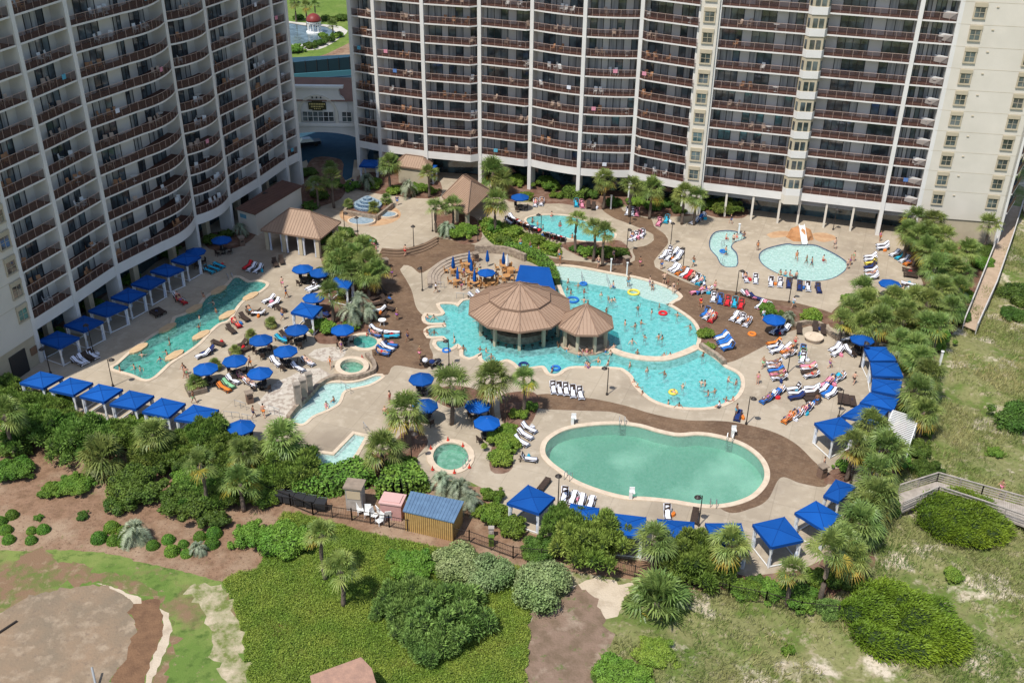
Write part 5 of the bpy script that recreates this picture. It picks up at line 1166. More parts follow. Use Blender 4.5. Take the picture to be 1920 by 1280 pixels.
# ---- shrubs
S=[]
def sh(*a,**k): shrub(*a,**k)
sh(1802,985,4.3,'huge rounded bright green juniper under the grey ramp','juniper',2.6)
sh(1692,1180,5.2,'largest rounded juniper mound at the lower right','juniper',2.8)
sh(1915,790,3.2,'dark rounded shrub cut by the right edge on the dune','dark',2.2)
sh(1917,566,3.2,'wide dark green shrub right of the boardwalk','dark',2.2)
sh(1893,596,1.9,'dark shrub beyond the lower boardwalk end','dark',1.5)
sh(1022,1115,2.8,'round silvery green shrub above the brown dirt clearing','silver',2.6)
sh(915,1085,2.5,'silvery green shrub mound below the fence, right part','silver',1.9); sh(860,1070,2.4,'silvery green shrub mound below the fence, left part','silver',1.9)
sh(842,1178,3.3,'large feathery green bush in the groundcover','blue',3.6); sh(772,1150,2.7,'feathery green bush left of the large one in the groundcover','blue',3.2); sh(800,1212,2.6,'feathery green bush at the bottom of the clump','blue',2.4); sh(735,1150,1.7,'low left feathery bush of the clump','blue',1.4)
sh(780,1075,2.2,'light green loose shrub below the blue-roofed shed','leafy',1.9); sh(745,1050,1.2,'small light shrub left below the shed','leafy',1.)
sh(538,1025,2.6,'glossy leafy shrub at the upper left of the groundcover','leafy',2.2); sh(470,1015,1.9,'leafy shrub with pale blossoms beside the round shrubs','leafy',1.7); sh(580,1010,1.6,'leafy shrub touching the left slope palm','leafy',1.4)
sh(25,890,2.2,'broad leafy shrub at the left edge on mulch','leafy',1.7); sh(145,915,1.9,'blossoming leafy shrub on the mulch below the low fan palm','leafy',1.4); sh(95,925,1.3,'low yellowish shrub beside the blossoming one','leafy',.9); sh(155,970,.7,'tiny dark shrub alone on the mulch','dark',.6); sh(73,972,.5,'tiny light shrub on the mulch at left','leafy',.4)
sh(265,925,3.2,'big dark rounded shrub in the lower left thicket','dark',2.6); sh(350,955,2.8,'leafy dark shrub below the slim palm','dark',2.3); sh(230,950,1.7,'low dark shrub left of the thicket','dark',1.4); sh(400,985,1.6,'dark shrub at the right of the thicket bottom','dark',1.4)
sh(75,830,3.2,'clumpy wax myrtle left of the first front cabana gap','myrtle',3.4); sh(160,845,3.3,'clumpy wax myrtle below the second front cabana','myrtle',3.4); sh(105,770,1.8,'pale shrub under the leftmost front cabana','myrtle',1.8); sh(8,752,2.3,'wax myrtle at the foot of the shaded tower','myrtle',2.6); sh(15,770,2.0,'wax myrtle beside the left edge palm','myrtle',2.4)
sh(225,830,2.4,'dark green wax myrtle below the fourth front cabana','myrtle',2.2); sh(300,860,2.8,'green wax myrtle below the sixth front cabana','myrtle',2.4); sh(395,835,2.4,'wax myrtle overlapping the sixth front cabana','myrtle',3.0); sh(345,845,2.,'wax myrtle in the row under the front cabanas','myrtle',2.); sh(430,870,2.3,'wax myrtle below the lone left umbrella','myrtle',2.6); sh(425,940,2.,'wax myrtle in the lower thicket right side','myrtle',2.2); sh(480,880,2.0,'wax myrtle right of the lone left umbrella','myrtle',2.2)
sh(550,900,2.7,'open-branched wax myrtle left of the L-shaped pool','myrtle',3.2); sh(510,890,1.8,'leafy myrtle above the black carts','myrtle',2.); sh(600,915,1.6,'leafy myrtle at the foot of the L-shaped pool','myrtle',1.4)
sh(1110,1045,3.2,'big bushy pine overlapping the third front cabana','myrtle',3.8); sh(1058,1010,2.2,'bushy pine beside the leftmost front cabana','myrtle',3.2); sh(1145,1030,1.9,'right bushy pine of the front clump','myrtle',3.0); sh(1290,1075,3.0,'bushy pine between the front cabana palms','myrtle',3.4); sh(1335,1075,2.2,'right bushy pine below the fourth front cabana','myrtle',2.8); sh(1265,1050,2.0,'bushy pine in front of a half hidden cabana','myrtle',2.6)
sh(962,998,1.5,'round dense shrub left of the front pines','leafy',1.7); sh(925,975,1.6,'round green shrub right of the shed','leafy',1.8); sh(928,935,1.1,'small globe shrub above the round green shrubs','leafy',1.2); sh(910,925,.6,'tiny shrub beside the silvery palms','leafy',.6); sh(1010,1038,1.9,'dense shrub inside the fence under the leftmost front cabana','dark',1.4); sh(900,965,1.1,'globe shrub between shed and silvery palms','leafy',1.1)
sh(1395,1110,1.6,'light green shrub by the lower right fence','leafy',1.1); sh(1450,1115,1.5,'yellow-green shrub under the small yellow palm','leafy',1.1); sh(1500,1130,1.7,'yellow-green shrub left of the brown palm trunk','leafy',1.2); sh(1555,1150,1.3,'bluish low palmetto at the big juniper','blue',1.0); sh(1580,1095,1.6,'dark shrub between palm trunk and big juniper','dark',1.4); sh(1420,1100,1.2,'small shrub inside the lower right fence','dark',.9)
sh(1785,1085,1.0,'little dark bush alone in the dry dune grass','leafy',.8); sh(1230,1235,1.9,'loose light green bush in the lower dune','leafy',.9); sh(1160,1275,2.4,'green bush cut by the bottom edge','leafy',1.3); sh(1130,1270,1.,'small blue-green bush at the bottom edge','blue',.9); sh(1865,850,1.,'small yellow-green bush on the right dune','leafy',.7)
sh(1478,1220,.0001+.6,'small tuft with yellow leaves on the lower dune','leafy',.9)
for i,(x,y,r) in enumerate([(23,968,.62),(2,980,.6),(12,996,.62),(17,1014,.6),(82,995,.62),(59,1015,.55),(60,997,.5),(210,992,.75),(186,1012,.75),(214,1016,.65),(235,1018,.7),(232,998,.6),(287,1025,.6),(316,1014,.62),(323,1036,.7),(344,1022,.5),(350,1040,.55),(402,1003,.75),(398,1022,.7),(375,1008,.6)]):
    sh(x,y,r,'clipped round green shrub ball on the lower left mulch','box',None,name='round_shrub',group='clipped round shrubs on mulch',cat='round shrub')
# inner beds
B=[(608,620,1.7,'leafy','shrub at the lower end of the central bed'),(640,445,2.0,'dark','shrub behind the central palm cluster'),(690,460,1.5,'dark','purple-tinged shrub above the central palm cluster'),(612,455,1.6,'leafy','fern-like shrub right of the curtained pavilion'),(600,520,1.6,'dark','shrub left in the central bed'),(660,615,1.3,'leafy','shrub above the round spa'),
(862,444,2.2,'leafy','light green mound below the plain pavilion'),(880,438,1.6,'leafy','green shrub beside the plain pavilion steps'),(838,438,1.4,'dark','shrub left below the plain pavilion'),
(925,430,1.6,'leafy','shrub at the left of the green slope'),(960,440,1.7,'leafy','shrub on the green slope'),(1000,455,1.6,'leafy','shrub in the middle of the green slope'),(1035,468,1.4,'leafy','shrub at the right of the green slope'),(945,455,1.3,'dark','low shrub on the green slope edge'),(985,462,1.3,'leafy','low shrub above the terrace hedge'),
(1100,478,1.6,'leafy','low shrub under the trio of palms'),(1140,480,1.7,'leafy','spreading shrub right of the trio of palms'),(1165,478,1.3,'dark','shrub near the trash bin by the palm trio'),(1080,470,1.,'dark','small shrub left of the palm trio'),
(1322,630,1.2,'leafy','upright shrub in the planter right of the main pool'),(1330,652,.8,'leafy','small palm-like shrub near the weir wall'),(1440,588,1.5,'leafy','low shrub by the red towels'),(1520,598,1.6,'leafy','shrub right of the small silvery palm'),(1470,598,1.2,'dark','shrub under the small silvery palm'),
(940,835,1.9,'leafy','tall green shrub in the leaf-shaped bed'),(940,865,1.5,'leafy','ferny shrub at the foot of the leaf-shaped bed'),(950,812,1.2,'leafy','shrub at the top of the leaf-shaped bed'),(975,780,1.1,'leafy','shrub under the palm by the towel row'),(995,765,.9,'leafy','small plant right of the palm by the towel row'),(850,752,1.3,'leafy','small plants under the large fan palm'),(735,880,1.2,'dark','shrub left of the thin lamp by the spa'),(765,870,1.,'leafy','dry shrub under the tall palm'),
(660,355,1.6,'leafy','shrub left in the bed behind the fountain'),(700,350,1.7,'leafy','shrub in the bed behind the fountain'),(740,362,1.5,'leafy','low shrub in front of the tiled hut'),(785,358,1.6,'leafy','shrub right in the bed behind the fountain'),(810,362,1.2,'leafy','last shrub of the bed behind the fountain'),
(600,372,1.7,'dark','dark shrub by the pump house'),(625,350,1.5,'leafy','bright shrub by the shaded road'),(585,390,1.4,'dark','shrub at the pump house corner'),(575,330,1.8,'dark','shaded shrub under the shaded tower end'),(400,455,1.5,'dark','shaded shrub by the blue umbrella table'),(425,445,1.3,'dark','shrub behind the trash bin at the shaded tower'),
(100,635,1.6,'dark','shaded shrub behind the first tower cabana'),(175,580,1.6,'dark','shaded shrub behind the tower cabanas, second'),(245,532,1.6,'leafy','shaded shrub behind the tower cabanas, third'),(320,480,1.6,'dark','shaded shrub behind the tower cabanas, fourth'),
(968,345,1.9,'leafy','round shrub at left below the sunlit tower'),(1025,352,2.2,'leafy','pale blossoming round shrub below the sunlit tower'),(992,340,1.3,'leafy','yellow-green shrub below the sunlit tower'),(985,372,1.3,'leafy','shrub behind the small umbrella table'),(1045,370,1.2,'leafy','shrub beside the trimmed hedge'),(1105,370,1.6,'dark','dark shrub behind the trimmed hedge'),(1150,385,1.5,'dark','shrub by the slide towel post'),(1190,385,1.6,'leafy','fan-leaved shrub under the palm pair'),(1225,392,1.6,'leafy','low shrub under the palm pair'),(1250,385,1.5,'dark','shrub right under the palm pair'),(1335,388,1.6,'leafy','grey-green shrub right of the stair column palms'),(1362,398,2.2,'myrtle','feathery conical shrub in front of the arcade'),(1275,398,1.4,'dark','shrub below the stair column palms'),(1310,395,1.2,'leafy','shrub right below the stair column palms'),
(1590,600,1.6,'leafy','shrub in the thicket above the round table'),(1650,610,1.8,'dark','shrub in the right thicket'),(1705,640,1.6,'leafy','green shrub above the curved cabanas'),(1738,500,1.4,'dark','round dark shrub by the dark loungers'),(1690,565,1.6,'leafy','bright mound below the kids deck umbrella'),(1760,600,2.,'dark','dark undergrowth shrub near the boardwalk end'),(1790,430,1.8,'dark','shrub against the end wall base'),(1830,480,2.2,'dark','bluish shrub left of the boardwalk middle'),(1760,640,1.8,'leafy','yellow-green shrub near the shower post'),(1720,850,1.6,'dark','dark shrub below the white pergola'),(1735,885,1.8,'dark','rounded shrub behind the pergola palms'),(1580,878,1.,'leafy','rounded shrub at the ramp entrance'),(1625,870,1.4,'dark','shrub under the palms by the ramp'),(1710,700,1.6,'leafy','shrub right of the curved cabanas'),(1700,780,1.4,'dark','shrub under the pergola'),
(605,70,1.4,'leafy','far shrub by the pond'),(555,98,2.2,'leafy','left far shrub below the pond'),(583,90,1.8,'dark','far rounded shrub below the pond, first'),(600,85,1.7,'dark','far rounded shrub below the pond, second'),(617,78,1.7,'dark','far rounded shrub below the pond, third'),(632,70,1.7,'leafy','far shrub row end right of the pond'),(610,38,1.6,'dark','far round shrub behind the dome, left'),(624,40,1.6,'dark','far round shrub behind the dome, middle'),(640,38,2.,'dark','far round shrub behind the dome, right'),(560,36,1.6,'leafy','far shrub left of the dome')]
for x,y,r,k,l in B: shrub(x,y,r,l,k,r*.9)
F_=[(45,800,2.2,'myrtle'),(120,815,2.4,'myrtle'),(30,850,1.8,'dark'),(275,835,1.8,'myrtle'),(330,885,2.2,'dark'),(375,940,2.1,'myrtle'),(420,900,2.,'dark'),(470,930,2.,'myrtle'),(500,940,1.6,'leafy'),(510,860,1.7,'myrtle'),(460,850,1.7,'leafy'),(370,860,1.9,'myrtle'),(260,800,1.5,'leafy'),(65,770,2.,'myrtle'),(350,905,1.8,'leafy')]
for x,y,r,k in F_: shrub(x,y,r,{'myrtle':'feathery wax myrtle','dark':'dark glossy shrub','leafy':'mid green leafy shrub'}[k]+' filling the lower left thicket',k,r*1.0,group='shrubs of the lower left thicket')
F_=[(1600,570,1.6,'leafy'),(1640,590,1.8,'dark'),(1680,610,1.8,'leafy'),(1720,620,2.,'dark'),(1750,560,2.,'leafy'),(1780,520,2.,'dark'),(1760,480,2.,'dark'),(1720,470,1.6,'leafy'),(1800,560,1.9,'leafy'),(1790,600,1.9,'dark'),(1740,650,1.8,'leafy'),(1715,690,1.5,'dark'),(1735,720,1.6,'leafy'),(1712,760,1.6,'dark'),(1725,810,1.4,'leafy'),(1680,870,1.6,'leafy'),(1825,440,1.9,'leafy'),(1840,500,1.8,'leafy'),(1650,960,1.8,'dark'),(1620,1010,1.8,'dark'),(1590,1060,1.6,'dark'),(1530,1090,1.4,'leafy')]
for x,y,r,k in F_: shrub(x,y,r,{'dark':'dark undergrowth shrub','leafy':'light green undergrowth shrub'}[k]+' among the right edge palms',k,r*.9,group='undergrowth among the right palms')
for x,y,h,s in[(1625,565,4.2,1.),(1650,600,3.8,1.),(1680,555,4.,.9),(1700,585,4.,1.),(1755,500,4.4,1.),(1790,500,4.2,.95),(1725,440,4.8,.95),(1748,445,4.6,.9),(1760,610,3.8,1.),(1715,650,3.6,.95),(1740,700,3.8,1.),(1735,770,3.4,.95),(1580,600,3.4,.85),(1645,885,3.2,1.),(1625,950,3.,1.),(1580,1015,3.6,.9)]: palm(x,y,h,'unnamed fan palm of the dense grove along the right edge'.replace('unnamed ',''),'fan',s)
for x,y,h,s in[(640,458,4.2,.95),(680,462,4.4,.95),(650,485,4.,1.),(706,505,3.6,.85),(628,492,3.6,.9)]: palm(x,y,h,'fan palm packed in the central palm cluster','fan',s)
# ---- hedges: rows of leaves on a box
def hedge(pxs,wd,h,label,m='leaf_hedge',dens=70,size=.22,sm=True):
    P=[np.array(p) for p in W(spline(pxs,6,False) if sm else pxs)]; V0=[];N0=[]; core=MB()
    for a,b in zip(P,P[1:]):
        L=np.linalg.norm(b-a); d=(b-a)/max(L,1e-6); nn=np.array([-d[1],d[0]]); n=int(L*(wd+2*h)*dens)+1
        t=RNG.random(n)*L; u=RNG.random(n)*(wd+2*h)
        for ti,ui in zip(t,u):
            if ui<h: o,z,nr=-wd/2,ui,(-nn[0],-nn[1],.2)
            elif ui<h+wd: o,z,nr=ui-h-wd/2,h,(0,0,1)
            else: o,z,nr=wd/2,ui-h-wd,(nn[0],nn[1],.2)
            q=a+d*ti+nn*(o+RNG.normal(0,.08)); V0.append((q[0],q[1],z*(1+.05*RNG.normal())+.06*math.sin(q[0]*2.1)*math.cos(q[1]*1.7))); N0.append(nr)
        core.beam((*a,h*.46),(*b,h*.46),wd*.88,h*.92)
    c=P[0]; r=empty('hedge',(c[0],c[1],0),label,'hedge'); V,F=leaves(np.array(V0),np.array(N0),size,.6,.5)
    V=V-np.array([c[0],c[1],0]); o=bpy.data.objects.new('foliage',fast('foliage',V,F,[M_[m]])); COL.objects.link(o); o.parent=r
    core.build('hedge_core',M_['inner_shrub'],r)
hedge([(945,470),(970,473),(1005,486),(1025,503),(1035,522),(1040,536)],1.5,1.1,'curved green hedge above the bar, between walk and beach entry')
hedge([(905,318),(860,314),(815,312)],2.6,1.8,'bright green hedge left of the dense palm, below the sunlit tower','leaf_box',60,.28)
hedge([(1058,365),(1100,373)],2.6,1.4,'trimmed boxy hedge below the sunlit tower, behind four loungers','leaf_hedge')
hedge([(560,912),(610,915),(660,905),(690,893)],3.2,1.7,'thick glossy hedge below the L-shaped pool','leaf_hedge',55,.3)
hedge([(715,915),(750,918),(790,905)],3.4,1.8,'thick glossy hedge right of the timber booth','leaf_hedge',55,.3)
# ---- ground cover, dune grass (nobody could count it)
def scatter(nm,fn,n,bbox):
    out=[]
    while sum(map(len,out))<n:
        p=np.c_[RNG.uniform(bbox[0],bbox[1],n),RNG.uniform(bbox[2],bbox[3],n)]; out.append(p[in_reg(p,nm)])
        if len(out)>30: break
    return np.concatenate(out)[:n]
def stuffobj(name,V,F,m,label):
    o=bpy.data.objects.new(name,fast(name,V,F,[M_[m]])); COL.objects.link(o); tag(o,label,'ground cover',kind='stuff'); return o
rp=RP[[i for i,r in enumerate(REG) if r[0]=='groundcover_bed'][0]]; bb=(rp[:,0].min(),rp[:,0].max(),rp[:,1].min(),rp[:,1].max())
q=scatter('groundcover_bed',None,190000,bb); dn=.5+.5*np.sin(q[:,0]*.9+np.cos(q[:,1]*.8)*2)*np.cos(q[:,1]*1.1); q=q[RNG.random(len(q))<.72+.38*dn-.35*(np.sin(q[:,0]*.55+1.1)*np.sin(q[:,1]*.6-.4)>.78)]
P=np.c_[q,.1+.14*RNG.random(len(q))+.08*np.sin(q[:,0]*1.7)*np.cos(q[:,1]*1.9)]; V,F=leaves(P,np.tile([0.,-.1,1.],(len(P),1)),.125,.5,.7); stuffobj('groundcover',V,F,'leaf_cover','low bright green ground cover filling the bed below the fence')
for nm_,nn_ in(('planting_bed',15000),):
    for i,rr in enumerate(REG):
        if rr[0]==nm_ and rr[2]=='cover':
            pl=RP[i]; A=5000; q=np.c_[RNG.uniform(pl[:,0].min(),pl[:,0].max(),A),RNG.uniform(pl[:,1].min(),pl[:,1].max(),A)]; q=q[inpoly(q,pl)]
            P=np.c_[q,.1+.25*RNG.random(len(q))]; V,F=leaves(P,np.tile([0.,-.1,1.],(len(P),1)),.3,.5,.7); stuffobj('groundcover',V,F,'leaf_cover','low green planting on the slope above the terrace hedge')
q=scatter('dune',None,130000,(0,75,52,150)); nz=np.sin(q[:,0]*.45+1.3*np.cos(q[:,1]*.38))+np.cos(q[:,1]*.5+q[:,0]*.21)+.6*np.sin(q[:,0]*1.9+q[:,1]*1.3); q=q[(nz+RNG.normal(0,.7,len(q)))>-.2]
P=np.c_[q,bump_h(q[:,0],q[:,1])]; D=RNG.normal(0,.45,(len(P),3)); D[:,2]=1.; D[:,0]+=.25; V,F=blades(P,D,.6,.055); stuffobj('dune_grass',V,F,'dune_grass','dry yellow-green grass on the sandy dune')
# ================================================================ furniture
mat('wicker',(.065,.042,.032),(.04,.028,.022),6,.8); mat('towel_cloth',(1,1,1),objcol=True,rough=.95,spec=.1); mat('skin',(1,1,1),objcol=True,rough=.55,spec=.3); mat('cloth',(1,1,1),objcol=True,rough=.9,spec=.1); mat('hair',(1,1,1),objcol=True,rough=.7)
mat('teak',(.50,.26,.10),(.42,.21,.08),4,.7); mat('planter_stone',(.24,.19,.15),(.16,.13,.1),3,.9,bump=.4); mat('bin_brown',(.22,.14,.10),(.17,.11,.08),3,.8); mat('lamp_glass',(.6,.6,.55),rough=.3); mat('red_plastic',(.60,.05,.03),rough=.5); mat('umbrella_blue',(.002,.082,.35),(.002,.07,.30),.8,.75,orand=.16,spec=.25,lo=.3,hi=.7); mat('grey_metal',(.30,.31,.32),rough=.4)
HOLD=(0,0,-500)
def lounger_proto(ang,kids=False):
    r=empty('sun_lounger',HOLD,'x','sun lounger'); m=MB(); 
    for s in(-1,1): m.box((s*.31,.0,.33),(.06,1.9,.06))
    for y in(-.8,-.3,.85): m.box((0,y,.33),(.62,.05,.05))
    m.build('frame',M_['wicker'],r,False)
    for s in(-1,1):
        for y in(-.75,.75): l=MB(); l.box((s*.31,y,.15),(.06,.08,.32)); l.build('leg',M_['wicker'],r,False)
    m=MB(); m.box((0,.33,.375),(.6,1.25,.035)); m.build('seat',M_['wicker'],r,False)
    m=MB(); L=.68; a=math.radians(ang); m.box((0,-.3-L/2*math.cos(a),.375+L/2*math.sin(a)),(.6,L,.04),rx=-a); m.build('backrest',M_['wicker'],r,False)
    return r
LP0={a:lounger_proto(a) for a in(8,38,60)}
def towel_mesh(ang,sag,seed):
    random.seed(seed); a=math.radians(ang); L=.68; P=[]
    for t in(0,.25,.5,.75,1): P.append((-.3-L*1.03*(1-t)*math.cos(a),.41+L*(1-t)*math.sin(a)))
    for t in(.3,.65,1): P.append((-.3+1.2*t,.405))
    P.append((.93,.2)); m=MB(); n=len(P); w=.34
    for i,(y,z) in enumerate(P):
        j=random.uniform(-.03,.03)
        for x in(-w-.02,-w*.5,0,w*.5,w+.02): m.v.append((x+j,y,z+random.uniform(0,.02)-( .10 if abs(x)>w else 0)))
    for i in range(n-1):
        for k in range(4): m.f.append((i*5+k,i*5+k+1,(i+1)*5+k+1,(i+1)*5+k)); m.m.append(0)
    return m.mesh('towel',M_['towel_cloth'],smooth=True)
TWM={(a,s):towel_mesh(a,0,s) for a in(8,38,60) for s in(1,2)}; random.seed(21)
WT=(.76,.78,.86);BL=(.03,.16,.50);TQ=(.03,.38,.55);RD=(.65,.03,.04);OR=(.75,.22,.04);PK=(.75,.25,.35);NV=(.02,.04,.15);YE=(.75,.6,.1);GN=(.25,.55,.3)
CN={WT:'white',BL:'blue',TQ:'turquoise',RD:'red',OR:'orange',PK:'pink',NV:'navy',YE:'yellow',GN:'green'}
SKINS=[(.55,.30,.20),(.62,.36,.25),(.45,.24,.15),(.66,.42,.30),(.30,.15,.09)]
HAIRS=[(.03,.02,.015),(.10,.055,.03),(.25,.15,.07),(.02,.015,.012),(.4,.28,.14)]
NL=0
BAGS=[]
def lounger(px,py,rz,where,towel=None,ang=38,person=None,group=None):
    global NL; NL+=1
    c=g(px,py) if not isinstance(px,Vector) else px
    # local +y = foot direction
    o=dup(LP0[ang],(c.x,c.y,0),rz-PI/2,f'{"bare brown" if towel is None else CN[towel]+"-covered"} lounger {where}',group=group)
    if towel is not None:
        t=bpy.data.objects.new('towel',TWM[(ang,1+NL%2)]); COL.objects.link(t); t.location=(c.x,c.y,.0); t.rotation_euler=(0,0,rz-PI/2); t.color=(*towel,1)
        tag(t,f'{CN[towel]} towel {where}','towel','towels on loungers')
    if NL%3==0: BAGS.append((c.x+.55*math.cos(rz+1.6),c.y+.55*math.sin(rz+1.6),where))
    if person: PEOPLE.append((Vector((c.x,c.y,.05)),rz-PI/2,'lie',f'person lying {where}'))
    return o
PEOPLE=[]
def row(p0,p1,n,foot,where,towels,ang=38,ppl=0.,group=None,jit=.06):
    """n loungers between two pixel points, foot = pixel direction of the feet"""
    a=g(*p0); b=g(*p1); mid=((p0[0]+p1[0])/2,(p0[1]+p1[1])/2); rz=gdir(mid[0],mid[1],foot[0],foot[1])
    for i in range(n):
        c=a.lerp(b,i/max(1,n-1)); c.x+=random.gauss(0,jit); c.y+=random.gauss(0,jit)
        t=towels[i%len(towels)]
        lounger(c,None,rz+random.gauss(0,.07),where,t,ang if random.random()<.8 else 60,random.random()<ppl,group or 'sun loungers')
N_=None
row((290,592),(301,586),3,(-10,-6),'beside the lap pool, near the tower cabanas',[N_,N_],8)
row((392,511),(411,501),3,(14,5),'at the head of the lap pool',[TQ,TQ,TQ],8)
row((334,562),(340,568),2,(8,4),'by the middle of the lap pool',[WT,RD],38,.8)
row((148,682),(176,669),4,(12,7),'below the first tower cabana',[WT,WT,N_,WT],38,.3)
row((465,502),(486,508),3,(-8,6),'at the right end of the lap pool',[RD,WT,WT],38,.3)
row((516,497),(527,493),2,(3,10),'near the curtained pavilion',[N_,N_],60)
row((505,566),(514,572),2,(-12,6),'right of the lap pool end',[WT,WT]); row((527,583),(530,585),1,(12,4),'above the planted box',[N_])
row((486,590),(478,588),2,(-12,0),'left of the planted box',[WT,N_])
row((432,621),(471,588),4,(10,8),'in the slanting row right of the lap pool',[N_,RD,N_,N_],38,.3)
row((410,647),(413,650),1,(12,3),'below the lap pool slabs',[N_],8); row((384,668),(392,663),2,(-12,5),'above the lone left umbrellas',[WT,NV])
row((421,732),(438,717),3,(12,6),'beside the planted pot, rainbow group',[OR,GN,WT],38)
row((518,683),(522,686),1,(10,8),'under the umbrellas left of the flagstones',[WT]); row((561,694),(577,683),2,(12,6),'on the flagstones',[WT,WT],38,.3)
row((715,665),(733,650),4,(14,3),'between the two small spas and the brown walk',[BL,BL,WT,BL],38,.3)
row((706,560),(715,597),4,(-14,3),'in the shade right of the central bed',[N_,N_,WT,N_]); row((722,552),(730,580),3,(14,4),'on the brown walk beside the central bed',[N_,N_,N_])
row((737,626),(737,634),2,(14,0),'by the white round table',[WT,TQ],8)
row((1036,731),(1088,742),5,(2,10),'in the towel row below the bar pool',[WT],60)
row((992,808),(978,832),3,(12,7),'left of the big oval pool',[WT,WT,WT],38); lounger(990,864,gdir(990,864,10,1),'alone at the left end of the oval pool',WT,60)
lounger(1020,912,gdir(1020,912,-8,10),'behind the leftmost front cabana',None,8); row((1057,935),(1107,946),4,(-4,10),'behind the front cabanas, below the oval pool',[WT,WT,WT,WT],8)
lounger(1251,966,gdir(1251,966,1,10),'between front cabanas, upright back',WT,60); lounger(1302,973,gdir(1302,973,-2,10),'between front cabanas by the lamp',None,60)
row((1450,645),(1454,660),3,(-14,3),'at the upper left of the right deck',[OR,WT,WT],38,.4)
row((1450,684),(1460,712),5,(-14,1),'in the left column of the right deck',[WT,WT,BL,PK,WT],38,.5)
row((1504,662),(1503,676),3,(-4,10),'in the small round group by the fire table',[BL,GN,WT],60,.5)
row((1514,690),(1520,707),4,(-14,1),'in the middle column of the right deck',[PK,WT,N_,WT],38,.3)
row((1548,722),(1572,712),4,(-13,6),'in the colourful group before the curved cabanas',[PK,BL,TQ,WT],38,.6)
row((1521,731),(1523,752),4,(-14,1),'in the lower column of the right deck',[WT,WT,N_,N_],38)
row((1436,752),(1458,738),4,(-12,7),'in the lower left group of the right deck',[BL,WT,BL,WT],38,.6)
row((1575,750),(1598,756),3,(2,9),'in the dark bare group near the curved cabanas',[N_,N_,N_],8)
row((1478,788),(1512,770),6,(-13,8),'in the crowded multicoloured group above the brown walk',[OR,BL,WT,PK,NV,WT],38,.8)
row((1565,656),(1570,664),2,(-16,9),'in the white trio at the top of the right deck',[WT,WT],38); lounger(1592,662,gdir(1592,662,12,9),'third of the white trio at the top',WT,38)
row((1655,462),(1655,468),2,(-14,1),'near the arcade columns on the kids deck',[WT,WT]); row((1678,479),(1702,496),4,(-14,5),'in the right diagonal of the kids deck',[WT,TQ,WT,OR],38,.3)
row((1705,509),(1707,520),3,(14,2),'in the dark group of the kids deck',[N_,N_,N_],8); row((1630,483),(1634,524),7,(-13,2),'in the long column right of the round kids pool',[WT,WT,YE,NV,WT,WT,WT],38,.3)
row((1703,536),(1704,546),3,(14,3),'right of the kids deck umbrella',[WT,N_,N_],8); row((1680,553),(1694,550),3,(-12,4),'below the kids deck umbrella',[N_,TQ,WT],38,.4)
row((1445,533),(1478,536),3,(1,10),'in the left half of the row below the kids pool',[WT,WT,NV],60,.2); row((1500,541),(1533,545),3,(1,10),'in the right half of the row below the kids pool',[NV,WT,NV],60)
row((1397,525),(1417,528),2,(2,10),'left of the row below the kids pool',[WT,WT],60,.5)
row((1178,401),(1193,403),3,(-3,10),'on the brown walk by the arcade palms',[WT,WT,PK],60); row((1235,421),(1249,416),2,(-4,9),'at the pinkish pair on the upper deck',[PK,TQ],60); row((1303,418),(1316,410),3,(-12,6),'below the stair column palms',[WT,BL,WT],38)
row((1184,449),(1204,443),4,(-6,9),'in the nook right of the upper oval pool',[WT,WT,PK,WT],60,.3)
row((1243,482),(1266,488),3,(-11,9),'in the white group near the lamp, lower rank',[WT],38); row((1252,474),(1274,480),3,(-11,9),'in the white group near the lamp, upper rank',[WT],38)
row((1262,506),(1312,531),8,(-11,8),'in the long diagonal along the brown walk',[WT,WT,OR,WT,RD,N_,WT,TQ],38,.35)
row((1307,550),(1323,548),3,(-12,3),'at the bend of the brown walk',[PK,BL,WT],38,.6)
row((1338,562),(1388,575),5,(-2,10),'in the row with red towels on the brown walk',[WT,BL,RD,TQ,RD],60,.1)
row((1376,598),(1402,608),3,(-9,9),'below the red towel row',[WT,WT,WT],38,.4); row((1400,556),(1416,562),3,(12,4),'by the low hedge right of the red towels',[WT,PK,NV],38,.5)
row((1452,623),(1470,622),3,(-12,7),'under the umbrella beside the round table deck',[WT,NV,WT],38,.3)
row((1350,632),(1366,655),6,(-13,4),'in the blue heap at the weir wall',[BL,WT,BL,BL,WT,BL],38,.1)
row((958,416),(1006,437),9,(10,-8),'along the left bank of the upper oval pool',[WT,RD,WT,WT,OR,WT,NV],60,.4); row((1024,444),(1056,453),6,(8,-10),'along the lower bank of the upper oval pool',[WT,NV,WT,WT,RD,WT],60,.5)
row((1080,385),(1113,391),4,(2,9),'above the upper oval pool by the hedge',[TQ,PK,N_,N_],60); row((1004,385),(1016,383),2,(-2,9),'right of the tiny umbrella table',[WT,WT],60,.5)
row((953,418),(962,412),2,(8,4),'at the slope top by the plain pavilion',[WT,WT],38)
row((1588,640),(1596,636),2,(-12,3),'beneath the round table umbrella',[WT,N_],8)
row((590,545),(586,541),2,(-12,6),'between the two deck cabanas',[WT,WT],8)
row((1383,783),(1383,786),1,(-2,10),'at the lamp below the lower pool',[NV],8)
row((545,628),(528,640),3,(12,5),'left of the single deck cabana, under umbrellas',[WT,N_,TQ],38,.3)
row((455,712),(470,722),2,(12,5),'between two left umbrellas',[PK,WT],38,.6)
row((452,650),(462,658),2,(-12,5),'near the middle left umbrella',[N_,N_],38)
row((600,600),(607,592),2,(12,4),'right of the single deck cabana',[WT,NV],38)
row((700,630),(706,622),2,(12,4),'right of the upper small spa',[BL,WT],38,.5)
row((1540,735),(1560,742),3,(-12,6),'beside the dark pair before the curved cabanas',[WT,BL,WT],38,.5)
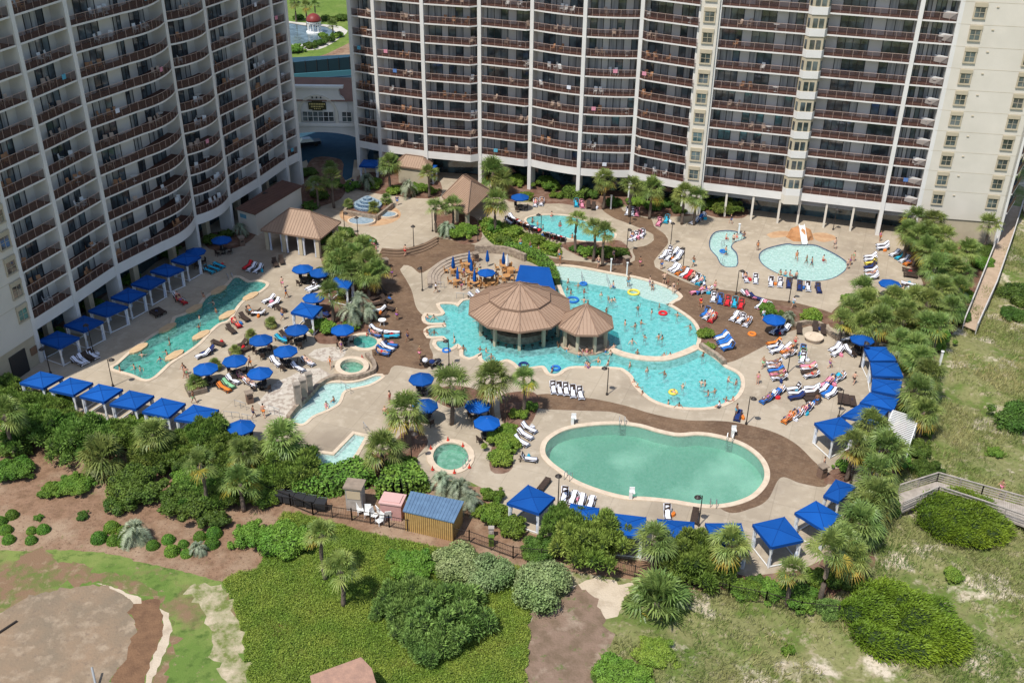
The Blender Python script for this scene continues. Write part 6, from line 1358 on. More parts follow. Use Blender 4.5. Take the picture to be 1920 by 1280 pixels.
row((1490,732),(1494,748),3,(-13,2),'in the middle of the right deck, lower part',[WT,WT,NV],38,.3)
row((1472,655),(1478,668),3,(-13,4),'left of the small round lounger group',[WT,OR,WT],38,.5)
row((1424,575),(1438,580),3,(-8,9),'left of the small silvery palm bed',[WT,PK,WT],38,.4)
row((1322,590),(1336,600),3,(-10,8),'on the brown walk right of the round pool',[BL,WT,RD],38,.4)
row((890,560),(905,556),2,(10,3),'at the terrace edge beside the bar pool',[WT,WT],38)
# ---- umbrellas
def umbrella_proto(col='umbrella_blue'):
    r=empty('umbrella',HOLD,'x','umbrella'); R=1.42; m=MB(); n=8
    m.add([(R*math.cos(2*PI*(k+.5)/n),R*math.sin(2*PI*(k+.5)/n),2.1) for k in range(n)]+[(.18*math.cos(2*PI*(k+.5)/n),.18*math.sin(2*PI*(k+.5)/n),2.62) for k in range(n)]+[(0,0,2.66)],[(k,(k+1)%n,n+(k+1)%n,n+k) for k in range(n)]+[(n+k,n+(k+1)%n,2*n) for k in range(n)],0)
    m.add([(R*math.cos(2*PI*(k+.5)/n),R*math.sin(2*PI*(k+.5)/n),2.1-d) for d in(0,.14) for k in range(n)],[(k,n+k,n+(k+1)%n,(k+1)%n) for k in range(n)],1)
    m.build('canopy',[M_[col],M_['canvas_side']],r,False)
    m=MB(); m.tube([(0,0,0),(0,0,2.7)],.03,6); m.build('pole',M_['timber_pale'],r,False)
    m=MB()
    for k in range(n): t=2*PI*(k+.5)/n; m.beam((0,0,2.56),(R*.97*math.cos(t),R*.97*math.sin(t),2.08),.02,.02)
    m.build('rib',M_['timber_pale'],r,False)
    m=MB(); m.lathe([(.3,0),(.3,.08),(.06,.14)],(0,0,0),12); m.build('base',M_['dark_metal'],r,False); return r
U0=umbrella_proto()
def closed_proto(m1):
    r=empty('closed_umbrella',HOLD,'x','umbrella'); m=MB(); m.lathe([(.03,.75),(.2,.8),(.24,1.2),(.16,1.8),(.08,2.35),(.02,2.5)],(0,0,0),8); m.v=[(x*(1+.15*math.cos(4*math.atan2(y,x))),y*(1+.15*math.cos(4*math.atan2(y,x))),z) for x,y,z in m.v]; m.build('folded_canopy',m1,r,False)
    m=MB(); m.tube([(0,0,0),(0,0,2.6)],.03,6); m.build('pole',M_['timber_pale'],r,False); return r
UC=closed_proto(M_['umbrella_blue']); UW=closed_proto(M_['white_paint'])
def table_proto(mt,R=.5,name='patio_table'):
    r=empty(name,HOLD,'x','table'); m=MB(); m.lathe([(R,.7),(R,.74)],(0,0,0),14); m.build('tabletop',mt,r,False)
    for k in range(4): t=k*PI/2+.78; m=MB(); m.beam((.1*math.cos(t),.1*math.sin(t),.7),(R*.75*math.cos(t),R*.75*math.sin(t),0),.05,.05); m.build('leg',mt,r,False)
    return r
def chair_proto(mt):
    r=empty('patio_chair',HOLD,'x','chair'); m=MB(); m.box((0,0,.43),(.5,.5,.05)); m.build('seat',mt,r,False); m=MB(); m.box((0,-.25,.72),(.48,.05,.5),rx=.15); m.build('backrest',mt,r,False)
    for s in(-1,1):
        for y in(-.22,.22): l=MB(); l.box((s*.22,y,.21),(.045,.045,.42)); l.build('leg',mt,r,False)
    return r
T0=table_proto(M_['dark_metal'],.55); T1=table_proto(M_['teak'],.55,'teak_table'); C0=chair_proto(M_['wicker']); C1=chair_proto(M_['teak']); TW=table_proto(M_['white_paint'],.5,'round_table')
U=[(567,502,'right of the lap pool end'),(600,509,'above the upper deck cabana'),(440,674,'left of the flagstones, behind a lounger group'),(385,689,'above the planted stone box'),(452,798,'alone beside the sixth front-left cabana'),(535,656,'above the flagstones'),(487,697,'left above the flagstone paving'),(489,635,'above the middle deck plants'),(790,708,'left of the large fan palm'),(797,758,'half hidden behind the tall fan palm'),(896,758,'under the pair of fan palms, upper'),(913,790,'below the pair of fan palms, lower'),(556,616,'below the single deck cabana'),(642,616,'right above the upper small spa'),(588,556,'behind the single deck cabana'),(366,470,'shaded, at the end of the tower cabanas'),(415,448,'shaded, by the trash bin at the tower'),(1669,530,'on the kids deck at right'),(1452,597,'below the small silvery palm'),(1617,634,'above the curved cabanas'),(912,505,'only open one on the sunken terrace'),(975,368,'small, below the sunlit tower')]
for i,(x,y,l) in enumerate(U):
    c=g(x,y,2.25); s=1.0 if x not in(912,) else .85; dup(U0,(c.x,c.y,0),i*.37,f'open blue umbrella {l}',group='open blue umbrellas',scale=s)
    if l.startswith('below the small silvery'): continue
    mt=T0 if x!=912 else T1; cc=C0 if x!=912 else C1
    dup(mt,(c.x+.05,c.y,0),i*.5,f'round table under the umbrella {l}',group='tables under umbrellas')
    for k in range(3):
        t=i*1.3+k*2.1; dup(cc,(c.x+.95*math.cos(t),c.y+.95*math.sin(t),0),t+PI/2,f'chair at the table {l}',group='patio chairs')
for i,(x,y) in enumerate([(850,512),(880,501),(884,517),(914,500),(858,532),(890,537),(944,504)]): dup(UC,tuple(g(x,y)),i,'closed blue umbrella on the sunken terrace',group='closed terrace umbrellas')
dup(UW,tuple(g(951,508)),0,'closed white umbrella on the sunken terrace')
for i,(x,y) in enumerate([(849,512),(877,502),(880,517),(856,533),(890,537),(944,505),(949,525),(920,537),(957,512)]):
    c=g(x,y); dup(T1,(c.x+.05,c.y-.05,0),i,'orange teak table on the sunken terrace',group='teak terrace tables')
    for k in range(4): t=i+k*PI/2; dup(C1,(c.x+.9*math.cos(t),c.y+.9*math.sin(t),0),t+PI/2,'orange teak chair on the sunken terrace',group='teak terrace chairs')
c=g(717,609); dup(TW,tuple(c),0,'white round table on the brown walk'); 
for i,(x,y) in enumerate([(1498,622),(1528,618),(1543,624)]): lounger(x,y,gdir(x,y,1,10),'by the round fire table',None,60)
c=g(1525,638); m=MB(); m.lathe([(.9,0),(.9,.45),(1.15,.5),(1.15,.6),(.5,.6),(.45,.5)],(0,0,0),20); o=m.thing('fire_table',M_['coping'],'round tan stone fire table on the right deck','fire table',loc=(0,0,0)); o.location=c
# ---- lamps
def lamp_proto():
    r=empty('lamp_post',HOLD,'x','lamp post'); m=MB(); m.tube([(0,0,0),(0,0,3.5)],[.06,.045],8); m.build('pole',M_['dark_metal'],r,False)
    m=MB(); m.lathe([(.14,0),(.14,.2),(.07,.3)],(0,0,0),10); m.build('base',M_['dark_metal'],r,False)
    m=MB(); m.tube([(0,0,3.35),(.2,0,3.6),(.45,0,3.58)],.03,6); m.build('arm',M_['dark_metal'],r,False)
    m=MB(); m.lathe([(.34,3.38),(.3,3.45),(.1,3.6),(.03,3.68)],(.45,0,0),12); h=m.build('lamp_shade',M_['dark_metal'],r,False)
    m=MB(); m.lathe([(.12,3.28),(.13,3.38)],(.45,0,0),10); m.build('bulb_glass',M_['lamp_glass'],h,False); return r
L0=lamp_proto()
LM=[(212,724,'below the lap pool, behind the third front-left cabana'),(175,660,'by the first tower cabana'),(776,464,'at the plaza step edge'),(811,434,'left of the plain pavilion palms'),(506,402,'left of the curtained pavilion'),(647,440,'right of the curtained pavilion'),(672,452,'second right of the curtained pavilion'),(792,545,'left of the terrace steps'),(896,452,'beside the green slope'),(1014,445,'at the lower bank of the upper oval pool'),(1175,471,'in the nook right of the palm trio'),(1257,463,'on the upper deck bend'),(1280,508,'at the long diagonal of loungers'),(1380,552,'by the row with red towels'),(1181,420,'on the brown walk near the arcade'),(1562,431,'behind the round kids pool'),(1479,567,'below the loungers row of the kids deck'),(1138,740,'on the deck below the bar pool'),(1399,795,'between lower pool and brown walk'),(1046,952,'beside the leftmost front cabana'),(842,685,'above the large fan palm'),(1476,700,'amid the right deck loungers'),(1572,782,'by the dark group on the right deck'),(1612,688,'at the uppermost curved cabana'),(1595,905,'at the ramp entrance'),(1310,985,'between two front cabanas'),(772,864,'above the spa with red cones'),(947,800,'in the leaf-shaped bed'),(95,700,'at the leftmost front cabana')]
for i,(x,y,l) in enumerate(LM): dup(L0,tuple(g(x,y)),(i*2.4)%6.28,f'dark lamp post {l}',group='dark lamp posts')
# ---- bins, planters, small things
def bin_proto():
    r=empty('trash_bin',HOLD,'x','trash bin'); m=MB(); m.box((0,0,.5),(.7,.7,1.0)); m.build('body',M_['bin_brown'],r,False); m=MB(); m.box((0,0,1.12),(.55,.55,.25)); m.box((0,0,1.3),(.85,.85,.12)); m.build('lid',M_['timber'],r,False)
    m=MB(); m.box((0,-.36,.75),(.4,.03,.2)); m.build('opening',M_['dark_metal'],r,False); return r
B0=bin_proto()
for i,(x,y,l) in enumerate([(723,502,'at the foot of the plaza steps'),(1174,498,'beside the palm trio bed'),(1540,893,'at the ramp entrance'),(469,754,'near the handrails at lower left'),(454,460,'by the shaded tower bed'),(892,490,'above the sunken terrace')]): dup(B0,tuple(g(x,y)),.5,f'brown square trash bin {l}',group='brown trash bins')
def planter(x,y,label,s=1.):
    c=g(x,y); r=empty('planter',tuple(c),'low square stone planter '+label,'planter','stone planters',.5); m=MB(); m.box((0,0,.3),(1.7*s,1.7*s,.6)); m.build('box',M_['planter_stone'],r,False); m=MB(); m.box((0,0,.6),(1.4*s,1.4*s,.06)); m.build('soil',M_['mulch'],r,False)
    palm(x,y-12*s,.9,'small bushy palm in the planter '+label,'fan',.5*s)
for x,y,l in[(368,732,'below the umbrellas at left'),(508,612,'beside the single deck cabana'),(441,664,'behind a left umbrella'),(403,690,'between two left umbrellas'),(471,636,'in the middle of the left deck')]: planter(x,y,l,1.2 if x==368 else .75)
m=MB(); m.lathe([(.2,0),(.2,.03),(.13,.03),(.03,.6)],(0,0,0),8); cone=m.mesh('cone',M_['red_plastic'])
for i,(x,y,l) in enumerate([(840,825,'top'),(868,836,''),(808,841,''),(811,880,''),(852,886,''),(880,876,'')]+[(679,671,''),(688,628,''),(697,535,'')]):
    o=bpy.data.objects.new('safety_cone',cone); COL.objects.link(o); o.location=g(x,y,.1 if i<6 else 0); o.scale=(.85,.85,.8); tag(o,'red safety cone around the closed spa' if i<6 else ['red safety cone above the lower small spa','red safety cone above the upper small spa','red safety cone in the central bed'][i-6],'safety cone','red safety cones')
def ladder(x,y,dx,dy,label):
    a=gdir(x,y,dx,dy); c=g(x,y); r=empty('pool_ladder',tuple(c),label,'pool ladder','pool ladders',a-PI/2)
    for s in(-1,1): m=MB(); m.tube([(s*.28,-.45,0),(s*.28,-.4,.75),(s*.28,-.1,.85),(s*.28,.25,.6),(s*.28,.3,-.9)],.035,6); m.build('rail',M_['steel'],r,False)
    for k in range(3): m=MB(); m.box((0,.3,-.2-.28*k),(.56,.1,.04)); m.build('rung',M_['steel'],r,False)
ladder(1166,795,0,10,'steel ladder at the top of the big oval pool'); ladder(1368,826,-3,10,'steel ladder at the upper right of the big oval pool'); ladder(1337,947,0,-10,'steel ladder at the bottom right of the big oval pool'); ladder(1066,896,6,-8,'steel ladder at the lower left of the big oval pool'); ladder(432,524,6,8,'steel ladder at the head of the lap pool')
def handrail(p,q,label,h=.9):
    a,b=g(*p),g(*q); m=MB(); m.tube([a,a+Vector((0,0,h)),b+Vector((0,0,h)),b],.035,6); mid=(a+b)/2; m.tube([mid,mid+Vector((0,0,h))],.03,6); m.thing('handrail',M_['grey_metal'],label,'handrail','metal handrails')
for p,q,l in[((421,783),(450,786),'lower left handrail beside the trash bin'),((441,762),(462,768),'upper handrail beside the lower left trash bin'),((455,788),(475,792),'handrail near the lone left umbrella'),((505,772),(525,780),'handrail below the flagstones'),((640,727),(658,738),'handrail at the splash channel'),((682,803),(688,812),'handrail at the L-shaped pool'),((820,540),(833,540),'handrail at the terrace step foot'),((856,560),(882,562),'handrail by the bar pool edge'),((1083,660),(1103,685),'handrail on the steps in the lower pool'),((1352,462),(1358,460),'small handrail in the crooked kids pool'),((1375,722),(1388,727),'handrail at the right of the lower pool'),((1090,520),(1092,530),'handrail on the beach entry, left'),((1137,525),(1141,536),'handrail on the beach entry, middle'),((1177,535),(1182,545),'handrail on the beach entry, right'),((648,700),(655,703),'handrail at the lower small spa'),((868,880),(878,866),'handrail in the closed spa'),((1350,494),(1357,497),'handrail at the foot of the crooked pool')]: handrail(p,q,l,.85)
def posts(x,y,label,h=1.1,m_='white_paint',nm='lifeguard_post'):
    c=g(x,y); r=empty(nm,tuple(c),label,'pool lift'); m=MB(); m.box((0,0,h/2),(.3,.3,h)); m.build('pedestal',M_[m_],r,False); m=MB(); m.box((.15,.2,h*.75),(.5,.5,.1)); m.box((.15,.42,h*.95),(.5,.07,.5)); m.build('seat',M_[m_],r,False)
for x,y,l in[(1073,795,'top left'),(1373,818,'top right'),(1182,935,'bottom')]: posts(x,y,f'white pool lift chair at the {l} of the oval pool',.9,nm='pool_lift')
for x,y,l in[(1145,510,'left'),(1175,517,'right')]:
    c=g(x,y); m=MB(); m.tube([(0,0,0),(0,0,1.9)],.09,8); m.box((0,0,1.95),(.26,.26,.1)); o=m.thing('shower_post',M_['white_paint'],f'short white post at the top of the beach entry, {l} one','post',loc=(0,0,0)); o.location=c
for x,y,l,h in[(1145,392,'white post among the shrubs above the upper oval pool',2.2),(1385,437,'white tilted post at the crooked kids pool',1.4),(1760,690,'white shower post on the dune edge, right thicket',2.2)]:
    c=g(x,y); m=MB(); m.box((0,0,h/2),(.22,.22,h)); m.lathe([(.2,h),(.2,h+.08)],(0,0,0),8); o=m.thing('post',M_['white_paint'],l,'post',loc=(0,0,0)); o.location=c
m=MB(); a,b=g(-6,1190),g(32,1165); m.tube([a+Vector((0,0,.1)),b+Vector((0,0,.1))],.09,7); m.thing('fallen_pole',M_['dark_metal'],'dark fallen pole on the bare putting ground, left edge','pole')
m=MB(); a=g(172,1250,1.2); b=g(182,1295,0); m.tube([b,a],.09,8); m.thing('leaning_pole',M_['grey_metal'],'grey leaning pole on the bare putting ground, bottom edge','pole')
# green lamp-like box by shrubs, utility pedestal and green box near the shed
for x,y,l,mt in[(921,1005,'small pale utility pedestal right of the shed','timber_pale'),(921,1022,'small green utility box at the fence','leaf_dark')]:
    c=g(x,y); m=MB(); m.box((0,0,.5),(.45,.35,1.0)); m.box((0,0,1.03),(.55,.45,.08)); m.box((0,-.2,.6),(.25,.03,.3)); o=m.thing('utility_box',M_[mt],l,'utility box',loc=(0,0,0)); o.location=c
def float_ring(x,y,col,label,R=.4):
    m=MB(); n=16; k=6; vs=[]; fs=[]
    for i in range(n):
        for j in range(k):
            t=2*PI*i/n; s=2*PI*j/k; rr=R+.16*math.cos(s); vs.append((rr*math.cos(t),rr*math.sin(t),.16*math.sin(s)))
    for i in range(n):
        for j in range(k): fs.append((i*k+j,((i+1)%n)*k+j,((i+1)%n)*k+(j+1)%k,i*k+(j+1)%k))
    m.add(vs,fs); me=m.mesh('swim_ring',M_['cloth'],smooth=True); o=bpy.data.objects.new('swim_ring',me); COL.objects.link(o); o.location=g(x,y,0.02); o.color=(*col,1); tag(o,label,'swim ring','swim rings')
for a in[(1188,548,YE,'yellow swim ring at the edge of the beach entry',.7),(1074,562,BL,'large blue swim ring near the left side of the round pool',.7),(1094,532,BL,'blue swim ring by the top left of the round pool'),(1262,735,YE,'yellow swim ring in the lower pool'),(1243,587,RD,'red swim ring right in the round pool',.45),(982,684,NV,'dark swim ring at the scalloped edge',.5),(1042,690,BL,'blue swim ring at the scalloped edge',.45),(1410,626,OR,'orange swim ring on the brown walk'),(1356,471,BL,'blue float in the crooked kids pool'),(837,657,BL,'blue swim ring in the leftmost scallop',.4),(1820,612,YE,'yellow ring on the boardwalk end',.35)]: float_ring(*a)
def stroller(x,y,l,col):
    c=g(x,y); r=empty('stroller',tuple(c),l,'stroller','strollers by the bar pool',1.); m=MB(); m.box((0,0,.6),(.5,.8,.35)); m.build('seat',M_['dark_metal'],r,False); m=MB(); m.lathe([(.35,.75),(.3,.95),(.05,1.1)],(0,-.2,0),8); o=m.build('hood',M_['cloth'],r,False); o.color=(*col,1)
    for sx in(-1,1):
        for sy in(-1,1): m=MB(); m.tube([(sx*.26,sy*.35,.16),(sx*.32,sy*.35,.16)],.16,10); m.build('wheel',M_['dark_metal'],r,False)
    m=MB(); m.tube([(-.25,-.35,.5),(-.25,-.75,1.0),(.25,-.75,1.0),(.25,-.35,.5)],.025); m.build('handle',M_['grey_metal'],r,False)
stroller(795,685,'stroller with pale hood left of the bar pool scallops',WT); stroller(808,688,'dark stroller next to the pale-hooded one',NV); stroller(820,686,'dark rightmost stroller left of the bar pool',(.03,.03,.04))
# parked car beyond the arch
def car():
    c=g(577,273); r=empty('parked_car',tuple(c),'dark parked car in shade beyond the arch','car',rz=.35); m=MB(); m.prism([(-2.2,-.85),(2.2,-.85),(2.3,-.5),(2.3,.5),(2.2,.85),(-2.2,.85),(-2.3,.5),(-2.3,-.5)],.3,.85); m.build('body',mat('car_paint',(.012,.02,.03),rough=.5,spec=.3),r,False)
    m=MB(); m.add([(-1.4,-.75,.85),(1.1,-.75,.85),(1.1,.75,.85),(-1.4,.75,.85),(-.9,-.62,1.4),(.5,-.62,1.4),(.5,.62,1.4),(-.9,.62,1.4)],[(4,5,6,7),(0,1,5,4),(1,2,6,5),(2,3,7,6),(3,0,4,7)]); m.build('cabin',M_['window_glass'],r,False)
    for sx in(-1.35,1.35):
        for sy in(-1,1): m=MB(); m.tube([(sx,sy*.7,.33),(sx,sy*.9,.33)],.33,12); m.build('wheel',M_['dark_metal'],r,False)
    for sy in(-1,1): m=MB(); m.box((2.27,sy*.55,.65),(.08,.3,.15)); m.build('headlight',M_['lamp_glass'],r,False)
car()
# ---- balcony chairs
def bchair(mt):
    m=MB(); m.box((0,0,.42),(.5,.5,.05)); m.box((0,-.25,.75),(.5,.05,.6),rx=.2)
    for s in(-1,1):
        m.box((s*.25,0,.62),(.05,.5,.04))
        for y in(-.22,.22): m.box((s*.23,y,.3),(.045,.045,.62))
    return m.mesh('balcony_chair',mt)
BC=[(bchair(mat('orange_wood',(.48,.25,.13))),'orange'),(bchair(mat('tan_wood',(.55,.42,.33))),'tan'),(bchair(M_['white_paint']),'white')]
m=MB(); m.lathe([(.45,.68),(.45,.72)],(0,0,0),10); m.tube([(0,0,0),(0,0,.7)],.04); m.lathe([(.25,0),(.25,.03)],(0,0,0),8); BT=m.mesh('balcony_table',M_['white_paint'])
rb=random.Random(5); nc=0
for (tn,bi,k,ed,o,z,L) in CHAIRSPOTS:
    if rb.random()<(.30 if tn=='west' else .12): continue
    if project((ed[0].x,ed[0].y,z))[1]<0: continue
    m0=rb.choice(BC); nk=rb.choice([1,2,2,3]) if nc<265 else 0; t0=rb.uniform(.15,.6)
    for q in range(nk):
        nc+=1; t=t0+q*.12+rb.uniform(-.02,.02); i=min(int(t*(len(ed)-1)),len(ed)-2); f=t*(len(ed)-1)-i; p=ed[i].lerp(ed[i+1],f)-o*rb.uniform(.5,1.2)
        ob=bpy.data.objects.new('balcony_chair',m0[0]); COL.objects.link(ob); ob.location=(p.x,p.y,z); ob.rotation_euler=(0,0,math.atan2(o.y,o.x)-PI/2+rb.uniform(-1,1))
        tag(ob,f'{m0[1]} balcony chair, {"shaded" if tn=="west" else "sunlit"} tower, balcony level {cnt(k+1)}, bay {cnt(bi+1 if tn=="east" else bi)}','balcony chair','chairs on the balconies')
    if rb.random()<.25:
        p=ed[0].lerp(ed[-1],rb.uniform(.65,.85))-o*.9; ob=bpy.data.objects.new('balcony_table',BT); COL.objects.link(ob); ob.location=(p.x,p.y,z); tag(ob,f'small white balcony table, {"shaded" if tn=="west" else "sunlit"} tower, level {cnt(k+1)}, bay {cnt(bi+1 if tn=="east" else bi)}','balcony table','tables on the balconies')

m=MB(); m.lathe([(.2,0),(.24,.02),(.25,.28),(.2,.34)],(0,0,0),8,0,1.2,.7); m.tube([(-.15,0,.3),(-.1,0,.55),(.1,0,.55),(.15,0,.3)],.02,5); bagm=m.mesh('beach_bag',M_['cloth'])
for i,(x,y,wh) in enumerate(BAGS):
    o=bpy.data.objects.new('beach_bag',bagm); COL.objects.link(o); o.location=(x,y,0); o.rotation_euler=(0,0,i*1.3); c=[BL,RD,NV,WT,TQ,PK,OR][i%7]; o.color=(*c,1); tag(o,f'{CN[c]} beach bag {wh}','beach bag','beach bags beside loungers')
m=MB()
for q in range(5): m.v+= [(-.4+.2*q,-.03,1.16),(-.4+.2*q,.06,1.17),(-.4+.2*q,.08+.02*(q%2),.5)]
for q in range(4): m.f+=[(q*3,q*3+3,q*3+4,q*3+1),(q*3+1,q*3+4,q*3+5,q*3+2)]; m.m+=[0,0]
rt=m.mesh('hanging_towel',M_['towel_cloth'])
for (tn,bi,k,ed,o,z,L) in CHAIRSPOTS:
    if rb.random()<.90 or project((ed[0].x,ed[0].y,z))[1]<0: continue
    t=rb.uniform(.15,.85); i=min(int(t*(len(ed)-1)),len(ed)-2); f=t*(len(ed)-1)-i; p=ed[i].lerp(ed[i+1],f)+o*.03
    ob=bpy.data.objects.new('hanging_towel',rt); COL.objects.link(ob); ob.location=(p.x,p.y,z-.05); ob.rotation_euler=(0,0,math.atan2(o.y,o.x)-PI/2); c=rb.choice([WT,BL,WT,TQ,PK]); ob.color=(*[v*.7+.08 for v in c],1); ob.scale=(.8,1,.8); ob.location.z+=.235
    tag(ob,f'{CN[c]} towel hung on railing, {"shaded" if tn=="west" else "sunlit"} tower, level {cnt(k+1)}, bay {cnt(bi+1 if tn=="east" else bi)}','towel','towels on balcony railings')
# ================================================================ people
def skin_mesh(verts,edges,radii,name,m,sub=1):
    me=bpy.data.meshes.new('t'); me.from_pydata(verts,edges,[]); ob=bpy.data.objects.new('t',me); COL.objects.link(ob)
    md=ob.modifiers.new('s','SKIN'); sv=me.skin_vertices[0].data
    for i,r in enumerate(radii): sv[i].radius=r if isinstance(r,tuple) else (r,r); sv[i].use_root=(i==0)
    if sub: s2=ob.modifiers.new('u','SUBSURF'); s2.levels=sub; s2.render_levels=sub
    dg=bpy.context.evaluated_depsgraph_get(); dg.update(); ev=ob.evaluated_get(dg); out=bpy.data.meshes.new_from_object(ev); out.name=name
    out.materials.clear(); out.materials.append(m); 
    for p in out.polygons: p.use_smooth=True
    bpy.data.objects.remove(ob); return out
BASE=dict(pel=.12,sp=.105,ch=.125,nk=.048,h0=.07,h1=.092,h2=.075,sh=.055,el=.038,wr=.027,ha=.036,hp=.085,kn=.053,an=.036,to=.032)
def pose(pel,sp,ch,nk,h0,h1,h2,sh,el,wr,ha,hp,kn,an,to):
    J={'pel':pel,'sp':sp,'ch':ch,'nk':nk,'h0':h0,'h1':h1,'h2':h2}
    for n,(l,r) in dict(sh=sh,el=el,wr=wr,ha=ha,hp=hp,kn=kn,an=an,to=to).items(): J[n+'L']=l; J[n+'R']=r
    return J
def mir(x,y,z): return ((-x,y,z),(x,y,z))
POSES={
'stand':pose((0,0,.93),(0,0,1.12),(0,0,1.32),(0,0,1.46),(0,.01,1.53),(0,.02,1.60),(0,.01,1.68),mir(.17,0,1.38),mir(.24,-.03,1.12),mir(.25,.06,.9),mir(.25,.09,.82),mir(.09,0,.87),mir(.1,.02,.48),mir(.1,-.02,.08),mir(.11,.13,.03)),
'walk':pose((0,0,.92),(0,.01,1.12),(0,.03,1.32),(0,.04,1.46),(0,.05,1.53),(0,.06,1.60),(0,.05,1.68),mir(.17,.02,1.38),((-.23,-.12,1.14),(.23,.14,1.14)),((-.24,-.1,.9),(.22,.34,1.02)),((-.24,-.07,.82),(.21,.42,1.03)),mir(.09,0,.87),((-.1,.2,.5),(.1,-.04,.48)),((-.1,.27,.1),(.1,-.3,.16)),((-.1,.42,.06),(.1,-.22,.04))),
'swim':pose((0,0,.93),(0,0,1.12),(0,.02,1.32),(0,.04,1.46),(0,.05,1.53),(0,.06,1.60),(0,.05,1.68),mir(.17,.0,1.38),((-.36,.1,1.2),(.38,.08,1.22)),((-.42,.34,1.16),(.5,.28,1.2)),((-.42,.43,1.16),(.54,.36,1.2)),mir(.09,0,.87),((-.12,.1,.48),(.1,.02,.48)),((-.12,-.02,.08),(.1,-.02,.08)),((-.12,.12,.03),(.11,.13,.03))),
'arms':pose((0,0,.93),(0,0,1.12),(0,0,1.32),(0,0,1.46),(0,.01,1.53),(0,.02,1.60),(0,.01,1.68),mir(.17,0,1.39),((-.34,.02,1.2),(.3,.0,1.6)),((-.3,.2,1.05),(.28,.02,1.84)),((-.28,.27,1.03),(.27,.03,1.92)),mir(.09,0,.87),mir(.13,.02,.48),mir(.16,-.02,.08),mir(.18,.13,.03)),
'sit':pose((0,0,.50),(0,-.02,.70),(0,.0,.90),(0,.03,1.03),(0,.05,1.10),(0,.07,1.17),(0,.06,1.25),mir(.17,.0,.96),mir(.24,.05,.72),mir(.17,.26,.6),mir(.15,.33,.58),mir(.1,.04,.48),mir(.13,.42,.50),mir(.13,.46,.09),mir(.14,.6,.04)),
'lie':pose((0,-.1,.47),(0,-.29,.55),(0,-.45,.67),(0,-.56,.77),(0,-.61,.83),(0,-.65,.89),(0,-.70,.96),mir(.17,-.48,.70),mir(.28,-.33,.52),mir(.27,-.08,.46),mir(.26,.0,.45),mir(.09,-.05,.46),((-.12,.36,.62),(.11,.36,.49)),((-.1,.66,.42),(.1,.78,.43)),((-.1,.78,.43),(.12,.84,.53))),
}
ED=[('pel','sp'),('sp','ch'),('ch','nk'),('nk','h0'),('h0','h1'),('h1','h2')]+[(a+s,b+s) for s in 'LR' for a,b in(('sh','el'),('el','wr'),('wr','ha'),('hp','kn'),('kn','an'),('an','to'))]+[('ch','shL'),('ch','shR'),('pel','hpL'),('pel','hpR')]
def sub(J,names,extra,edges=ED,scale=None):
    nm=[n for n in ['pel']+[x for x in J if x!='pel'] if n in names]; ix={n:i for i,n in enumerate(nm)}
    return [J[n] for n in nm],[(ix[a],ix[b]) for a,b in edges if a in ix and b in ix],[(BASE[n if n in BASE else n[:-1]]+extra) for n in nm]
PB={}
for pn,J in POSES.items():
    v,e,r=sub(J,set(J),0); body=skin_mesh(v,e,r,'person',M_['skin'])
    # five fingers on each hand, a nose and ears, all joined into the one body mesh
    m=MB(); m.v=[tuple(x.co) for x in body.vertices]; m.f=[tuple(p.vertices) for p in body.polygons]; m.m=[0]*len(m.f)
    for s in 'LR':
        w_=Vector(J['wr'+s]); h_=Vector(J['ha'+s]); d=(h_-w_).normalized(); sd=d.cross(Vector((0,1,.2))).normalized(); pn_=d.cross(sd).normalized()
        for q,(o,l) in enumerate(((-.026,.06),(-.009,.07),(.009,.068),(.026,.052))):
            a=h_+d*.02+sd*o; m.tube([a,a+d*l*.55+pn_*.004,a+d*l+pn_*.022],[.0095,.009,.006],5)
        sg=1 if s=='L' else -1; a=w_+d*.03+sd*.02*sg; m.tube([a,a+sd*.035*sg+d*.03,a+sd*.045*sg+d*.06],[.011,.010,.007],5)
    hd=(Vector(J['h2'])-Vector(J['h0'])).normalized(); fwd=Vector((0,1,0)); fwd=(fwd-hd*fwd.dot(hd)).normalized(); hc=Vector(J['h1'])
    m.tube([hc+fwd*.07+hd*.01,hc+fwd*.112-hd*.015],[.012,.016],5); sx=Vector((1,0,0))
    for q in(-1,1): m.ball(tuple(hc+sx*q*.088),(.012,.02,.03),5,0,3)
    body=m.mesh('person',M_['skin'],smooth=True)
    parts=[]
    eye=MB()
    for q in(-1,1): eye.ball(tuple(hc+fwd*.083+sx*q*.034+hd*.012),.011,5,0,3)
    eye.ball(tuple(hc+fwd*.082-hd*.045),(.024,.008,.006),5,0,3)
    hair=MB(); hr=hc+hd*.03-fwd*.018; hair.ball(tuple(hr),.098,10,0,6); hair=hair.mesh('hair',M_['hair'],smooth=True)
    cl={}
    v,e,r=sub(J,{'pel','hpL','hpR'},.014); 
    # trunks: pelvis down to mid thigh
    J2=dict(J); J2['knL']=tuple(Vector(J['hpL']).lerp(Vector(J['knL']),.5)); J2['knR']=tuple(Vector(J['hpR']).lerp(Vector(J['knR']),.5))
    v,e,r=sub(J2,{'pel','hpL','hpR','knL','knR'},.016); r=[x if i<1 else x for i,x in enumerate(r)]; r[-2:]=[.08,.08] if len(r)==5 else r[-2:]
    cl['trunks']=skin_mesh(v,e,r,'swim_trunks',M_['cloth'])
    v,e,r=sub(J2,{'pel','sp','ch','hpL','hpR'},.012); cl['suit']=skin_mesh(v,e,r,'swimsuit',M_['cloth'])
    J3=dict(J); 
    v,e,r=sub(J3,{'pel','sp','ch','shL','shR','elL','elR'},.018); cl['shirt']=skin_mesh(v,e,r,'shirt',M_['cloth'])
    PB[pn]=(body,hair,cl,eye.mesh('face',M_['hair']))
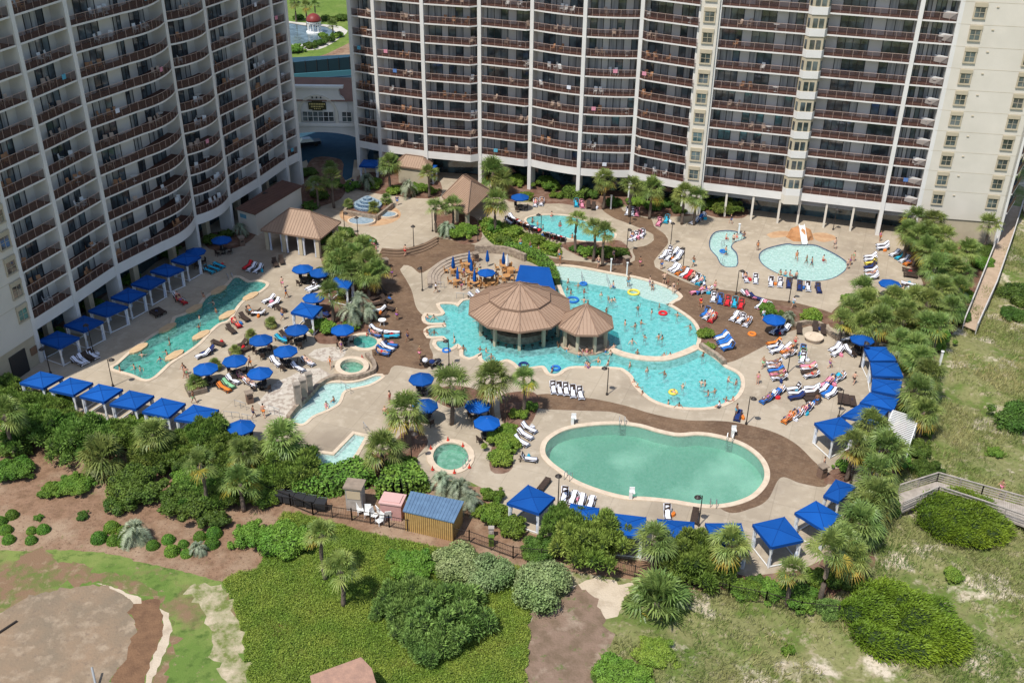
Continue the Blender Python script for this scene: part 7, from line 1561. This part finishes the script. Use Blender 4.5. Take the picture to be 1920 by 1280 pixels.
SUITS=[NV,BL,RD,TQ,(.03,.03,.03),PK,GN,(.1,.1,.12),OR,(.3,.1,.4)]
SN={NV:'navy',BL:'blue',RD:'red',TQ:'turquoise',(.03,.03,.03):'black',PK:'pink',GN:'green',(.1,.1,.12):'grey',OR:'orange',(.3,.1,.4):'purple'}
rp_=random.Random(3); NPE=0
def person(loc,rz,ps,label,outfit=None,col=None,scale=None):
    global NPE; NPE+=1
    body,hair,cl,face=PB[ps]; sk=rp_.choice(SKINS); hc=rp_.choice(HAIRS); outfit=outfit or rp_.choice(['trunks','trunks','suit']); col=col or rp_.choice(SUITS); s=scale or rp_.uniform(.9,1.06)
    o=bpy.data.objects.new('person',body); COL.objects.link(o); o.location=loc; o.rotation_euler=(0,0,rz); o.scale=(s,s,s); o.color=(*sk,1)
    tag(o,label.replace('person',f'person in {SN[col] if col in SN else "white"} {"trunks" if outfit=="trunks" else "swimsuit" if outfit=="suit" else "shirt"}',1),'person','people around the pools')
    for nm,me,c in(('hair',hair,hc),('face',face,(.05,.02,.02)),({'trunks':'swim_trunks','suit':'swimsuit','shirt':'shirt'}[outfit],cl[outfit],col)):
        q=bpy.data.objects.new(nm,me); COL.objects.link(q); q.parent=o; q.color=(*c,1)
    if outfit=='shirt': q=bpy.data.objects.new('shorts',cl['trunks']); COL.objects.link(q); q.parent=o; q.color=(*rp_.choice(SUITS),1)
    return o
for (l,rz,ps,lab) in PEOPLE: person(l,rz,ps,lab,scale=.98)
def wade(pts,dep,where,vis=True):
    for (x,y) in pts:
        # the given pixel is the head/shoulders at the water line
        c=g(x,y+2,.05); person((c.x,c.y,-dep),rp_.uniform(0,6.28),rp_.choice(['swim','swim','stand','arms']) if dep>.6 else rp_.choice(['stand','walk','sit']),'person wading '+where)
wade([(1065,527),(1064,540),(1070,547),(1084,534),(1095,545),(1127,551),(1147,562),(1137,582),(1102,568),(1095,563)],1.12,'in the upper left of the round pool')
wade([(1196,577),(1222,583),(1270,590),(1172,605),(1191,610),(1202,604),(1209,630),(1235,630),(1242,633),(1294,612),(1236,573),(1141,559),(1152,560),(1185,640)],1.12,'in the middle of the round pool')
wade([(1195,660),(1245,664),(1256,663),(1151,650),(1145,662),(1135,656),(1106,662)],1.12,'near the weir of the round pool')
wade([(1047,647),(1063,655),(1122,675),(1140,681),(1103,684),(1181,684),(1213,693),(1246,699)],1.1,'between the gazebo pier and the lower pool')
wade([(1280,724),(1315,717),(1322,719),(1365,712),(1328,737),(1340,733),(1253,754),(1273,759),(1380,717),(1361,750),(1374,748),(1318,665)],1.1,'in the right part of the lower pool')
wade([(1188,714),(1195,724),(1204,736),(1035,694),(1263,735)],1.1,'along the lower left edge of the lower pool')
wade([(833,606),(801,594),(813,595),(801,622),(814,622),(852,637),(929,631),(895,598),(869,653),(900,653),(911,657),(921,668),(960,606),(975,638),(1002,634)],1.1,'in the left part of the bar pool')
wade([(382,555),(400,567),(405,582),(374,594),(373,612),(263,691),(252,687),(266,665),(313,662),(318,641),(225,692),(300,672)],1.05,'in the lap pool')
wade([(1493,483),(1522,494),(1543,486),(1512,490)],.4,'in the round kids pool'); wade([(1361,446),(1375,452),(1381,443),(1360,475)],.3,'in the crooked kids pool')
wade([(998,414),(1018,426),(1008,420),(1034,402),(1073,443),(1050,420)],.95,'in the upper oval pool')
wade([(1178,533),(1218,532),(1223,538),(1150,537)],.2,'on the white beach entry')
def stand(pts,where,ps=None,z=0,of=None,col=None):
    for (x,y) in pts: c=g(x,y); person((c.x,c.y,z),rp_.uniform(0,6.28),ps or rp_.choice(['stand','walk','walk']),'person '+({'sit':'sitting','stand':'standing','walk':'walking','arms':'standing'}.get(ps,'walking'))+' '+where,of,col)
stand([(976,466),(994,473),(1010,479),(1048,487),(1050,497),(1122,501)],'on the brown walk above the terrace hedge','walk'); stand([(1245,533)],'at the beach entry corner','arms'); stand([(1313,577)],'on the brown walk beside the round pool','walk',of='shirt')
stand([(1430,600)],'in white by the low hedge','stand',of='shirt',col=WT); stand([(1487,577)],'in white at the kids deck lamp','walk',of='shirt',col=WT); stand([(817,549)],'in white near the terrace','walk',of='shirt',col=WT)
stand([(695,465),(701,466),(700,474),(706,480)],'at the stairs above the central palms','stand',of='shirt'); stand([(537,559)],'alone near the lap pool end','walk',of='shirt'); stand([(658,357),(662,351)],'at the shaded road edge','walk',of='shirt'); stand([(745,385)],'right of the fountain','stand',of='shirt')
stand([(346,703),(349,708)],'by the planter box','walk'); stand([(364,756),],'behind the fifth front-left cabana','walk'); stand([(476,783),(495,782)],'near the flagstone corner','walk'); stand([(787,672)],'on the brown walk below the scallops','walk'); stand([(731,758)],'beside the tall fan palm','stand')
stand([(1588,505),(1594,497)],'at the right edge of the kids pool','stand'); stand([(1564,467)],'above the kids pool','walk'); stand([(1649,453)],'at the arcade column','stand',of='shirt',col=PK); stand([(1370,420)],'near the conical shrub','walk',of='shirt'); stand([(1395,447)],'at the crooked pool','sit'); stand([(1870,455)],'on the boardwalk','walk',z=.5,of='shirt',col=BL); stand([(1871,938)],'on the grey ramp','walk',z=.9)
stand([(1463,515),(1472,518),(1480,518),(1493,519)],'on the lower rim of the kids pool','sit',z=-.35); stand([(1380,780)],'at the lounger below the lower pool','stand'); stand([(1348,765)],'in white on the lower pool edge','sit',of='shirt',col=WT,z=-.3); stand([(1543,880)],'at the ramp entrance','stand'); stand([(728,783),(722,780)],'left of the tall fan palm','sit'); stand([(1100,687),(1104,690)],'on the lower pool edge','sit',z=-.3)
stand([(626,752),(612,762)],'in the splash channel','sit',z=-.5)
stand([(1270,545),(1262,550),(1252,540)],'at the right end of the beach entry','stand'); stand([(1085,668),(1092,662),(1100,662),(1110,664)],'on the steps below the gazebo pier','sit',z=-.4)
stand([(470,690),(505,660),(530,600),(560,640),(620,690),(640,660),(530,540),(352,712)],'among the umbrellas of the left deck'); stand([(1430,690),(1490,650),(1530,760),(1420,720),(1555,690),(1600,720)],'among the loungers of the right deck'); stand([(870,520),(900,515),(930,525),(865,545)],'among the terrace tables','stand',of='shirt'); stand([(1240,505),(1300,500),(1420,470),(1600,490)],'on the upper deck'); stand([(735,520),(745,600),(765,640),(760,480),(1200,500),(1150,487),(1340,545)],'along the brown walk')
for (x,y,t) in[(905,602,0),(915,608,1),(930,615,2),(1010,617,3),(1025,612,4),(985,622,5),(955,620,6)]: 
    c=g(x,y); person((c.x,c.y,-1.1),math.atan2(bc.y-c.y,bc.x-c.x)-PI/2,'stand','person standing at the swim-up bar counter')
for o in (LP0[8],LP0[38],LP0[60],U0,UC,UW,T0,T1,TW,C0,C1,L0,B0): kill(o)
# ================================================================ labels: make sure no two differing things share one
def finish():
    bpy.context.view_layer.update()
    from collections import defaultdict
    d=defaultdict(list)
    for o in bpy.data.objects:
        if o.parent is None and 'label' in o.keys() and 'category' in o.keys(): d[o['label']].append(o)
    def px(o):
        v=o.matrix_world.translation-Vector((0,0,HC)); dd=v.dot(FW)
        return 960+FL*v.dot(RT)/dd
    for l,os_ in d.items():
        if len(os_)>1:
            os_.sort(key=px); n=len(os_)
            for i,o in enumerate(os_):
                s=(['left one','right one'][i] if n==2 else ['left one','middle one','right one'][i] if n==3 else ('leftmost' if i==0 else 'rightmost' if i==n-1 else ordn(i)+' from left'))
                o['label']=l+', '+s
finish()
